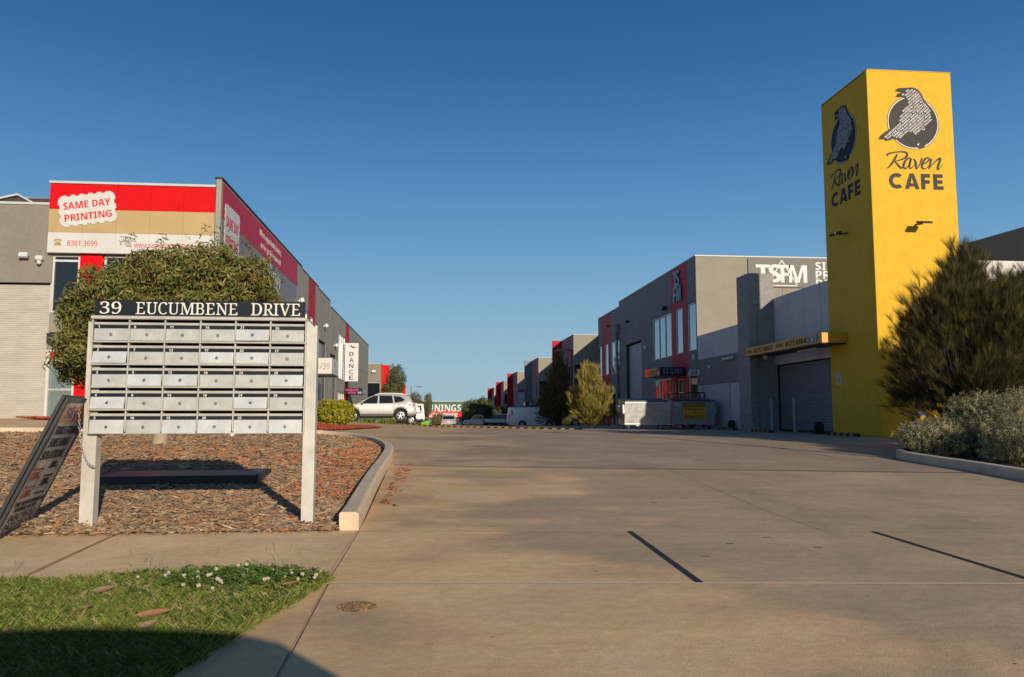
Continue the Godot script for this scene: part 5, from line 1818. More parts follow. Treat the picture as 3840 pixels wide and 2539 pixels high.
# ---------------------------------------------------------------- loose things on the ground
func build_street_things() -> void:
	# leaning sandwich board
	var o := thing("sandwich_board", "black framed sandwich board leaning against the letterboxes' left post", "sandwich board")
	var r := Vector3(-0.17, 0.0, -0.985).normalized()
	var n0 := Vector3(0.985, 0.0, -0.17).normalized()
	var up := (n0 * 0.40 + Vector3(0, 0.915, 0)).normalized()
	var bf := Transform3D(Basis(r, up, r.cross(up)), Vector3(-3.68, 0.02, -7.16))
	var w := 0.98
	var h := 1.31
	for k in 2:
		var fr := B.new()
		var d := -0.062 + k * 0.036
		for e in [[0.0, 0.045, 0.0, h], [w - 0.045, w, 0.0, h], [0.045, w - 0.045, 0.0, 0.045], [0.045, w - 0.045, h - 0.05, h]]:
			wall_box(fr, bf, e[0], e[1], e[2], e[3], d, d + 0.031, 0.004)
		put("frame", fr, M.black_plastic, o)
		var sh := B.new()
		wall_box(sh, bf, 0.04, w - 0.04, 0.04, h - 0.04, d + (0.004 if k == 0 else 0.014), d + (0.014 if k == 0 else 0.024))
		put("panel", sh, worn(paint(0.62, 0.61, 0.59, 0.25), tex.blotch, 0.8), o)
	var face := bf.translated_local(Vector3(0, 0, -0.0015))
	var og := B.new()
	wall_box(og, face, 0.05, w - 0.05, 1.07, 1.225, 0.0, 0.002)
	put("orange_band", og, worn(paint(0.62, 0.22, 0.05, 0.35), tex.blotch, 0.5), o)
	var bs := B.new()
	wall_box(bs, face, 0.05, 0.085, 0.62, 1.06, 0.0, 0.002)
	wall_box(bs, face, w - 0.09, w - 0.05, 0.70, 1.0, 0.0, 0.002)
	for t in 5: wall_box(bs, face, 0.09 + t * 0.0, 0.12, 1.24, 1.255, 0.0, 0.002 + t * 0.0001)
	put("blue_stripe", bs, M.navy, o)
	var s1 := B.new()
	var tf := face.translated_local(Vector3(0, 0, 0.0025))
	letters(s1, "Sky", tf.translated_local(Vector3(0.14, 1.075, 0)), 0.40, 0.145, "Droid Serif", true, 0.002, 0.25)
	put("blue_lettering", s1, M.navy, o)
	var s2 := B.new()
	letters(s2, "TOOLS STORAGE", tf.translated_local(Vector3(0.12, 0.955, 0)), 0.78, 0.082, "Droid Sans", true, 0.002, 0.15)
	letters(s2, "SHELVING", tf.translated_local(Vector3(0.15, 0.835, 0)), 0.60, 0.085, "Droid Sans", true, 0.002, 0.15)
	letters(s2, "SOLUTIONS", tf.translated_local(Vector3(0.12, 0.715, 0)), 0.66, 0.085, "Droid Sans", true, 0.002, 0.15)
	letters(s2, "UNIT 14/39 EUCUMBENE DR", tf.translated_local(Vector3(0.12, 0.278, 0)), 0.78, 0.042, "Droid Sans", true, 0.002, 0.15)
	letters(s2, "RAVENHALL VIC 3023", tf.translated_local(Vector3(0.18, 0.222, 0)), 0.60, 0.042, "Droid Sans", true, 0.002, 0.15)
	letters(s2, "0434 195 052", tf.translated_local(Vector3(0.14, 0.135, 0)), 0.72, 0.068, "Droid Sans", false, 0.002, 0.15)
	letters(s2, "0422 316 526", tf.translated_local(Vector3(0.12, 0.055, 0)), 0.76, 0.068, "Droid Sans", false, 0.002, 0.15)
	put("lettering", s2, M.ink, o)
	for k in 2:
		var px := 0.14 + k * 0.40
		var rack := B.new()
		for x in [px, px + 0.26]:
			rack.stroke([Vector3(x, 0.35, 0.012), Vector3(x, 0.66, 0.012)], tf, 0.001, 1)
		put("printed_rack", rack, M.banner_grey, o)
		for j in 4:
			var sf := B.new()
			wall_box(sf, tf, px - 0.01, px + 0.27, 0.36 + j * 0.085, 0.375 + j * 0.085, 0.0, 0.0016)
			if j % 2 == k: wall_box(sf, tf, px + 0.04, px + 0.20, 0.376 + j * 0.085, 0.425 + j * 0.085, 0.0, 0.0015)
			put("printed_shelf", sf, [worn(paint(0.35, 0.09, 0.04), tex.blotch, 1.0), M.ink][k], o)

	# low black two-lid pit cover
	var pc := thing("pit_cover", "low black box with two dark lids behind the letterboxes", "pit cover", on_ground(-3.46, -11.55), 0.07)
	var pb := B.new()
	for e in [[-1.08, 1.08, 0.60, 0.66], [-1.08, 1.08, -0.66, -0.60], [-1.08, -1.02, -0.60, 0.60], [1.02, 1.08, -0.60, 0.60]]:
		pb.span(Vector3(e[0], -0.05, e[2]), Vector3(e[1], 0.155, e[3]), 0.008)
	put("rim", pb, M.black_plastic, pc)
	for k in 2:
		var lb := B.new()
		lb.span(Vector3(-1.015 + k * 1.025, 0.02, -0.595), Vector3(-0.005 + k * 1.02, 0.148, 0.595), 0.006)
		put("lid", lb, M.lid_panel, pc)

	# speed hump of yellow and black blocks
	var hump := thing("speed_hump", "row of yellow and black rubber blocks across the lane", "speed hump")
	var a := Vector2(-1.35, -45.2)
	var e := Vector2(8.6, -31.2)
	e = a.lerp(Vector2(5.7, -35.3), 1.10)
	var dist := a.distance_to(e)
	var count := int(dist / 0.275)
	var dir := (e - a).normalized()
	for i in count:
		var p := a + dir * (i + 0.5) * 0.275
		var q := B.new()
		q.plate(PackedVector2Array([Vector2(-0.16, -0.01), Vector2(0.16, -0.01), Vector2(0.10, 0.06), Vector2(-0.10, 0.06)]), Transform3D(Basis(Vector3(-dir.y, 0, dir.x), Vector3(0, 1, 0), Vector3(-dir.x, 0, -dir.y)), on_ground(p.x, p.y) + Vector3(dir.x, 0, dir.y) * 0.136), 0.272)
		put("yellow_block" if i % 2 == 0 else "black_block", q, M.yellow_stripe if i % 2 == 0 else M.rubber, hump)

	bins()
	lamps()
	litter()

func skip_bin(called: String, label: String, at: Vector3, turn: float, m: Material) -> Node3D:
	var o := thing(called, label, "skip bin", at, turn, "galvanised skip bins")
	var w := 0.97
	var prof := PackedVector2Array([Vector2(-0.78, 0.2), Vector2(0.60, 0.2), Vector2(0.72, 1.22), Vector2(-0.72, 1.34), Vector2(-0.84, 1.2)])
	var b := B.new()
	b.plate(prof, Transform3D(Basis(Vector3(0, 0, 1), Vector3(0, 1, 0), Vector3(-1, 0, 0)), Vector3(w, 0, 0)), 2 * w)
	put("body", b, m, o)
	var lid := B.new()
	lid.plate(PackedVector2Array([Vector2(0.77, 1.225), Vector2(0.77, 1.275), Vector2(-0.70, 1.40), Vector2(-0.76, 1.345)]), Transform3D(Basis(Vector3(0, 0, 1), Vector3(0, 1, 0), Vector3(-1, 0, 0)), Vector3(w + 0.01, 0, 0)), 2 * w + 0.02)
	put("lid", lid, worn(paint(0.03, 0.04, 0.075, 0.4), tex.fine, 0.8), o)
	for s in [-1.0, 1.0]:
		var pk := B.new()
		pk.box(Vector3(s * (w + 0.10), 0.92, 0.0), Vector3(0.20, 0.34, 0.62), 0.02)
		pk.box(Vector3(s * (w + 0.10), 0.92, 0.37), Vector3(0.18, 0.04, 0.1), 0.01)
		for y in [0.74, 1.06]:
			pk.box(Vector3(s * (w + 0.04), y, 0.48), Vector3(0.10, 0.05, 0.26), 0.01)
		pk.box(Vector3(s * (w + 0.04), 0.9, 0.63), Vector3(0.11, 0.40, 0.05), 0.012)
		put("fork_pocket", pk, m, o)
		for z in [0.42, -0.5]:
			var c := B.new()
			c.lathe([Vector2(0.0, -0.025), Vector2(0.075, -0.025), Vector2(0.085, -0.015), Vector2(0.085, 0.015), Vector2(0.075, 0.025), Vector2(0.0, 0.025)], Vector3(s * 0.78, 0.085, z), 14, Basis(Vector3(0, 0, 1), PI / 2))
			var wheel := put("caster", c, M.tyre, o)
			var y := B.new()
			y.box(Vector3(s * 0.78 - 0.035, 0.135, z), Vector3(0.008, 0.13, 0.07))
			y.box(Vector3(s * 0.78 + 0.035, 0.135, z), Vector3(0.008, 0.13, 0.07))
			y.box(Vector3(s * 0.78, 0.198, z), Vector3(0.11, 0.012, 0.12))
			put("fork", y, M.alu, wheel)
	var rib := B.new()
	rib.bar(Vector3(-w, 0.25, 0.612), Vector3(w, 0.25, 0.612), 0.03, 0.05)
	rib.bar(Vector3(-w, 1.19, 0.725), Vector3(w, 1.19, 0.725), 0.03, 0.05)
	rib.bar(Vector3(-0.45, 0.17, 0.55), Vector3(-0.25, 0.17, 0.55), 0.02, 0.03)
	rib.bar(Vector3(0.02, 1.2, 0.735), Vector3(0.02, 1.0, 0.715), 0.012, 0.02)
	put("rail", rib, m, o)
	return o

func bins() -> void:
	var y := ground_at(9, -35)
	skip_bin("skip_bin", "plain galvanised skip bin, the left one of two", Vector3(9.32, y, -35.25), -0.03, M.zinc)
	var o := skip_bin("skip_bin", "galvanised skip bin carrying a yellow cardboard notice", Vector3(11.62, y + 0.02, -35.7), -0.05, worn(paint(0.42, 0.44, 0.45, 0.45, 0.5), tex.metalwear, 1.3, false))
	var f := Transform3D(Basis(), Vector3(0, 0, 0.665))
	var fy := f * Transform3D(Basis(Vector3(1, 0, 0), 0.12), Vector3(0, 0.7, 0.0))
	var p := B.new()
	p.box(fy * Vector3(0.02, 0.10, 0.008), Vector3(1.02, 0.79, 0.012), 0.0, fy.basis)
	var pl := put("notice", p, M.orange, o)
	var q := B.new()
	q.box(fy * Vector3(0.02, 0.39, 0.0155), Vector3(1.0, 0.19, 0.004), 0.0, fy.basis)
	put("notice_heading", q, M.ink, pl)
	var t := B.new()
	letters(t, "CARDBOARD ONLY", fy.translated_local(Vector3(-0.46, 0.32, 0.018)), 0.96, 0.14, "Droid Sans", true, 0.003)
	put("yellow_lettering", t, M.orange, pl)
	var t2 := B.new()
	letters(t2, "JJ Richards", fy.translated_local(Vector3(-0.42, 0.10, 0.0145)), 0.88, 0.15, "Droid Serif", true, 0.003)
	letters(t2, "Waste Services", fy.translated_local(Vector3(-0.05, 0.025, 0.0145)), 0.50, 0.05, "Droid Serif", true, 0.003)
	letters(t2, "9794 5722", fy.translated_local(Vector3(-0.40, -0.26, 0.0145)), 0.84, 0.16, "Droid Sans", true, 0.003)
	put("lettering", t2, M.ink, pl)
	var t3 := B.new()
	t3.stroke([Vector3(-0.47, -0.06, 0.01), Vector3(-0.1, 0.0, 0.018), Vector3(0.5, -0.06, 0.01)], fy.translated_local(Vector3(0, 0, 0.0145)), 0.003, 6)
	put("green_line", t3, M.green_clad, pl)
	var s := B.new()
	s.box(fy * Vector3(-0.72, 0.42, 0.008), Vector3(0.32, 0.20, 0.006), 0.0, fy.basis)
	put("sticker", s, M.wall_pale, o)
	# clutter behind the bins
	var tr := thing("box_trailer", "dark caged trailer frame parked behind the cardboard bin", "trailer", Vector3(12.2, ground_at(12, -38), -37.75), 0.0)
	var fr := B.new()
	for x in [-1.0, 0.0, 0.75]:
		for z in [-0.45, 0.25]: fr.bar(Vector3(x, 0.5, z), Vector3(x, 1.72 - (0.1 if x < 0 else 0.0), z), 0.05, 0.05)
	for z in [-0.45, 0.25]:
		fr.bar(Vector3(-1.0, 1.62, z), Vector3(0.0, 1.70, z), 0.05, 0.05)
		fr.bar(Vector3(0.0, 1.72, z), Vector3(0.75, 1.72, z), 0.05, 0.05)
		for y2 in [1.2, 1.35, 1.5]: fr.bar(Vector3(-1.0, y2, z), Vector3(0.75, y2, z), 0.012, 0.012)
	fr.bar(Vector3(0.2, 1.72, 0.2), Vector3(0.2, 2.0, 0.2), 0.015, 0.015)
	fr.bar(Vector3(0.7, 1.72, 0.2), Vector3(0.7, 2.1, 0.2), 0.015, 0.015)
	put("cage", fr, paint(0.03, 0.035, 0.05, 0.5), tr)
	var bd := B.new()
	bd.span(Vector3(-1.05, 0.42, -0.5), Vector3(0.8, 0.56, 0.3), 0.01)
	put("deck", bd, paint(0.03, 0.035, 0.05, 0.5), tr)
	for z in [-0.42, 0.24]:
		put("wheel", wheel_mesh(0.27, 0.17, Vector3(0.0, 0.27, z)), M.tyre, tr)
	var yp := thing("yellow_bollard", "short yellow post half hidden behind the cardboard bin", "bollard", on_ground(12.0, -37.2))
	var yb := B.new()
	yb.lathe([Vector2(0.09, 0), Vector2(0.09, 0.95), Vector2(0.0, 1.0)], Vector3.ZERO, 14)
	put("post", yb, M.yellow, yp)
	var yf := B.new()
	yf.box(Vector3(0, 0.01, 0), Vector3(0.3, 0.02, 0.3), 0.004)
	put("base_plate", yf, M.yellow, yp)
	var mo := thing("red_pallet_jack", "red hand trolley parked low behind the cardboard bin", "trolley", on_ground(12.55, -37.0))
	var mb := B.new()
	for z in [-0.2, 0.2]: mb.bar(Vector3(-0.6, 0.12, z), Vector3(0.5, 0.12, z), 0.14, 0.06, 0.01)
	mb.box(Vector3(0.55, 0.25, 0), Vector3(0.16, 0.35, 0.5), 0.02)
	put("forks", mb, M.red_ink, mo)
	var mh := B.new()
	mh.tube([Vector3(0.6, 0.3, 0), Vector3(0.72, 0.62, 0)], [0.025, 0.025], 8)
	put("handle", mh, M.red_ink, mo)
	for z in [-0.2, 0.2]:
		put("wheel", wheel_mesh(0.09, 0.06, Vector3(0.5, 0.09, z)), M.tyre, mo)

func wheel_mesh(r: float, w: float, at: Vector3) -> B:
	var b := B.new()
	b.lathe([Vector2(r * 0.55, -w / 2), Vector2(r * 0.9, -w / 2), Vector2(r, -w * 0.32), Vector2(r, w * 0.32), Vector2(r * 0.9, w / 2), Vector2(r * 0.55, w / 2), Vector2(r * 0.55, -w / 2)], at, 22, Basis(Vector3(1, 0, 0), PI / 2))
	return b

func lamps() -> void:
	var o := thing("street_lamp", "dark street lamp beside the golden she-oak", "street lamp", on_ground(11.05, -64.0), 0, "street lamps")
	lamp_shape(o, 6.3, -0.95, M.dark_trim)
	var o2 := thing("street_lamp", "grey street lamp left of the green warehouse", "street lamp", on_ground(-3.3, -108.0), 0, "street lamps")
	lamp_shape(o2, 5.4, 1.35, M.wall_grey)
	var o3 := thing("street_lamp", "thin dark pole before the green warehouse sign", "street lamp", on_ground(6.2, -175.0), 0, "street lamps")
	lamp_shape(o3, 5.1, 0.3, M.dark_trim)
	var o4 := thing("street_lamp", "roadside lamp beside the driveway whose shadow crosses the lane", "street lamp", on_ground(12.6, -6.2), 0, "street lamps")
	lamp_shape(o4, 7.4, 0.4, M.wall_grey)

func lamp_shape(o: Node3D, h: float, reach: float, m: Material) -> void:
	var p := B.new()
	p.tube([Vector3(0, 0, 0), Vector3(0, h, 0)], [0.085, 0.06], 10)
	put("pole", p, m, o)
	var f := B.new()
	f.box(Vector3(0, 0.015, 0), Vector3(0.34, 0.03, 0.34), 0.006)
	put("base_plate", f, m, o)
	var a := B.new()
	a.bar(Vector3(0, h - 0.06, 0), Vector3(reach * 0.6, h - 0.02, 0), 0.07, 0.07, 0.01)
	put("arm", a, m, o)
	var l := B.new()
	var s := signf(reach)
	l.box(Vector3(reach * 0.6 + s * 0.33, h - 0.03, 0), Vector3(0.66, 0.16, 0.36), 0.04)
	var head := put("lamp_head", l, M.wall_grey, o)
	var g := B.new()
	g.box(Vector3(reach * 0.6 + s * 0.33, h - 0.115, 0), Vector3(0.5, 0.015, 0.26))
	put("lens", g, M.lamp_clear, head)

func leaf_shape(len: float, wid: float, curl: float, fold := 0.25) -> B:
	var b := B.new()
	var prev := [Vector3.ZERO, Vector3.ZERO, Vector3.ZERO]
	for i in range(1, 7):
		var t := i / 6.0
		var w := wid * pow(sin(PI * pow(t, 0.8)), 0.9) * 0.5
		var y := curl * t * t
		var row := [Vector3(len * t, y + w * fold, -w), Vector3(len * t, y, 0), Vector3(len * t, y + w * fold, w)]
		b.quad(prev[0], prev[1], row[1], row[0])
		b.quad(prev[1], prev[2], row[2], row[1])
		prev = row
	return b

func litter() -> void:
	var brown := worn(paint(0.36, 0.17, 0.075, 0.7), tex.streak, 0.2, false)
	var dull := worn(paint(0.27, 0.185, 0.10, 0.8), tex.streak, 0.2, false)
	for m in [brown, dull]: m.cull_mode = BaseMaterial3D.CULL_DISABLED
	var leaves := [
		[-1.98, -4.92, 0.4, 0.15, 0.05, true, "broad dull brown leaf lying in the grass behind the others"],
		[-1.52, -4.32, 0.1, 0.20, 0.05, false, "long orange-brown curled leaf in the middle of the lawn"],
		[-2.50, -4.52, 1.0, 0.16, 0.05, false, "rusty folded leaf near the left edge of the lawn"],
		[-1.86, -4.52, -0.6, 0.09, 0.03, false, "small orange leaf between two larger lawn leaves"],
		[-1.42, -4.10, 0.7, 0.09, 0.04, true, "short brown leaf at the edge of the shadow on the lawn"],
		[-0.92, -5.02, -0.3, 0.13, 0.025, false, "thin tan leaf on the lawn's right corner beside the joint"],
		[-2.15, -5.62, 0.2, 0.06, 0.03, false, "tiny red leaf alone on the pale footpath"],
		[-2.36, -3.85, 0.3, 0.13, 0.05, true, "dark leaf lying in the shaded grass"]]
	for q in leaves:
		var y := 0.035 if q[1] > -5.35 else 0.006
		if q[1] > -5.35 and q[0] < -0.7: y = 0.055
		var o := put("fallen_leaf", leaf_shape(q[3], q[4], 0.025), dull if q[5] else brown)
		o.position = on_ground(q[0], q[1], y)
		o.rotation = Vector3(0.55 if q[1] > -5.35 else 0.0, q[2] * 0.5, 0.06)
		tag(o, q[6], "leaf", "fallen leaves")
	# bark scraps swept against the kerb, and dry clippings by the joint
	var chip := B.new()
	chip.box(Vector3.ZERO, Vector3(0.09, 0.012, 0.03), 0.003)
	var places := []
	var tints := PackedColorArray()
	for i in 60:
		var z := rng.randf_range(-14.6, -9.2)
		var x := -0.62 + absf(rng.randfn(0.0, 0.10)) + (0.15 if z < -13.8 else 0.0) * rng.randf()
		places.append(Transform3D(Basis.from_euler(Vector3(rng.randf_range(-0.2, 0.2), rng.randf() * TAU, 0)).scaled(Vector3.ONE * rng.randf_range(0.4, 1.3)), on_ground(x, z, 0.008)))
		tints.append(Color(0.34, 0.13, 0.06) * rng.randf_range(0.5, 1.1))
	scatter("bark_litter", chip.mesh(), M.chip, places, tints)
	var straw := B.new()
	straw.box(Vector3.ZERO, Vector3(0.04, 0.0025, 0.0025))
	places = []
	tints = PackedColorArray()
	for i in 420:
		var a := rng.randf() * TAU
		var r := sqrt(rng.randf())
		places.append(Transform3D(Basis.from_euler(Vector3(0, rng.randf() * TAU, rng.randf_range(-0.3, 0.3))).scaled(Vector3.ONE * rng.randf_range(0.4, 1.1)), on_ground(-0.42 + cos(a) * r * 0.10, -4.63 + sin(a) * r * 0.11, 0.004 + rng.randf() * 0.008)))
		tints.append(Color(0.30, 0.19, 0.09) * rng.randf_range(0.4, 1.2))
	scatter("dry_clippings", straw.mesh(), M.chip, places, tints)

# ---------------------------------------------------------------- vehicles
# front at x = 0, tail at x = L; wheels on y = 0; z across
func profile(pts: Array, x: float) -> float:
	for i in pts.size() - 1:
		if x <= pts[i + 1].x:
			var a: Vector2 = pts[maxi(i - 1, 0)]
			var b: Vector2 = pts[i]
			var c: Vector2 = pts[i + 1]
			var d: Vector2 = pts[mini(i + 2, pts.size() - 1)]
			var t := clampf((x - b.x) / maxf(c.x - b.x, 1e-5), 0.0, 1.0)
			var m1 := (c.y - a.y) / maxf(c.x - a.x, 1e-5) * (c.x - b.x)
			var m2 := (d.y - b.y) / maxf(d.x - b.x, 1e-5) * (c.x - b.x)
			var lin := lerpf(b.y, c.y, t)
			var t2 := t * t
			var t3 := t2 * t
			var cub := (2 * t3 - 3 * t2 + 1) * b.y + (t3 - 2 * t2 + t) * m1 + (-2 * t3 + 3 * t2) * c.y + (t3 - t2) * m2
			return lerpf(lin, cub, 0.6)
	return pts[-1].y

func section(s: Dictionary, x: float) -> Array:
	var T := profile(s.top, x)
	var belt: float = s.belt + (s.get("rise", 0.0)) * x / s.L
	var H: float = s.H
	var half: float = s.W / 2.0
	var nose := clampf(1.0 - x / 0.75, 0.0, 1.0)
	var tail := clampf(1.0 - (s.L - x) / 0.6, 0.0, 1.0)
	half *= 1.0 - s.get("nose", 0.2) * nose * nose - s.get("tail", 0.10) * tail * tail
	var low: float = s.clear + 0.10 * nose * nose + 0.12 * tail * tail
	var arch := 0.0
	for xw in [s.front, s.rear]:
		var d := absf(x - xw)
		var ra: float = s.wheel * 1.22
		if d < ra: arch = maxf(arch, s.wheel + sqrt(ra * ra - d * d))
	var y0 := maxf(low, arch)
	var sh := minf(belt, T - 0.07)
	y0 = minf(y0, sh - 0.06)
	var k := clampf((T - belt) / maxf(H - belt, 0.01), 0.0, 1.0)
	var wr := half * lerpf(0.93, s.get("roofw", 0.76), k)
	return [Vector3(x, y0, half * 0.90), Vector3(x, maxf(y0 + 0.02, low + 0.12) if arch < low else y0 + 0.02, half * 0.985), Vector3(x, lerpf(y0, sh, 0.55), half), Vector3(x, sh, half * 0.965), Vector3(x, lerpf(sh, T, 0.82), wr), Vector3(x, T - 0.008, wr - 0.10), Vector3(x, T + 0.012 * k, 0.0)]

func side_point(s: Dictionary, x: float, y: float, out := 0.01) -> Vector3:
	var q := section(s, x)
	var z: float
	if y >= q[3].y: z = lerpf(q[3].z, q[4].z, clampf((y - q[3].y) / maxf(q[4].y - q[3].y, 0.01), 0.0, 1.1))
	elif y >= q[2].y: z = lerpf(q[2].z, q[3].z, (y - q[2].y) / maxf(q[3].y - q[2].y, 0.01))
	else: z = lerpf(q[1].z, q[2].z, clampf((y - q[1].y) / maxf(q[2].y - q[1].y, 0.01), 0.0, 1.0))
	return Vector3(x, y, z + out)

func side_patch(b: B, s: Dictionary, poly: Array, out := 0.012, sides := [1.0, -1.0]) -> void:
	var p := PackedVector2Array()
	for i in poly.size():
		var a: Vector2 = poly[i]
		var d: Vector2 = poly[(i + 1) % poly.size()]
		var n := maxi(1, int(a.distance_to(d) / 0.18))
		for k in n: p.append(a.lerp(d, k / float(n)))
	var ix := Geometry2D.triangulate_polygon(p)
	for side in sides:
		for t in range(0, ix.size(), 3):
			var q := []
			for k in 3:
				var v := side_point(s, p[ix[t + k]].x, p[ix[t + k]].y, out)
				q.append(Vector3(v.x, v.y, v.z * side))
			var n: Vector3 = (q[1] - q[0]).cross(q[2] - q[0])
			if n.z * side > 0.0: b.tri(q[0], q[1], q[2])
			else: b.tri(q[0], q[2], q[1])

func car(called: String, label: String, category: String, at: Vector3, turn: float, s: Dictionary, color: Material) -> Node3D:
	var o := thing(called, label, category, at, turn)
	var xs := []
	var x := 0.0
	while x < s.L - 0.001:
		xs.append(x)
		x += 0.05 if not s.get("far", false) else 0.11
	xs.append(s.L)
	var rows := []
	for q in xs:
		var half := section(s, q)
		var row := []
		for i in half.size(): row.append(half[i])
		for i in range(half.size() - 2, -1, -1): row.append(Vector3(half[i].x, half[i].y, -half[i].z))
		rows.append(row)
	var nr := []
	for i in rows.size():
		var line := []
		for j in rows[i].size():
			var dx: Vector3 = rows[mini(i + 1, rows.size() - 1)][j] - rows[maxi(i - 1, 0)][j]
			var dy: Vector3 = rows[i][mini(j + 1, rows[i].size() - 1)] - rows[i][maxi(j - 1, 0)]
			var nn := dy.cross(dx).normalized()
			var mid := Vector3(rows[i][j].x, 0.7, 0)
			if nn.dot(rows[i][j] - mid) < 0: nn = -nn
			line.append(nn)
		nr.append(line)
	var b := B.new()
	for i in rows.size() - 1:
		for j in rows[i].size() - 1:
			var a: Vector3 = rows[i][j]
			var c: Vector3 = rows[i][j + 1]
			var d: Vector3 = rows[i + 1][j + 1]
			var e: Vector3 = rows[i + 1][j]
			b.trin(a, c, d, nr[i][j], nr[i][j + 1], nr[i + 1][j + 1])
			b.trin(a, d, e, nr[i][j], nr[i + 1][j + 1], nr[i + 1][j])
	for i in [0, rows.size() - 1]:
		var out := Vector3(-1 if i == 0 else 1, 0, 0)
		var mid := Vector3(rows[i][0].x + out.x * 0.03, (rows[i][0].y + rows[i][6].y) / 2, 0)
		for j in rows[i].size() - 1: b.trin(mid, rows[i][j], rows[i][j + 1], out, out, out)
	put("body", b, color, o)
	var un := B.new()
	un.span(Vector3(0.25, s.clear + 0.02, -s.W * 0.40), Vector3(s.L - 0.25, s.belt * 0.72, s.W * 0.40))
	put("underbody", un, M.core, o)
	# glass
	for poly in s.windows:
		var g := B.new()
		side_patch(g, s, poly, 0.010)
		put("side_window", g, M.dark_glass, o)
	for gl in s.get("glass", []):
		var g := B.new()
		var n := 6
		var last := []
		for i in n + 1:
			var gx := lerpf(gl[0], gl[1], i / float(n))
			var q := section(s, gx)
			var lo: Vector3 = q[3]
			var row := []
			for t in [-1.0, -0.5, 0.0, 0.5, 1.0]:
				var zz: float = (q[5].z - 0.0) * t
				row.append(Vector3(gx, q[5].y + 0.014 + 0.012 * (1 - absf(t)), zz))
			if last.size():
				for k in 4:
					g.quad(last[k], last[k + 1], row[k + 1], row[k])
			last = row
		put("windscreen" if gl[2] == 0 else "rear_window", g, M.dark_glass, o)
	if s.has("tailglass"):
		var tg: Array = s.tailglass
		var g := B.new()
		var pts := []
		for q in tg:
			pts.append(Vector3(q.x, q.y, q.z))
		g.quad(Vector3(pts[0].x, pts[0].y, pts[0].z), Vector3(pts[0].x, pts[0].y, -pts[0].z), Vector3(pts[1].x, pts[1].y, -pts[1].z), Vector3(pts[1].x, pts[1].y, pts[1].z))
		put("rear_window", g, M.dark_glass, o)
	# cladding
	if s.get("clad", false):
		var c := B.new()
		var lastp := []
		for q in xs:
			var h := section(s, q)
			var row := []
			var y1 := maxf(h[0].y + 0.075, s.clear + 0.26)
			for side in [1.0, -1.0]:
				row.append([Vector3(q, h[0].y - 0.01, (h[0].z + 0.03) * side), Vector3(q, (h[0].y + y1) / 2, (h[1].z + 0.022) * side), Vector3(q, y1, (side_point(s, q, y1, 0.004).z) * side)])
			if lastp.size():
				for si in 2:
					for k in 2:
						if si == 0: c.quad(lastp[si][k], row[si][k], row[si][k + 1], lastp[si][k + 1])
						else: c.quad(row[si][k], lastp[si][k], lastp[si][k + 1], row[si][k + 1])
			lastp = row
		for e in [0.0, s.L]:
			c.box(Vector3(e + (0.02 if e == 0.0 else -0.02), s.clear + 0.24, 0), Vector3(0.12, 0.22, s.W * 0.78), 0.03)
		put("lower_cladding", c, M.black_plastic, o)
	# wheels
	for xw in [s.front, s.rear]:
		for side in [1.0, -1.0]:
			var wz: float = side * (s.W / 2 - 0.115)
			var wh := put("wheel", wheel_mesh(s.wheel, 0.21, Vector3(xw, s.wheel, wz)), M.tyre, o)
			var r := B.new()
			var face: float = wz + side * 0.085
			var rb := Basis(Vector3(1, 0, 0), PI / 2 * side)
			var rr: float = s.wheel * 0.66
			r.lathe([Vector2(rr, 0.02), Vector2(rr * 0.93, 0.022), Vector2(rr * 0.86, -0.03)], Vector3(xw, s.wheel, face), 22, rb)
			for k in s.get("spokes", 5):
				var a: float = TAU * k / s.get("spokes", 5) + 0.3
				var dv := Vector3(cos(a), sin(a), 0)
				r.bar(Vector3(xw, s.wheel, face) + dv * 0.03, Vector3(xw, s.wheel, face) + dv * rr * 0.93, 0.07 if s.get("spokes", 5) < 7 else 0.035, 0.03, 0.006, Vector3(0, 0, 1))
			r.lathe([Vector2(0.06, 0.0), Vector2(0.05, 0.025), Vector2(0.0, 0.028)], Vector3(xw, s.wheel, face), 12, rb)
			put("rim", r, M.rim, wh)
			var hubc := B.new()
			hubc.lathe([Vector2(rr * 0.9, -0.031), Vector2(0.0, -0.031)], Vector3(xw, s.wheel, face), 16, rb)
			put("brake_disc", hubc, M.core, wh)
	# lamps and trim
	for side in [1.0, -1.0]:
		var hl := B.new()
		side_patch(hl, s, s.headlight, 0.010, [side])
		put("headlight", hl, M.lamp_clear, o)
		var tl := B.new()
		side_patch(tl, s, s.taillight, 0.014, [side])
		var ty: Vector2 = s.taillight[0]
		var lo := 99.0
		var hi := 0.0
		for q in s.taillight:
			lo = minf(lo, q.y); hi = maxf(hi, q.y)
		tl.box(Vector3(s.L + s.get("tailx", -0.02), (lo + hi) / 2, side * s.W * 0.36), Vector3(0.07, (hi - lo) * 0.9, s.W * 0.17), 0.02)
		put("taillight", tl, M.tail_red, o)
		var mi := B.new()
		var mp := side_point(s, s.mirror, s.belt + 0.06, 0.0)
		mi.box(Vector3(mp.x, mp.y, side * (mp.z + 0.13)), Vector3(0.12, 0.15, 0.20), 0.04)
		mi.bar(Vector3(mp.x, mp.y - 0.05, side * mp.z), Vector3(mp.x, mp.y - 0.05, side * (mp.z + 0.1)), 0.05, 0.04)
		put("side_mirror", mi, color if not s.get("clad", false) else M.wall_grey, o)
		for hx in s.get("handles", []):
			var hb := B.new()
			var hp := side_point(s, hx, s.belt - 0.13, 0.02)
			hb.box(Vector3(hx, hp.y, side * hp.z), Vector3(0.20, 0.03, 0.03), 0.01)
			put("door_handle", hb, M.alu, o)
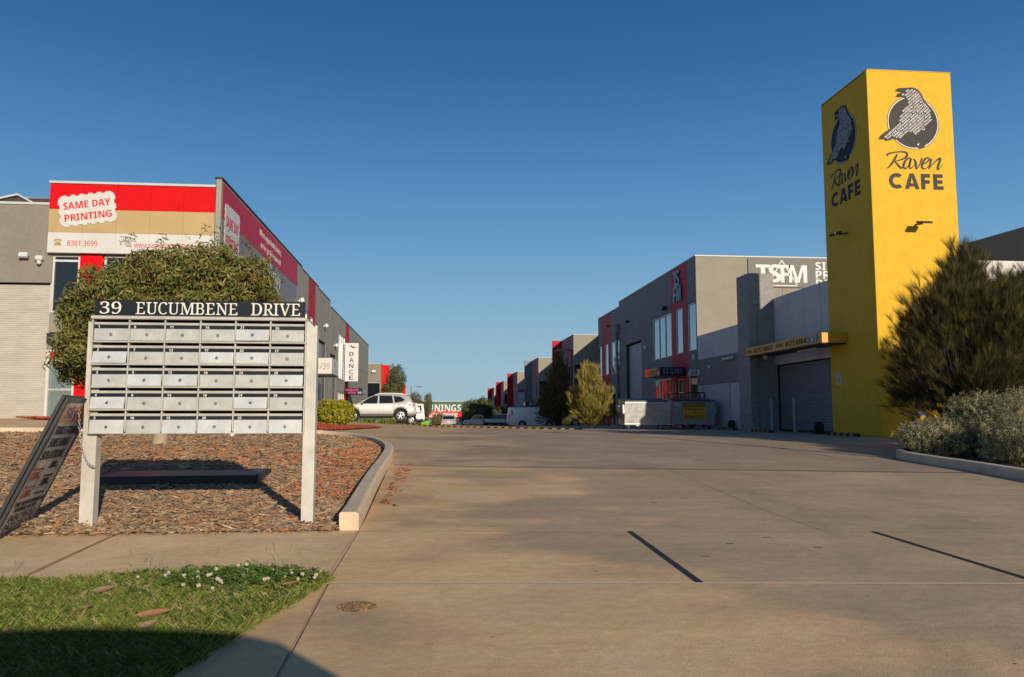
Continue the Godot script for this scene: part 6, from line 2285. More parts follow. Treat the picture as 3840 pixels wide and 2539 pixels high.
		for sx in s.get("seams", []):
			var sb := B.new()
			var prev := Vector3()
			for k in 9:
				var v := side_point(s, sx, lerpf(s.clear + 0.3, s.belt - 0.02, k / 8.0), 0.0025)
				v.z *= side
				if k > 0: sb.bar(prev, v, 0.008, 0.004, 0.0, Vector3(0, 0, 1))
				prev = v
			put("door_seam", sb, M.core, o)
		if s.get("rails", false):
			var rl := B.new()
			var p := []
			for k in 8:
				var rx := lerpf(s.rail0, s.rail1, k / 7.0)
				var q := section(s, rx)
				p.append(Vector3(rx, q[5].y + (0.045 if k > 0 and k < 7 else 0.0), side * (q[5].z + 0.02)))
			var rr2 := []
			for k in 8: rr2.append(0.02)
			rl.tube(p, rr2, 6)
			put("roof_rail", rl, M.alu, o)
	var np := B.new()
	np.box(Vector3(s.L + s.get("platex", 0.035), s.get("platey", 0.75), 0), Vector3(0.012, 0.12, 0.38))
	put("number_plate", np, M.plate, o)
	if not s.get("van", false):
		var bm := B.new()
		bm.box(Vector3(s.L - 0.02, s.clear + 0.26, 0), Vector3(0.16, 0.24, s.W * 0.82), 0.06)
		bm.box(Vector3(0.02, s.clear + 0.22, 0), Vector3(0.14, 0.22, s.W * 0.70), 0.05)
		put("bumper", bm, M.black_plastic if s.get("clad", false) else color, o)
	return o

func V(pts: Array) -> Array:
	var out := []
	for i in range(0, pts.size(), 2): out.append(Vector2(pts[i], pts[i + 1]))
	return out

func suv(L: float, W: float, H: float) -> Dictionary:
	var k := L / 4.53
	var y := H / 1.64
	var sc := func(pts: Array) -> Array:
		var out := []
		for i in range(0, pts.size(), 2): out.append(Vector2(pts[i] * k, pts[i + 1] * y))
		return out
	return {"L": L, "W": W, "H": H, "belt": 1.02 * y, "clear": 0.21, "wheel": 0.345, "front": 0.86 * k, "rear": 3.62 * k, "clad": true, "rise": 0.03,
		"top": sc.call([0.0, 0.72, 0.12, 0.90, 0.5, 1.0, 1.12, 1.10, 1.62, 1.37, 2.05, 1.56, 2.5, 1.62, 3.3, 1.63, 3.95, 1.57, 4.15, 1.50, 4.38, 1.12, 4.47, 0.96, 4.53, 0.80]),
		"windows": [sc.call([1.30, 1.045, 1.80, 1.38, 2.10, 1.50, 2.30, 1.52, 2.28, 1.06]), sc.call([2.38, 1.06, 2.40, 1.525, 3.12, 1.515, 3.20, 1.08]), sc.call([3.28, 1.10, 3.22, 1.50, 3.60, 1.47, 3.86, 1.30, 3.78, 1.19])],
		"glass": [[1.18 * k, 2.02 * k, 0], [4.14 * k, 4.36 * k, 1]],
		"headlight": sc.call([0.14, 0.72, 0.20, 0.86, 0.62, 0.95, 0.50, 0.82]), "taillight": sc.call([4.02, 1.02, 4.36, 1.03, 4.45, 0.90, 4.22, 0.84]),
		"mirror": 1.42 * k, "handles": [2.06 * k, 3.02 * k], "seams": [1.22 * k, 2.33 * k, 3.22 * k], "rails": true, "rail0": 2.15 * k, "rail1": 3.95 * k, "platey": 0.86, "platex": -0.02, "tailx": -0.10}

func hatch(L: float, W: float, H: float) -> Dictionary:
	var s := suv(L, W, H)
	s.clad = false
	s.clear = 0.17
	s.wheel = 0.31
	s.rails = false
	return s

func build_vehicles() -> void:
	var silver := paint(0.50, 0.485, 0.455, 0.28, 0.35)
	silver.clearcoat_enabled = true
	silver.clearcoat = 0.6
	silver.clearcoat_roughness = 0.06
	var white := paint(0.76, 0.76, 0.74, 0.25)
	var grey_blue := paint(0.10, 0.125, 0.16, 0.25, 0.4)
	var lime := paint(0.22, 0.42, 0.06, 0.3)
	var dark_blue := paint(0.035, 0.05, 0.075, 0.2, 0.3)
	var yellow := paint(0.70, 0.42, 0.02, 0.3)

	# silver wagon nose-in on the left
	var s1 := suv(4.54, 1.78, 1.65)
	car("parked_car", "silver five-door wagon parked nose-in behind the yellow bush", "car", on_ground(-5.72, -48.0, 0.02), 0.06, s1, silver)
	var s2 := suv(4.45, 1.85, 1.66)
	car("parked_car", "white wagon parked just beyond the silver one", "car", on_ground(-5.55, -66.0), 0.05, s2, white)
	# four-wheel drive with a spare wheel on its tail and a roof rack
	var s3 := suv(4.6, 1.9, 1.85)
	s3.top = V([0.0, 0.8, 0.1, 1.05, 1.2, 1.15, 1.75, 1.72, 2.2, 1.84, 4.3, 1.86, 4.5, 1.80, 4.56, 1.2, 4.6, 0.8])
	s3.windows = [V([1.55, 1.2, 1.85, 1.62, 2.4, 1.7, 2.4, 1.2]), V([2.5, 1.2, 2.5, 1.7, 3.3, 1.7, 3.3, 1.2]), V([3.4, 1.2, 3.4, 1.7, 4.3, 1.68, 4.35, 1.2])]
	var w4 := car("parked_car", "pale four-wheel drive with loaded roof rack and spare wheel behind", "car", on_ground(-5.55, -70.5), 0.03, s3, white)
	var sp := wheel_mesh(0.37, 0.22, Vector3.ZERO)
	var so := put("spare_wheel", sp, M.tyre, w4)
	so.position = Vector3(4.78, 1.05, 0.1)
	so.rotation.y = PI / 2
	var rk := B.new()
	rk.box(Vector3(3.2, 2.0, 0), Vector3(2.3, 0.06, 1.4), 0.01)
	rk.box(Vector3(3.3, 2.12, 0.1), Vector3(1.6, 0.18, 0.9), 0.05)
	for x in [2.3, 4.1]:
		for z in [-0.6, 0.6]: rk.bar(Vector3(x, 1.84, z), Vector3(x, 1.98, z), 0.04, 0.04)
	put("roof_rack", rk, M.black_plastic, w4)

	# white van across the lane
	var v := {"L": 4.7, "W": 1.70, "H": 1.96, "belt": 1.15, "clear": 0.24, "wheel": 0.32, "front": 0.78, "rear": 3.35, "van": true, "roofw": 0.86, "nose": 0.12, "tail": 0.03, "spokes": 10,
		"top": V([0.0, 0.75, 0.04, 1.02, 0.14, 1.18, 0.62, 1.72, 0.95, 1.90, 1.6, 1.95, 4.3, 1.96, 4.52, 1.90, 4.62, 1.5, 4.70, 0.85]),
		"windows": [V([0.52, 1.20, 0.82, 1.62, 1.02, 1.72, 1.62, 1.74, 1.62, 1.20]), V([4.38, 1.14, 4.26, 1.22, 4.24, 1.66, 4.34, 1.72, 4.42, 1.64])],
		"glass": [[0.17, 0.72, 0]], "headlight": V([0.06, 0.72, 0.08, 0.92, 0.26, 0.92, 0.24, 0.72]), "taillight": V([4.56, 0.85, 4.50, 1.3, 4.60, 1.3, 4.66, 0.85]),
		"mirror": 0.72, "handles": [1.5, 1.9], "seams": [0.5, 1.74, 3.0], "platey": 0.6, "platex": 0.0, "tailx": -0.08}
	var van := car("delivery_van", "white panel van with roof racks and blank windowless side", "van", on_ground(11.55, -76.0, 0.0), PI + 0.02, v, white)
	var vr := B.new()
	for x in [1.9, 3.1, 4.1]:
		vr.bar(Vector3(x, 2.04, -0.72), Vector3(x, 2.04, 0.72), 0.05, 0.04)
		for z in [-0.68, 0.68]: vr.bar(Vector3(x, 1.90, z), Vector3(x, 2.03, z), 0.05, 0.03)
	vr.bar(Vector3(1.3, 2.07, -0.6), Vector3(4.5, 2.07, -0.6), 0.05, 0.04)
	vr.bar(Vector3(1.3, 2.07, 0.6), Vector3(4.5, 2.07, 0.6), 0.05, 0.04)
	put("roof_rack", vr, M.dark_trim, van)
	var vg := B.new()
	for y in [1.10, 0.78]:
		for side in [1.0, -1.0]:
			for k in 8:
				var p := side_point(v, 1.8 + k * 0.3, y, 0.003)
				var q := side_point(v, 2.1 + k * 0.3, y, 0.003)
				vg.bar(Vector3(p.x, p.y, p.z * side), Vector3(q.x, q.y, q.z * side), 0.006, 0.012, 0.0, Vector3(0, 0, 1))
	put("side_crease", vg, M.alu, van)

	# cars farther down
	for s in []: pass
	var far := func(d: Dictionary) -> Dictionary:
		d.far = true
		return d
	car("parked_car", "grey-blue wagon half hidden behind the white van", "car", on_ground(11.4, -99.0), PI, far.call(suv(4.64, 1.84, 1.72)), grey_blue)
	car("parked_car", "silver wagon seen from behind beneath the red warehouse sign", "car", on_ground(1.75, -97.0), -PI / 2 - 0.05, far.call(suv(4.6, 1.85, 1.62)), silver)
	car("parked_car", "dark blue sedan beside the round dark bush", "car", on_ground(3.2, -104.0), 0.25, far.call(hatch(4.6, 1.8, 1.42)), dark_blue)
	car("parked_car", "small lime green hatchback before the far warehouse", "car", on_ground(0.2, -150.0), PI - 0.3, far.call(hatch(3.9, 1.7, 1.5)), lime)
	car("parked_car", "small white car far off beside the lime hatchback", "car", on_ground(0.9, -158.0), 0.5, far.call(hatch(4.1, 1.7, 1.45)), white)
	car("parked_car", "yellow car tucked behind the golden she-oak", "car", on_ground(10.2, -63.2), 0.0, far.call(hatch(4.5, 1.78, 1.45)), yellow)
	car("parked_car", "pale car whose tail shows at the left edge by the roller door", "car", on_ground(-14.15, -24.7, 0.02), PI, suv(4.5, 1.8, 1.62), white)

	# flat-tray ute
	var tr := thing("tray_ute", "dark ute with a pale flat tray near the round bush", "ute", on_ground(5.6, -95.0))
	var tb := B.new()
	tb.span(Vector3(0.2, 0.75, -0.95), Vector3(2.6, 0.82, 0.95), 0.01)
	for z in [-0.95, 0.92]: tb.span(Vector3(0.2, 0.82, z), Vector3(2.6, 1.14, z + 0.03), 0.004)
	put("tray", tb, M.sign_white, tr)
	var cb := B.new()
	cb.plate(PackedVector2Array([Vector2(-2.2, 0.5), Vector2(0.1, 0.5), Vector2(0.1, 1.2), Vector2(-0.05, 1.62), Vector2(-0.9, 1.62), Vector2(-1.4, 1.12), Vector2(-2.1, 1.0), Vector2(-2.25, 0.8)]), Transform3D(Basis(), Vector3(0, 0, -0.88)), 1.76)
	put("cab", cb, dark_blue, tr)
	var cg := B.new()
	cg.plate(PackedVector2Array([Vector2(-1.25, 1.14), Vector2(-0.9, 1.54), Vector2(-0.1, 1.54), Vector2(0.0, 1.14)]), Transform3D(Basis(), Vector3(0, 0, 0.88)), 0.01)
	put("side_window", cg, M.dark_glass, tr)
	for x in [-1.45, 1.4]:
		for z in [-0.82, 0.82]:
			put("wheel", wheel_mesh(0.35, 0.22, Vector3(x, 0.35, z)), M.tyre, tr)

	# the car parked on the street beside the photographer: its shadow lies over the lawn
	car("parked_car", "dark hatchback parked on the street at the photographer's back", "car", Vector3(-3.15, 0.0, 1.05), 0.0, hatch(4.4, 1.75, 1.43), grey_blue)

# ---------------------------------------------------------------- plants
func blade_leaf(b: B, root: Vector3, dir: Vector3, nrm: Vector3, len: float, wid: float, droop: float, steps := 3) -> void:
	var side := dir.cross(nrm).normalized()
	var prev_l := root
	var prev_r := root
	var p := root
	var d := dir
	for i in range(1, steps + 1):
		var t := i / float(steps)
		d = (d + Vector3.DOWN * droop / steps).normalized()
		p += d * len / steps
		var w := wid * 0.5 * sin(PI * clampf(t * 0.92 + 0.04, 0.0, 1.0)) * (0.0 if i == steps else 1.0)
		var l := p - side * w
		var r := p + side * w
		if i == 1: b.tri(root, r, l)
		elif i == steps: b.tri(prev_l, prev_r, p)
		else: b.quad(prev_l, prev_r, r, l)
		prev_l = l
		prev_r = r

# twig with drooping sickle leaves, along +y
func gum_sprig(leaves: int, len: float, wid: float, seed_value: int, droop := 0.9) -> ArrayMesh:
	var r := RandomNumberGenerator.new()
	r.seed = seed_value
	var b := B.new()
	for i in leaves:
		var t := (i + 0.5) / leaves
		var a := i * 2.4 + r.randf()
		var out := Vector3(cos(a), r.randf_range(-0.3, 0.7), sin(a)).normalized()
		var nrm := Vector3(r.randf_range(-1, 1), r.randf_range(0.2, 1), r.randf_range(-1, 1)).normalized()
		blade_leaf(b, Vector3(0, t * len * 1.6, 0), out, nrm, len * r.randf_range(0.7, 1.15), wid * r.randf_range(0.8, 1.2), droop)
	return b.mesh()

func needle_tuft(n: int, len: float, wid: float, spread: float, seed_value: int) -> ArrayMesh:
	var r := RandomNumberGenerator.new()
	r.seed = seed_value
	var b := B.new()
	for i in n:
		var a := r.randf() * TAU
		var s := spread * sqrt(r.randf())
		var d := Vector3(cos(a) * s, 1.0, sin(a) * s).normalized()
		var side := d.cross(Vector3(r.randf_range(-1, 1), r.randf_range(-1, 1), r.randf_range(-1, 1))).normalized() * wid * 0.5
		var root := Vector3(0, r.randf() * len * 0.35, 0)
		var l := len * r.randf_range(0.6, 1.1)
		var mid := root + d * l * 0.55
		var tip := root + d * l + Vector3(0, -l * 0.10 * s, 0)
		b.tri(root - side * 0.6, root + side * 0.6, mid + side)
		b.tri(root - side * 0.6, mid + side, mid - side)
		b.tri(mid - side, mid + side, tip)
	return b.mesh()

func round_sprig(n: int, len: float, leaf: float, seed_value: int) -> ArrayMesh:
	var r := RandomNumberGenerator.new()
	r.seed = seed_value
	var b := B.new()
	for i in n:
		var t := i / float(n)
		var a := i * 2.4
		var out := Vector3(cos(a), r.randf_range(0.2, 1.0), sin(a)).normalized()
		var c := Vector3(0, t * len, 0) + out * leaf * 0.7 + Vector3(r.randf_range(-1, 1), 0, r.randf_range(-1, 1)) * len * 0.18
		var u := out * leaf * 0.6
		var s := out.cross(Vector3(r.randf_range(-1, 1), 1, r.randf_range(-1, 1))).normalized() * leaf * 0.42
		b.tri(c - u, c + s, c + u)
		b.tri(c - u, c + u, c - s)
	return b.mesh()

func aim(dir: Vector3, r: RandomNumberGenerator) -> Basis:
	var y := dir.normalized()
	var x := y.cross(Vector3(r.randf_range(-1, 1), r.randf_range(-1, 1), r.randf_range(-1, 1))).normalized()
	return Basis(x, y, x.cross(y))

# leaf sprigs over lobes: each lobe is [centre, radii]
func leafy(called: String, parent: Node, lobes: Array, mesh: ArrayMesh, m: Material, count: int, tints: Array, lift: float, scale_lo: float, scale_hi: float, seed_value: int, shell := 0.45, floor_y := -99.0) -> void:
	var r := RandomNumberGenerator.new()
	r.seed = seed_value
	var weights := []
	var total := 0.0
	for l in lobes:
		var v: Vector3 = l[1]
		total += v.x * v.y + v.y * v.z + v.x * v.z
		weights.append(total)
	var clumps := FastNoiseLite.new()
	clumps.seed = seed_value
	clumps.frequency = 1.1
	var places := []
	var cols := PackedColorArray()
	var tries := 0
	while places.size() < count and tries < count * 6:
		tries += 1
		var pick := r.randf() * total
		var k := 0
		while weights[k] < pick: k += 1
		var d := Vector3(r.randfn(), r.randfn(), r.randfn()).normalized()
		var f := lerpf(shell, 1.0, pow(r.randf(), 0.6))
		var radii: Vector3 = lobes[k][1]
		var p: Vector3 = lobes[k][0] + d * radii * f
		if p.y < floor_y: continue
		var c := clumps.get_noise_3d(p.x * 1.6, p.y * 1.6, p.z * 1.6)
		if c < -0.24 and r.randf() < 0.8: continue
		var dir := (d * Vector3(1, 0.8, 1) + Vector3(0, lift, 0) + Vector3(r.randf_range(-1, 1), r.randf_range(-1, 1), r.randf_range(-1, 1)) * 0.5).normalized()
		places.append(Transform3D(aim(dir, r).scaled(Vector3.ONE * r.randf_range(scale_lo, scale_hi)), p))
		var a: Color = tints[r.randi() % tints.size()]
		var b: Color = tints[r.randi() % tints.size()]
		cols.append(a.lerp(b, r.randf()) * lerpf(0.85, 1.15, clampf(c + 0.5, 0.0, 1.0)))
	scatter(called, mesh, m, places, cols, parent)

# many-stemmed she-oak: stems fan out from the base to a dome, feathery needles on the outer half
func sheoak(label: String, at: Vector3, height: float, spread: float, stems: int, tufts: int, tint: Array, seed_value: int, tuft: ArrayMesh, group := "", low := 0.25, inner := 0.5, thick := 0.05, lift := 0.5, full := 1.0) -> Node3D:
	var o := thing("she_oak", label, "tree", at, 0, group)
	var r := RandomNumberGenerator.new()
	r.seed = seed_value
	var bumps := FastNoiseLite.new()
	bumps.seed = seed_value
	bumps.frequency = 0.9
	var wood := B.new()
	var places := []
	var cols := PackedColorArray()
	var paths := []
	for s in stems:
		var az := TAU * (s * 0.618 + r.randf() * 0.2)
		var el := lerpf(low, PI / 2.0, pow(r.randf(), 0.95))
		var d := Vector3(cos(az) * cos(el), sin(el), sin(az) * cos(el))
		var reach := 1.0 + 0.26 * bumps.get_noise_3d(d.x * 2.0, d.y * 2.0, d.z * 2.0) + r.randf_range(-0.12, 0.06)
		reach *= lerpf(full, 1.0, smoothstep(0.08, 0.8, el))
		var tip := d * Vector3(spread, height, spread) * reach
		var p := []
		var w := []
		for i in 9:
			var t := i / 8.0
			var q := tip * t
			q.y = tip.y * pow(t, 1.12) + 0.06 * height * sin(PI * t) * (1.0 - d.y)
			p.append(q + Vector3(r.randf_range(-1, 1), r.randf_range(-1, 1), r.randf_range(-1, 1)) * 0.012 * height * t)
			w.append(lerpf(thick, thick * 0.1, pow(t, 0.7)) * (1.0 if s % 3 == 0 else 0.6))
		wood.tube(p, w, 6, false)
		paths.append(p)
	for i in tufts:
		var p: Array = paths[r.randi() % paths.size()]
		var t := lerpf(inner, 0.99, pow(r.randf(), 0.7))
		var k := mini(int(t * 8.0), 7)
		var base: Vector3 = (p[k] as Vector3).lerp(p[k + 1], t * 8.0 - k)
		var fwd: Vector3 = ((p[k + 1] as Vector3) - p[k]).normalized()
		var side := Vector3(r.randfn(), r.randfn(), r.randfn()).normalized()
		var dir := (fwd * 0.8 + side * 0.75 + Vector3(0, lift * 0.35, 0)).normalized()
		var len := height * r.randf_range(0.03, 0.16)
		var tip := base + dir * len
		if tip.y < 0.15: continue
		if i % 2 == 0: wood.tube([base, tip], [thick * 0.13, thick * 0.05], 3, false)
		var td := (dir * 0.6 + fwd * 0.7 + Vector3(r.randf_range(-1, 1), r.randf_range(-0.5, 1.0) + lift, r.randf_range(-1, 1)) * 0.4).normalized()
		places.append(Transform3D(aim(td, r).scaled(Vector3.ONE * r.randf_range(0.6, 1.25)), tip))
		var c: Color = tint[r.randi() % tint.size()]
		cols.append(c * r.randf_range(0.75, 1.2))
	put("stems", wood, M.bark_dark, o)
	scatter("needles", tuft, M.leaf_soft, places, cols, o)
	return o

func pixel_lobe(px: float, py: float, rx: float, ry: float, d: float, dz: float, rz: float) -> Array:
	var k := d / 1848.0
	return [Vector3((px - 1008.0) * k * 0.978, 1.08 + (958.0 - py) * k * 0.985, -d + dz), Vector3(rx * k, ry * k, rz)]

func far_tree(label: String, at: Vector3, lobes: Array, count: int, tints: Array, mesh: ArrayMesh, seed_value: int, trunk_r := 0.12, group := "") -> Node3D:
	var o := thing("gum_tree", label, "tree", at, 0, group)
	var b := B.new()
	var topmost := 0.0
	for l in lobes: topmost = maxf(topmost, l[0].y)
	b.tube([Vector3.ZERO, Vector3(0.05, topmost * 0.5, 0.03), Vector3(0.0, topmost, 0)], [trunk_r, trunk_r * 0.7, trunk_r * 0.2], 8)
	for l in lobes:
		b.tube([Vector3(0.03, l[0].y * 0.45, 0), (l[0] + Vector3(0, l[0].y * 0.5, 0)) * Vector3(0.6, 0.5, 0.6), l[0]], [trunk_r * 0.4, trunk_r * 0.3, trunk_r * 0.15], 6, false)
	put("trunk", b, M.bark, o)
	leafy("crown", o, lobes, mesh, M.leaf_gum, count, tints, 0.1, 0.8, 1.3, seed_value)
	return o

func build_plants() -> void:
	# bark mulch over the bed
	var chip := B.new()
	chip.box(Vector3.ZERO, Vector3(0.095, 0.010, 0.020), 0.003)
	var splinter := B.new()
	splinter.box(Vector3.ZERO, Vector3(0.17, 0.010, 0.014), 0.003)
	var flake := B.new()
	flake.box(Vector3.ZERO, Vector3(0.055, 0.008, 0.034), 0.003)
	var poly := garden_left()
	var sets := [[], [], []]
	var tints := [PackedColorArray(), PackedColorArray(), PackedColorArray()]
	var palette := [Color(0.37, 0.255, 0.145), Color(0.31, 0.205, 0.115), Color(0.23, 0.155, 0.09), Color(0.12, 0.085, 0.06), Color(0.47, 0.345, 0.205), Color(0.28, 0.205, 0.135), Color(0.40, 0.20, 0.085)]
	for zone in [[-9.8, -7.56, -5.4, -0.9, 1700], [-13.0, -9.8, -7.0, -0.9, 850], [-22.0, -13.0, -13.5, -0.9, 330]]:
		var n := int((zone[1] - zone[0]) * (zone[3] - zone[2]) * zone[4])
		for i in n:
			var x := rng.randf_range(zone[2], zone[3])
			var z := rng.randf_range(zone[0], zone[1])
			if not Geometry2D.is_point_in_polygon(Vector2(x, z), poly): continue
			var k := rng.randi() % 3
			var s := rng.randf_range(0.45, 1.35) * (1.25 if z < -13 else 1.0)
			sets[k].append(Transform3D(Basis.from_euler(Vector3(rng.randfn(0, 0.22), rng.randfn(0.0, 0.9), rng.randfn(0, 0.2))).scaled(Vector3(s, s, s * rng.randf_range(0.7, 1.4))), on_ground(x, z, 0.012 + (0.033 + rng.randf() * 0.03) * clampf((-7.5 - z) / 0.5, 0.1, 1.0))))
			var red := clampf(0.03 + 0.16 * stain_noise.get_noise_2d(x * 1.5, z * 1.5) + (0.35 if x > -1.9 and z < -9.5 else 0.0) + (0.22 if z < -13.5 and z > -17 else 0.0), 0.015, 0.6)
			var c: Color = Color(0.46, 0.17, 0.065) if rng.randf() < red else palette[rng.randi() % palette.size()]
			tints[k].append(c * rng.randf_range(0.65, 1.15))
	for i in 170:                                     # a few chips kicked on to the path
		var x := rng.randf_range(-5.0, -0.95)
		sets[i % 3].append(Transform3D(Basis.from_euler(Vector3(0, rng.randf() * TAU, 0)).scaled(Vector3.ONE * rng.randf_range(0.3, 0.9)), on_ground(x, -7.55 + absf(rng.randfn(0.0, 0.05)), 0.009)))
		tints[i % 3].append(palette[rng.randi() % palette.size()] * 0.8)
	for k in 3:
		scatter("bark_mulch", [chip, splinter, flake][k].mesh(), M.chip, sets[k], tints[k])
	# red mulch round the yellow bush and by the shop
	var beds := [[PackedVector2Array([Vector2(-7.15, -25.6), Vector2(-3.5, -25.4), Vector2(-2.9, -29.0), Vector2(-2.2, -34.0), Vector2(-2.7, -35.8), Vector2(-7.15, -36.0)]), 0.03], [PackedVector2Array([Vector2(-11.9, -25.6), Vector2(-10.2, -25.6), Vector2(-10.0, -24.2), Vector2(-12.0, -24.2)]), 0.05]]
	for q in beds:
		soil("red_mulch_bed", q[0], 0.6, q[1], worn(paint(0.33, 0.065, 0.03, 1.0), tex.fine, 0.3), 0.03)
		var places := []
		var cols := PackedColorArray()
		for i in 9000 if q[1] < 0.04 else 1500:
			var x := rng.randf_range(-12.0, -2.2)
			var z := rng.randf_range(-36.0, -24.2)
			if q[1] > 0.04:
				x = rng.randf_range(-12, -10); z = rng.randf_range(-25.6, -24.2)
			if not Geometry2D.is_point_in_polygon(Vector2(x, z), q[0]): continue
			places.append(Transform3D(Basis.from_euler(Vector3(rng.randfn(0, 0.3), rng.randf() * TAU, rng.randfn(0, 0.3))).scaled(Vector3.ONE * rng.randf_range(0.8, 1.8)), on_ground(x, z, q[1] + 0.015 + rng.randf() * 0.02)))
			cols.append(Color(0.40, 0.075, 0.03) * rng.randf_range(0.5, 1.2))
		scatter("red_mulch", flake.mesh(), M.chip, places, cols)

	lawn()

	# the grevillea behind the letterboxes
	var g := thing("weeping_gum", "dense dark green weeping tree behind the letterboxes", "tree", Vector3(-5.72, ground_at(-5.72, -17.3), -17.3))
	var lobes := []
	for q in [[430, 655, 140, 92, 0.2, 1.5], [310, 700, 125, 95, 0.4, 1.4], [555, 668, 90, 92, 0.0, 1.2], [250, 745, 92, 88, 0.3, 1.0], [212, 840, 66, 66, 0.3, 0.7], [196, 735, 52, 50, 0.2, 0.5], [598, 640, 48, 62, 0.2, 0.8], [430, 745, 200, 95, 0.6, 1.6], [275, 815, 100, 85, 0.8, 1.0], [620, 690, 34, 40, 0.1, 0.5], [490, 590, 70, 38, 0.0, 0.7], [345, 615, 60, 38, 0.1, 0.7]]:
		var l := pixel_lobe(q[0], q[1] + 6, maxf(q[2] - 30.0, 16.0), maxf(q[3] - 26.0, 16.0), 17.3, q[4], q[5])
		l[0] -= g.position
		lobes.append(l)
	var wood := B.new()
	wood.tube([Vector3(0, -0.05, 0), Vector3(0.05, 0.5, 0), Vector3(0.1, 1.2, 0), Vector3(0.2, 2.0, 0)], [0.17, 0.135, 0.11, 0.08], 12)
	for l in lobes:
		wood.tube([Vector3(0.1, 1.0, 0), l[0] * Vector3(0.5, 0.6, 0.5) + Vector3(0, 0.3, 0), l[0] + Vector3(0, 0.3, 0)], [0.06, 0.035, 0.012], 6, false)
	put("trunk", wood, M.wood_pale, g)
	var olive := [Color(0.10, 0.115, 0.022), Color(0.14, 0.15, 0.032), Color(0.19, 0.185, 0.045), Color(0.07, 0.082, 0.02), Color(0.24, 0.21, 0.065), Color(0.15, 0.10, 0.035)]
	leafy("crown", g, lobes, gum_sprig(8, 0.135, 0.03, 3, 1.0), M.leaf_gum, 5600, olive, 0.25, 0.75, 1.25, 31, 0.4)
	# wispy shoots above the outline
	var shoots := []
	for q in [[300, 560], [325, 552], [430, 548], [470, 540], [500, 545], [520, 552], [580, 570], [620, 590], [640, 640], [185, 690], [165, 760], [655, 690], [560, 556], [380, 556]]:
		var l := pixel_lobe(q[0], q[1] + 14, 12, 14, 17.3, 0.2, 0.15)
		l[0] -= g.position
		shoots.append(l)
	leafy("shoots", g, shoots, gum_sprig(5, 0.13, 0.024, 5, 0.5), M.leaf_gum, 60, olive, 1.2, 0.7, 1.1, 33, 0.1)
	var red := B.new()
	for i in 9:
		var l: Array = lobes[rng.randi() % lobes.size()]
		red.ball(l[0] + Vector3(rng.randf_range(-1, 1) * l[1].x, rng.randf_range(-0.6, 0.4) * l[1].y, l[1].z * rng.randf_range(0.75, 0.95)), Vector3(0.022, 0.018, 0.022), 6, 4)
	put("red_blossom", red, M.red_ink, g, "stuff")

	# the she-oak at the right, and the saltbush at its foot
	var tuft := needle_tuft(44, 0.32, 0.0034, 0.5, 4)
	var dark := [Color(0.06, 0.058, 0.018), Color(0.085, 0.075, 0.024), Color(0.13, 0.11, 0.036), Color(0.045, 0.038, 0.015)]
	var golden := [Color(0.26, 0.23, 0.05), Color(0.33, 0.27, 0.065), Color(0.18, 0.18, 0.045), Color(0.38, 0.26, 0.075)]
	sheoak("large dark she-oak fanning out in front of the yellow tower", on_ground(12.35, -17.5), 3.9, 1.7, 90, 5200, dark, 12, tuft, "", 0.20, 0.60, 0.042, 0.4, 0.6)
	sheoak("dark she-oak cut by the right edge of the view behind the saltbush", on_ground(13.75, -17.9), 3.9, 1.8, 70, 4200, dark, 18, tuft, "", 0.25, 0.60, 0.042, 0.4, 0.6)
	sheoak("dark she-oak just past the right edge whose shadow lies on the tower", on_ground(15.6, -17.4), 4.0, 1.45, 50, 3000, dark, 15, tuft, "", 0.25, 0.5, 0.042, 0.4)
	var tuft3 := needle_tuft(26, 0.3, 0.007, 0.4, 16)
	var tuft2 := needle_tuft(26, 0.5, 0.012, 0.4, 6)
	sheoak("golden sunlit she-oak before the far units", on_ground(7.15, -36.6), 2.65, 0.92, 40, 3200, golden, 21, tuft3, "she-oaks along the lane", 0.08, 0.1, 0.025, 1.1)
	sheoak("dark she-oak in shade just left of the golden one", on_ground(10.2, -66.0), 5.3, 1.2, 36, 2600, [Color(0.12, 0.12, 0.04), Color(0.17, 0.15, 0.05), Color(0.26, 0.20, 0.08)], 22, tuft2, "she-oaks along the lane", 0.08, 0.1, 0.05, 1.1)

	var grey := [Color(0.22, 0.205, 0.105), Color(0.31, 0.285, 0.155), Color(0.13, 0.135, 0.065), Color(0.40, 0.35, 0.20)]
	var salt := round_sprig(34, 0.16, 0.017, 8)
	for q in [[Vector3(10.35, 0.32, -15.6), Vector3(0.75, 0.45, 0.6), 1700, "low grey saltbush spilling towards the lane's kerb"], [Vector3(12.05, 0.50, -15.4), Vector3(1.45, 0.88, 1.0), 4600, "big mounded grey saltbush under the she-oak"], [Vector3(11.3, 0.35, -13.6), Vector3(1.3, 0.66, 0.85), 3200, "grey saltbush at the kerb on the right edge"]]:
		var s := thing("saltbush", q[3], "shrub", on_ground(q[0].x, q[0].z), 0, "grey saltbushes")
		var wd := B.new()
		for i in 14:
			var a := rng.randf() * TAU
			wd.tube([Vector3.ZERO, Vector3(cos(a) * q[1].x * 0.4, q[1].y * 0.7, sin(a) * q[1].z * 0.4), Vector3(cos(a) * q[1].x * 0.75, q[1].y * 1.1, sin(a) * q[1].z * 0.75)], [0.02, 0.012, 0.005], 4, false)
		put("stems", wd, M.bark, s)
		var c := Vector3(0, q[0].y - 0.05, 0)
		var lb := [[c, q[1]]]
		for i in 9:
			var a := TAU * i / 9.0
			lb.append([c + Vector3(cos(a) * q[1].x * 0.6, q[1].y * rng.randf_range(-0.1, 0.5), sin(a) * q[1].z * 0.6), q[1] * rng.randf_range(0.32, 0.55)])
		leafy("foliage", s, lb, salt, M.leaf_soft, q[2], grey, 0.5, 0.8, 1.4, 40 + int(q[2]), 0.62, 0.02)

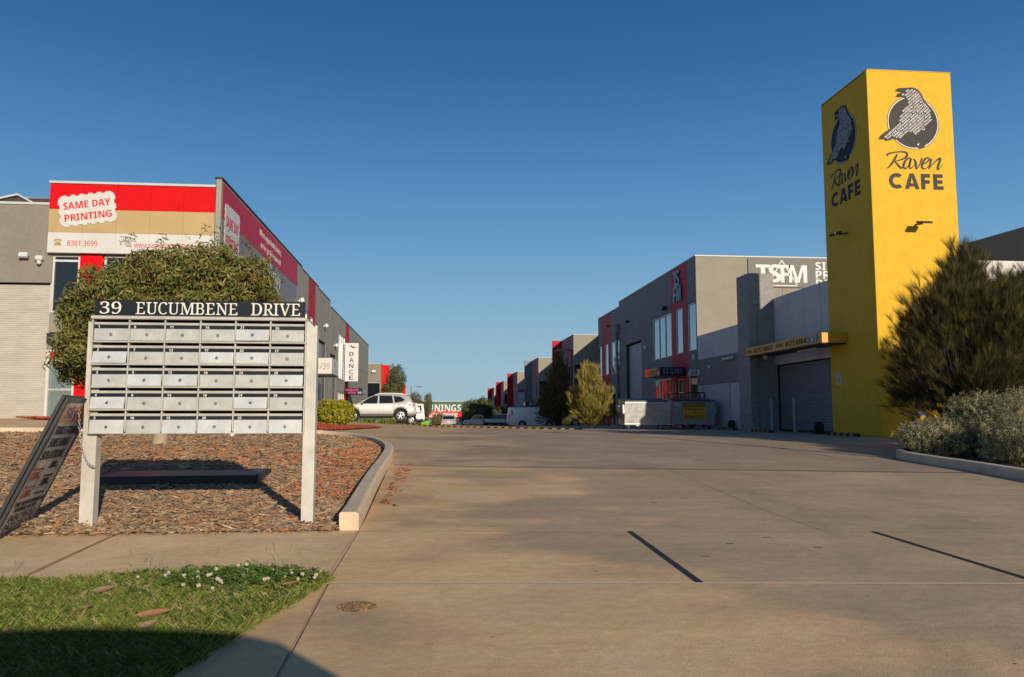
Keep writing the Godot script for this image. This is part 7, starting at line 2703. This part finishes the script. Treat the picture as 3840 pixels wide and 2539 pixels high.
	# clipped yellow bush on the red mulch
	var yb := thing("round_bush", "round yellow-green bush on red mulch before the silver wagon", "shrub", on_ground(-4.33, -35.2))
	var yw := B.new()
	for i in 10:
		var a := rng.randf() * TAU
		yw.tube([Vector3.ZERO, Vector3(cos(a) * 0.35, 0.6, sin(a) * 0.35)], [0.02, 0.008], 4, false)
	put("stems", yw, M.bark, yb)
	leafy("foliage", yb, [[Vector3(0, 0.47, 0), Vector3(0.78, 0.52, 0.78)], [Vector3(-0.3, 0.6, 0.1), Vector3(0.5, 0.42, 0.5)], [Vector3(0.3, 0.55, 0.2), Vector3(0.48, 0.42, 0.5)]], round_sprig(26, 0.14, 0.036, 9), M.leaf_soft, 1500, [Color(0.36, 0.32, 0.03), Color(0.20, 0.22, 0.025), Color(0.46, 0.38, 0.035), Color(0.12, 0.15, 0.02)], 0.6, 0.8, 1.4, 51, 0.6, 0.02)

	# trees down the lane
	var spray := gum_sprig(9, 0.34, 0.075, 14, 0.8)
	var far_green := [Color(0.07, 0.085, 0.03), Color(0.10, 0.115, 0.04), Color(0.14, 0.14, 0.055), Color(0.055, 0.065, 0.025)]
	var far_warm := [Color(0.14, 0.12, 0.05), Color(0.18, 0.15, 0.06), Color(0.11, 0.105, 0.04)]
	far_tree("tall slim gum tree before the bright red fin", on_ground(-5.6, -100), [[Vector3(0.7, 5.9, 0), Vector3(0.95, 1.5, 0.9)], [Vector3(0.2, 4.2, 0), Vector3(1.15, 1.5, 1.1)], [Vector3(0.0, 2.6, 0), Vector3(1.5, 1.2, 1.3)], [Vector3(-0.9, 1.9, 0), Vector3(1.0, 0.8, 1.0)]], 1100, far_green, spray, 61, 0.14, "trees along the lane")
	far_tree("low olive shrub behind the silver wagon's tail", on_ground(-3.9, -93), [[Vector3(0, 1.6, 0), Vector3(1.5, 1.1, 1.2)], [Vector3(1.1, 1.4, 0.2), Vector3(1.0, 0.9, 1.0)]], 700, far_warm, spray, 62, 0.08, "trees along the lane")
	far_tree("brownish gum tree left of the warehouse lettering", on_ground(-3.4, -135), [[Vector3(0, 4.2, 0), Vector3(0.9, 1.2, 0.9)], [Vector3(0.8, 2.6, 0), Vector3(1.3, 1.3, 1.2)], [Vector3(-0.9, 2.2, 0), Vector3(1.2, 1.2, 1.2)]], 600, far_warm, spray, 63, 0.1, "trees along the lane")
	far_tree("thin young gum tree that hides the first warehouse letters", on_ground(-1.7, -150), [[Vector3(0.3, 4.6, 0), Vector3(0.5, 1.1, 0.5)], [Vector3(0.1, 2.9, 0), Vector3(0.7, 1.1, 0.7)]], 300, far_warm, spray, 64, 0.08, "trees along the lane")
	far_tree("round dark bush beside the grey-blue wagon", on_ground(5.5, -106), [[Vector3(-0.3, 2.0, 0), Vector3(1.5, 1.5, 1.3)], [Vector3(1.0, 2.5, -0.5), Vector3(0.9, 1.3, 0.9)], [Vector3(-0.3, 0.9, 0.3), Vector3(1.7, 0.9, 1.3)]], 1200, far_green, spray, 65, 0.1, "trees along the lane")
	far_tree("small shrub before the silver wagon seen from behind", on_ground(0.55, -118), [[Vector3(0, 1.0, 0), Vector3(0.75, 0.7, 0.6)]], 200, far_warm, spray, 66, 0.06, "trees along the lane")
	far_tree("low shrub between the grey-blue wagon and the red unit", on_ground(9.3, -112), [[Vector3(0, 1.5, 0), Vector3(1.4, 1.2, 1.2)]], 420, far_green, spray, 67, 0.08, "trees along the lane")
	# hedge rows seen under the silver wagon
	var hg := thing("low_hedge", "low green hedge seen beneath the silver wagon", "hedge", on_ground(-4.2, -58.0))
	var hw := B.new()
	for i in 8: hw.tube([Vector3(-1.0 + i * 0.3, 0, 0), Vector3(-1.0 + i * 0.3, 0.4, 0)], [0.015, 0.008], 4, false)
	put("stems", hw, M.bark, hg)
	leafy("foliage", hg, [[Vector3(0, 0.25, 0), Vector3(1.4, 0.3, 0.4)]], round_sprig(20, 0.14, 0.04, 19), M.leaf_soft, 300, [Color(0.14, 0.2, 0.03), Color(0.2, 0.24, 0.04)], 0.5, 0.8, 1.4, 71, 0.4, 0.0)

func lawn() -> void:
	var r := RandomNumberGenerator.new()
	r.seed = 77
	var tufts := []
	for k in 3:
		var b := B.new()
		for i in 7:
			var a := r.randf() * TAU
			var d := Vector3(cos(a) * r.randf_range(0.25, 0.9), 1.0, sin(a) * r.randf_range(0.25, 0.9)).normalized()
			blade_leaf(b, Vector3(r.randf_range(-1, 1), 0, r.randf_range(-1, 1)) * 0.018, d, Vector3(sin(a), 0.2, -cos(a)), r.randf_range(0.035, 0.075), 0.0045, r.randf_range(0.3, 1.1))
		tufts.append(b.mesh())
	var edge := PackedVector2Array([Vector2(-6, -5.40), Vector2(-2.3, -5.45), Vector2(-2.0, -5.60), Vector2(-1.2, -5.70), Vector2(-0.66, -5.40), Vector2(-0.74, -4.9), Vector2(-0.92, -4.1), Vector2(-1.07, -3.4), Vector2(-1.45, -1.9), Vector2(-1.8, -0.6), Vector2(-6, -0.6)])
	var places := [[], [], []]
	var cols := [PackedColorArray(), PackedColorArray(), PackedColorArray()]
	var greens := [Color(0.115, 0.165, 0.026), Color(0.155, 0.205, 0.036), Color(0.085, 0.125, 0.018), Color(0.21, 0.225, 0.06), Color(0.30, 0.24, 0.12)]
	for i in 24000:
		var x := r.randf_range(-4.2, -0.6)
		var z := r.randf_range(-5.72, -2.4)
		if not Geometry2D.is_point_in_polygon(Vector2(x + r.randfn(0, 0.015), z + r.randfn(0, 0.02)), edge): continue
		var k := i % 3
		places[k].append(Transform3D(Basis(Vector3.UP, r.randf() * TAU).scaled(Vector3.ONE * r.randf_range(0.6, 1.3)), on_ground(x, z, 0.012)))
		var c: Color = greens[mini(int(pow(r.randf(), 1.5) * 5.0), 4)]
		cols[k].append(c * r.randf_range(0.75, 1.2))
	for k in 3: scatter("grass", tufts[k], M.leaf_gum, places[k], cols[k])
	# clover patch with its white heads
	var tri := B.new()
	for k in 3:
		var a := TAU * k / 3.0
		var d := Vector3(cos(a), 0.25, sin(a)) * 0.017
		var s := Vector3(-sin(a), 0, cos(a)) * 0.010
		tri.tri(Vector3.ZERO, d * 0.7 - s, d * 0.7 + s)
		tri.tri(d * 0.7 - s, d, d * 0.7 + s)
	var cp := []
	var cc := PackedColorArray()
	for i in 1000:
		var x := -1.22 + r.randfn(0, 0.24)
		var z := -5.30 + r.randfn(0, 0.17)
		if not Geometry2D.is_point_in_polygon(Vector2(x, z), edge): continue
		cp.append(Transform3D(Basis.from_euler(Vector3(r.randfn(0, 0.3), r.randf() * TAU, r.randfn(0, 0.3))).scaled(Vector3.ONE * r.randf_range(0.8, 1.5)), on_ground(x, z, 0.045 + r.randf() * 0.03)))
		cc.append(Color(0.085, 0.15, 0.026) * r.randf_range(0.6, 1.3))
	scatter("clover", tri.mesh(), M.leaf_gum, cp, cc)
	var proto := thing("clover_flower", "small white clover head in the grass beside the footpath", "flower", Vector3.ZERO, 0, "white clover heads")
	var st := B.new()
	st.tube([Vector3.ZERO, Vector3(0.004, 0.075, 0)], [0.0018, 0.0014], 4, false)
	put("stalk", st, paint(0.12, 0.2, 0.04), proto)
	var hd := B.new()
	for k in 22:
		var a := k * 2.4
		var y := k / 21.0
		var q := Vector3(cos(a) * sqrt(1 - pow(y * 1.6 - 0.8, 2.0)), y * 1.6 - 0.8, sin(a) * sqrt(1 - pow(y * 1.6 - 0.8, 2.0))) * 0.009
		hd.bar(Vector3(0.004, 0.080, 0) + q * 0.4, Vector3(0.004, 0.080, 0) + q * 1.5 + Vector3(0, 0.003, 0), 0.0045, 0.0045)
	put("head", hd, paint(0.50, 0.45, 0.37, 0.8), proto)
	for i in 44:
		var x := -1.18 + r.randfn(0, 0.27)
		var z := -5.28 + r.randfn(0, 0.18)
		if not Geometry2D.is_point_in_polygon(Vector2(x, z), edge):
			x = -1.2 + r.randf_range(-0.4, 0.3)
			z = -5.5 + r.randf_range(0.0, 0.3)
		var o := proto if i == 0 else copy(proto, "", Vector3.ZERO, 0, "clover_flower")
		o.position = on_ground(x, z, 0.008)
		o.rotation = Vector3(r.randfn(0, 0.15), r.randf() * TAU, r.randfn(0, 0.15))
		o.scale = Vector3.ONE * r.randf_range(0.55, 0.95)
	# tall seeding grass stalks
	var stalk := B.new()
	stalk.tube([Vector3.ZERO, Vector3(0.01, 0.1, 0), Vector3(0.04, 0.2, 0.01)], [0.0014, 0.001, 0.0007], 4, false)
	for k in 5:
		stalk.tube([Vector3(0.028 + k * 0.003, 0.16 + k * 0.01, 0.006), Vector3(0.045 + k * 0.004, 0.175 + k * 0.011, 0.012)], [0.0012, 0.0008], 4, false)
	var sp := []
	var sc := PackedColorArray()
	for q in [[-1.12, -5.55], [-1.05, -5.52], [-1.85, -5.5], [-1.9, -5.48], [-1.8, -5.52], [-0.88, -5.45], [-0.95, -5.5], [-2.6, -5.35], [-1.4, -5.4], [-1.0, -5.3]]:
		for k in 2:
			sp.append(Transform3D(Basis.from_euler(Vector3(r.randfn(0, 0.2), r.randf() * TAU, r.randfn(0, 0.2))).scaled(Vector3.ONE * r.randf_range(0.7, 1.2)), on_ground(q[0] + r.randfn(0, 0.03), q[1] + r.randfn(0, 0.03), 0.01)))
			sc.append(Color(0.28, 0.27, 0.10))
	scatter("seeding_grass", stalk.mesh(), M.leaf_soft, sp, sc)
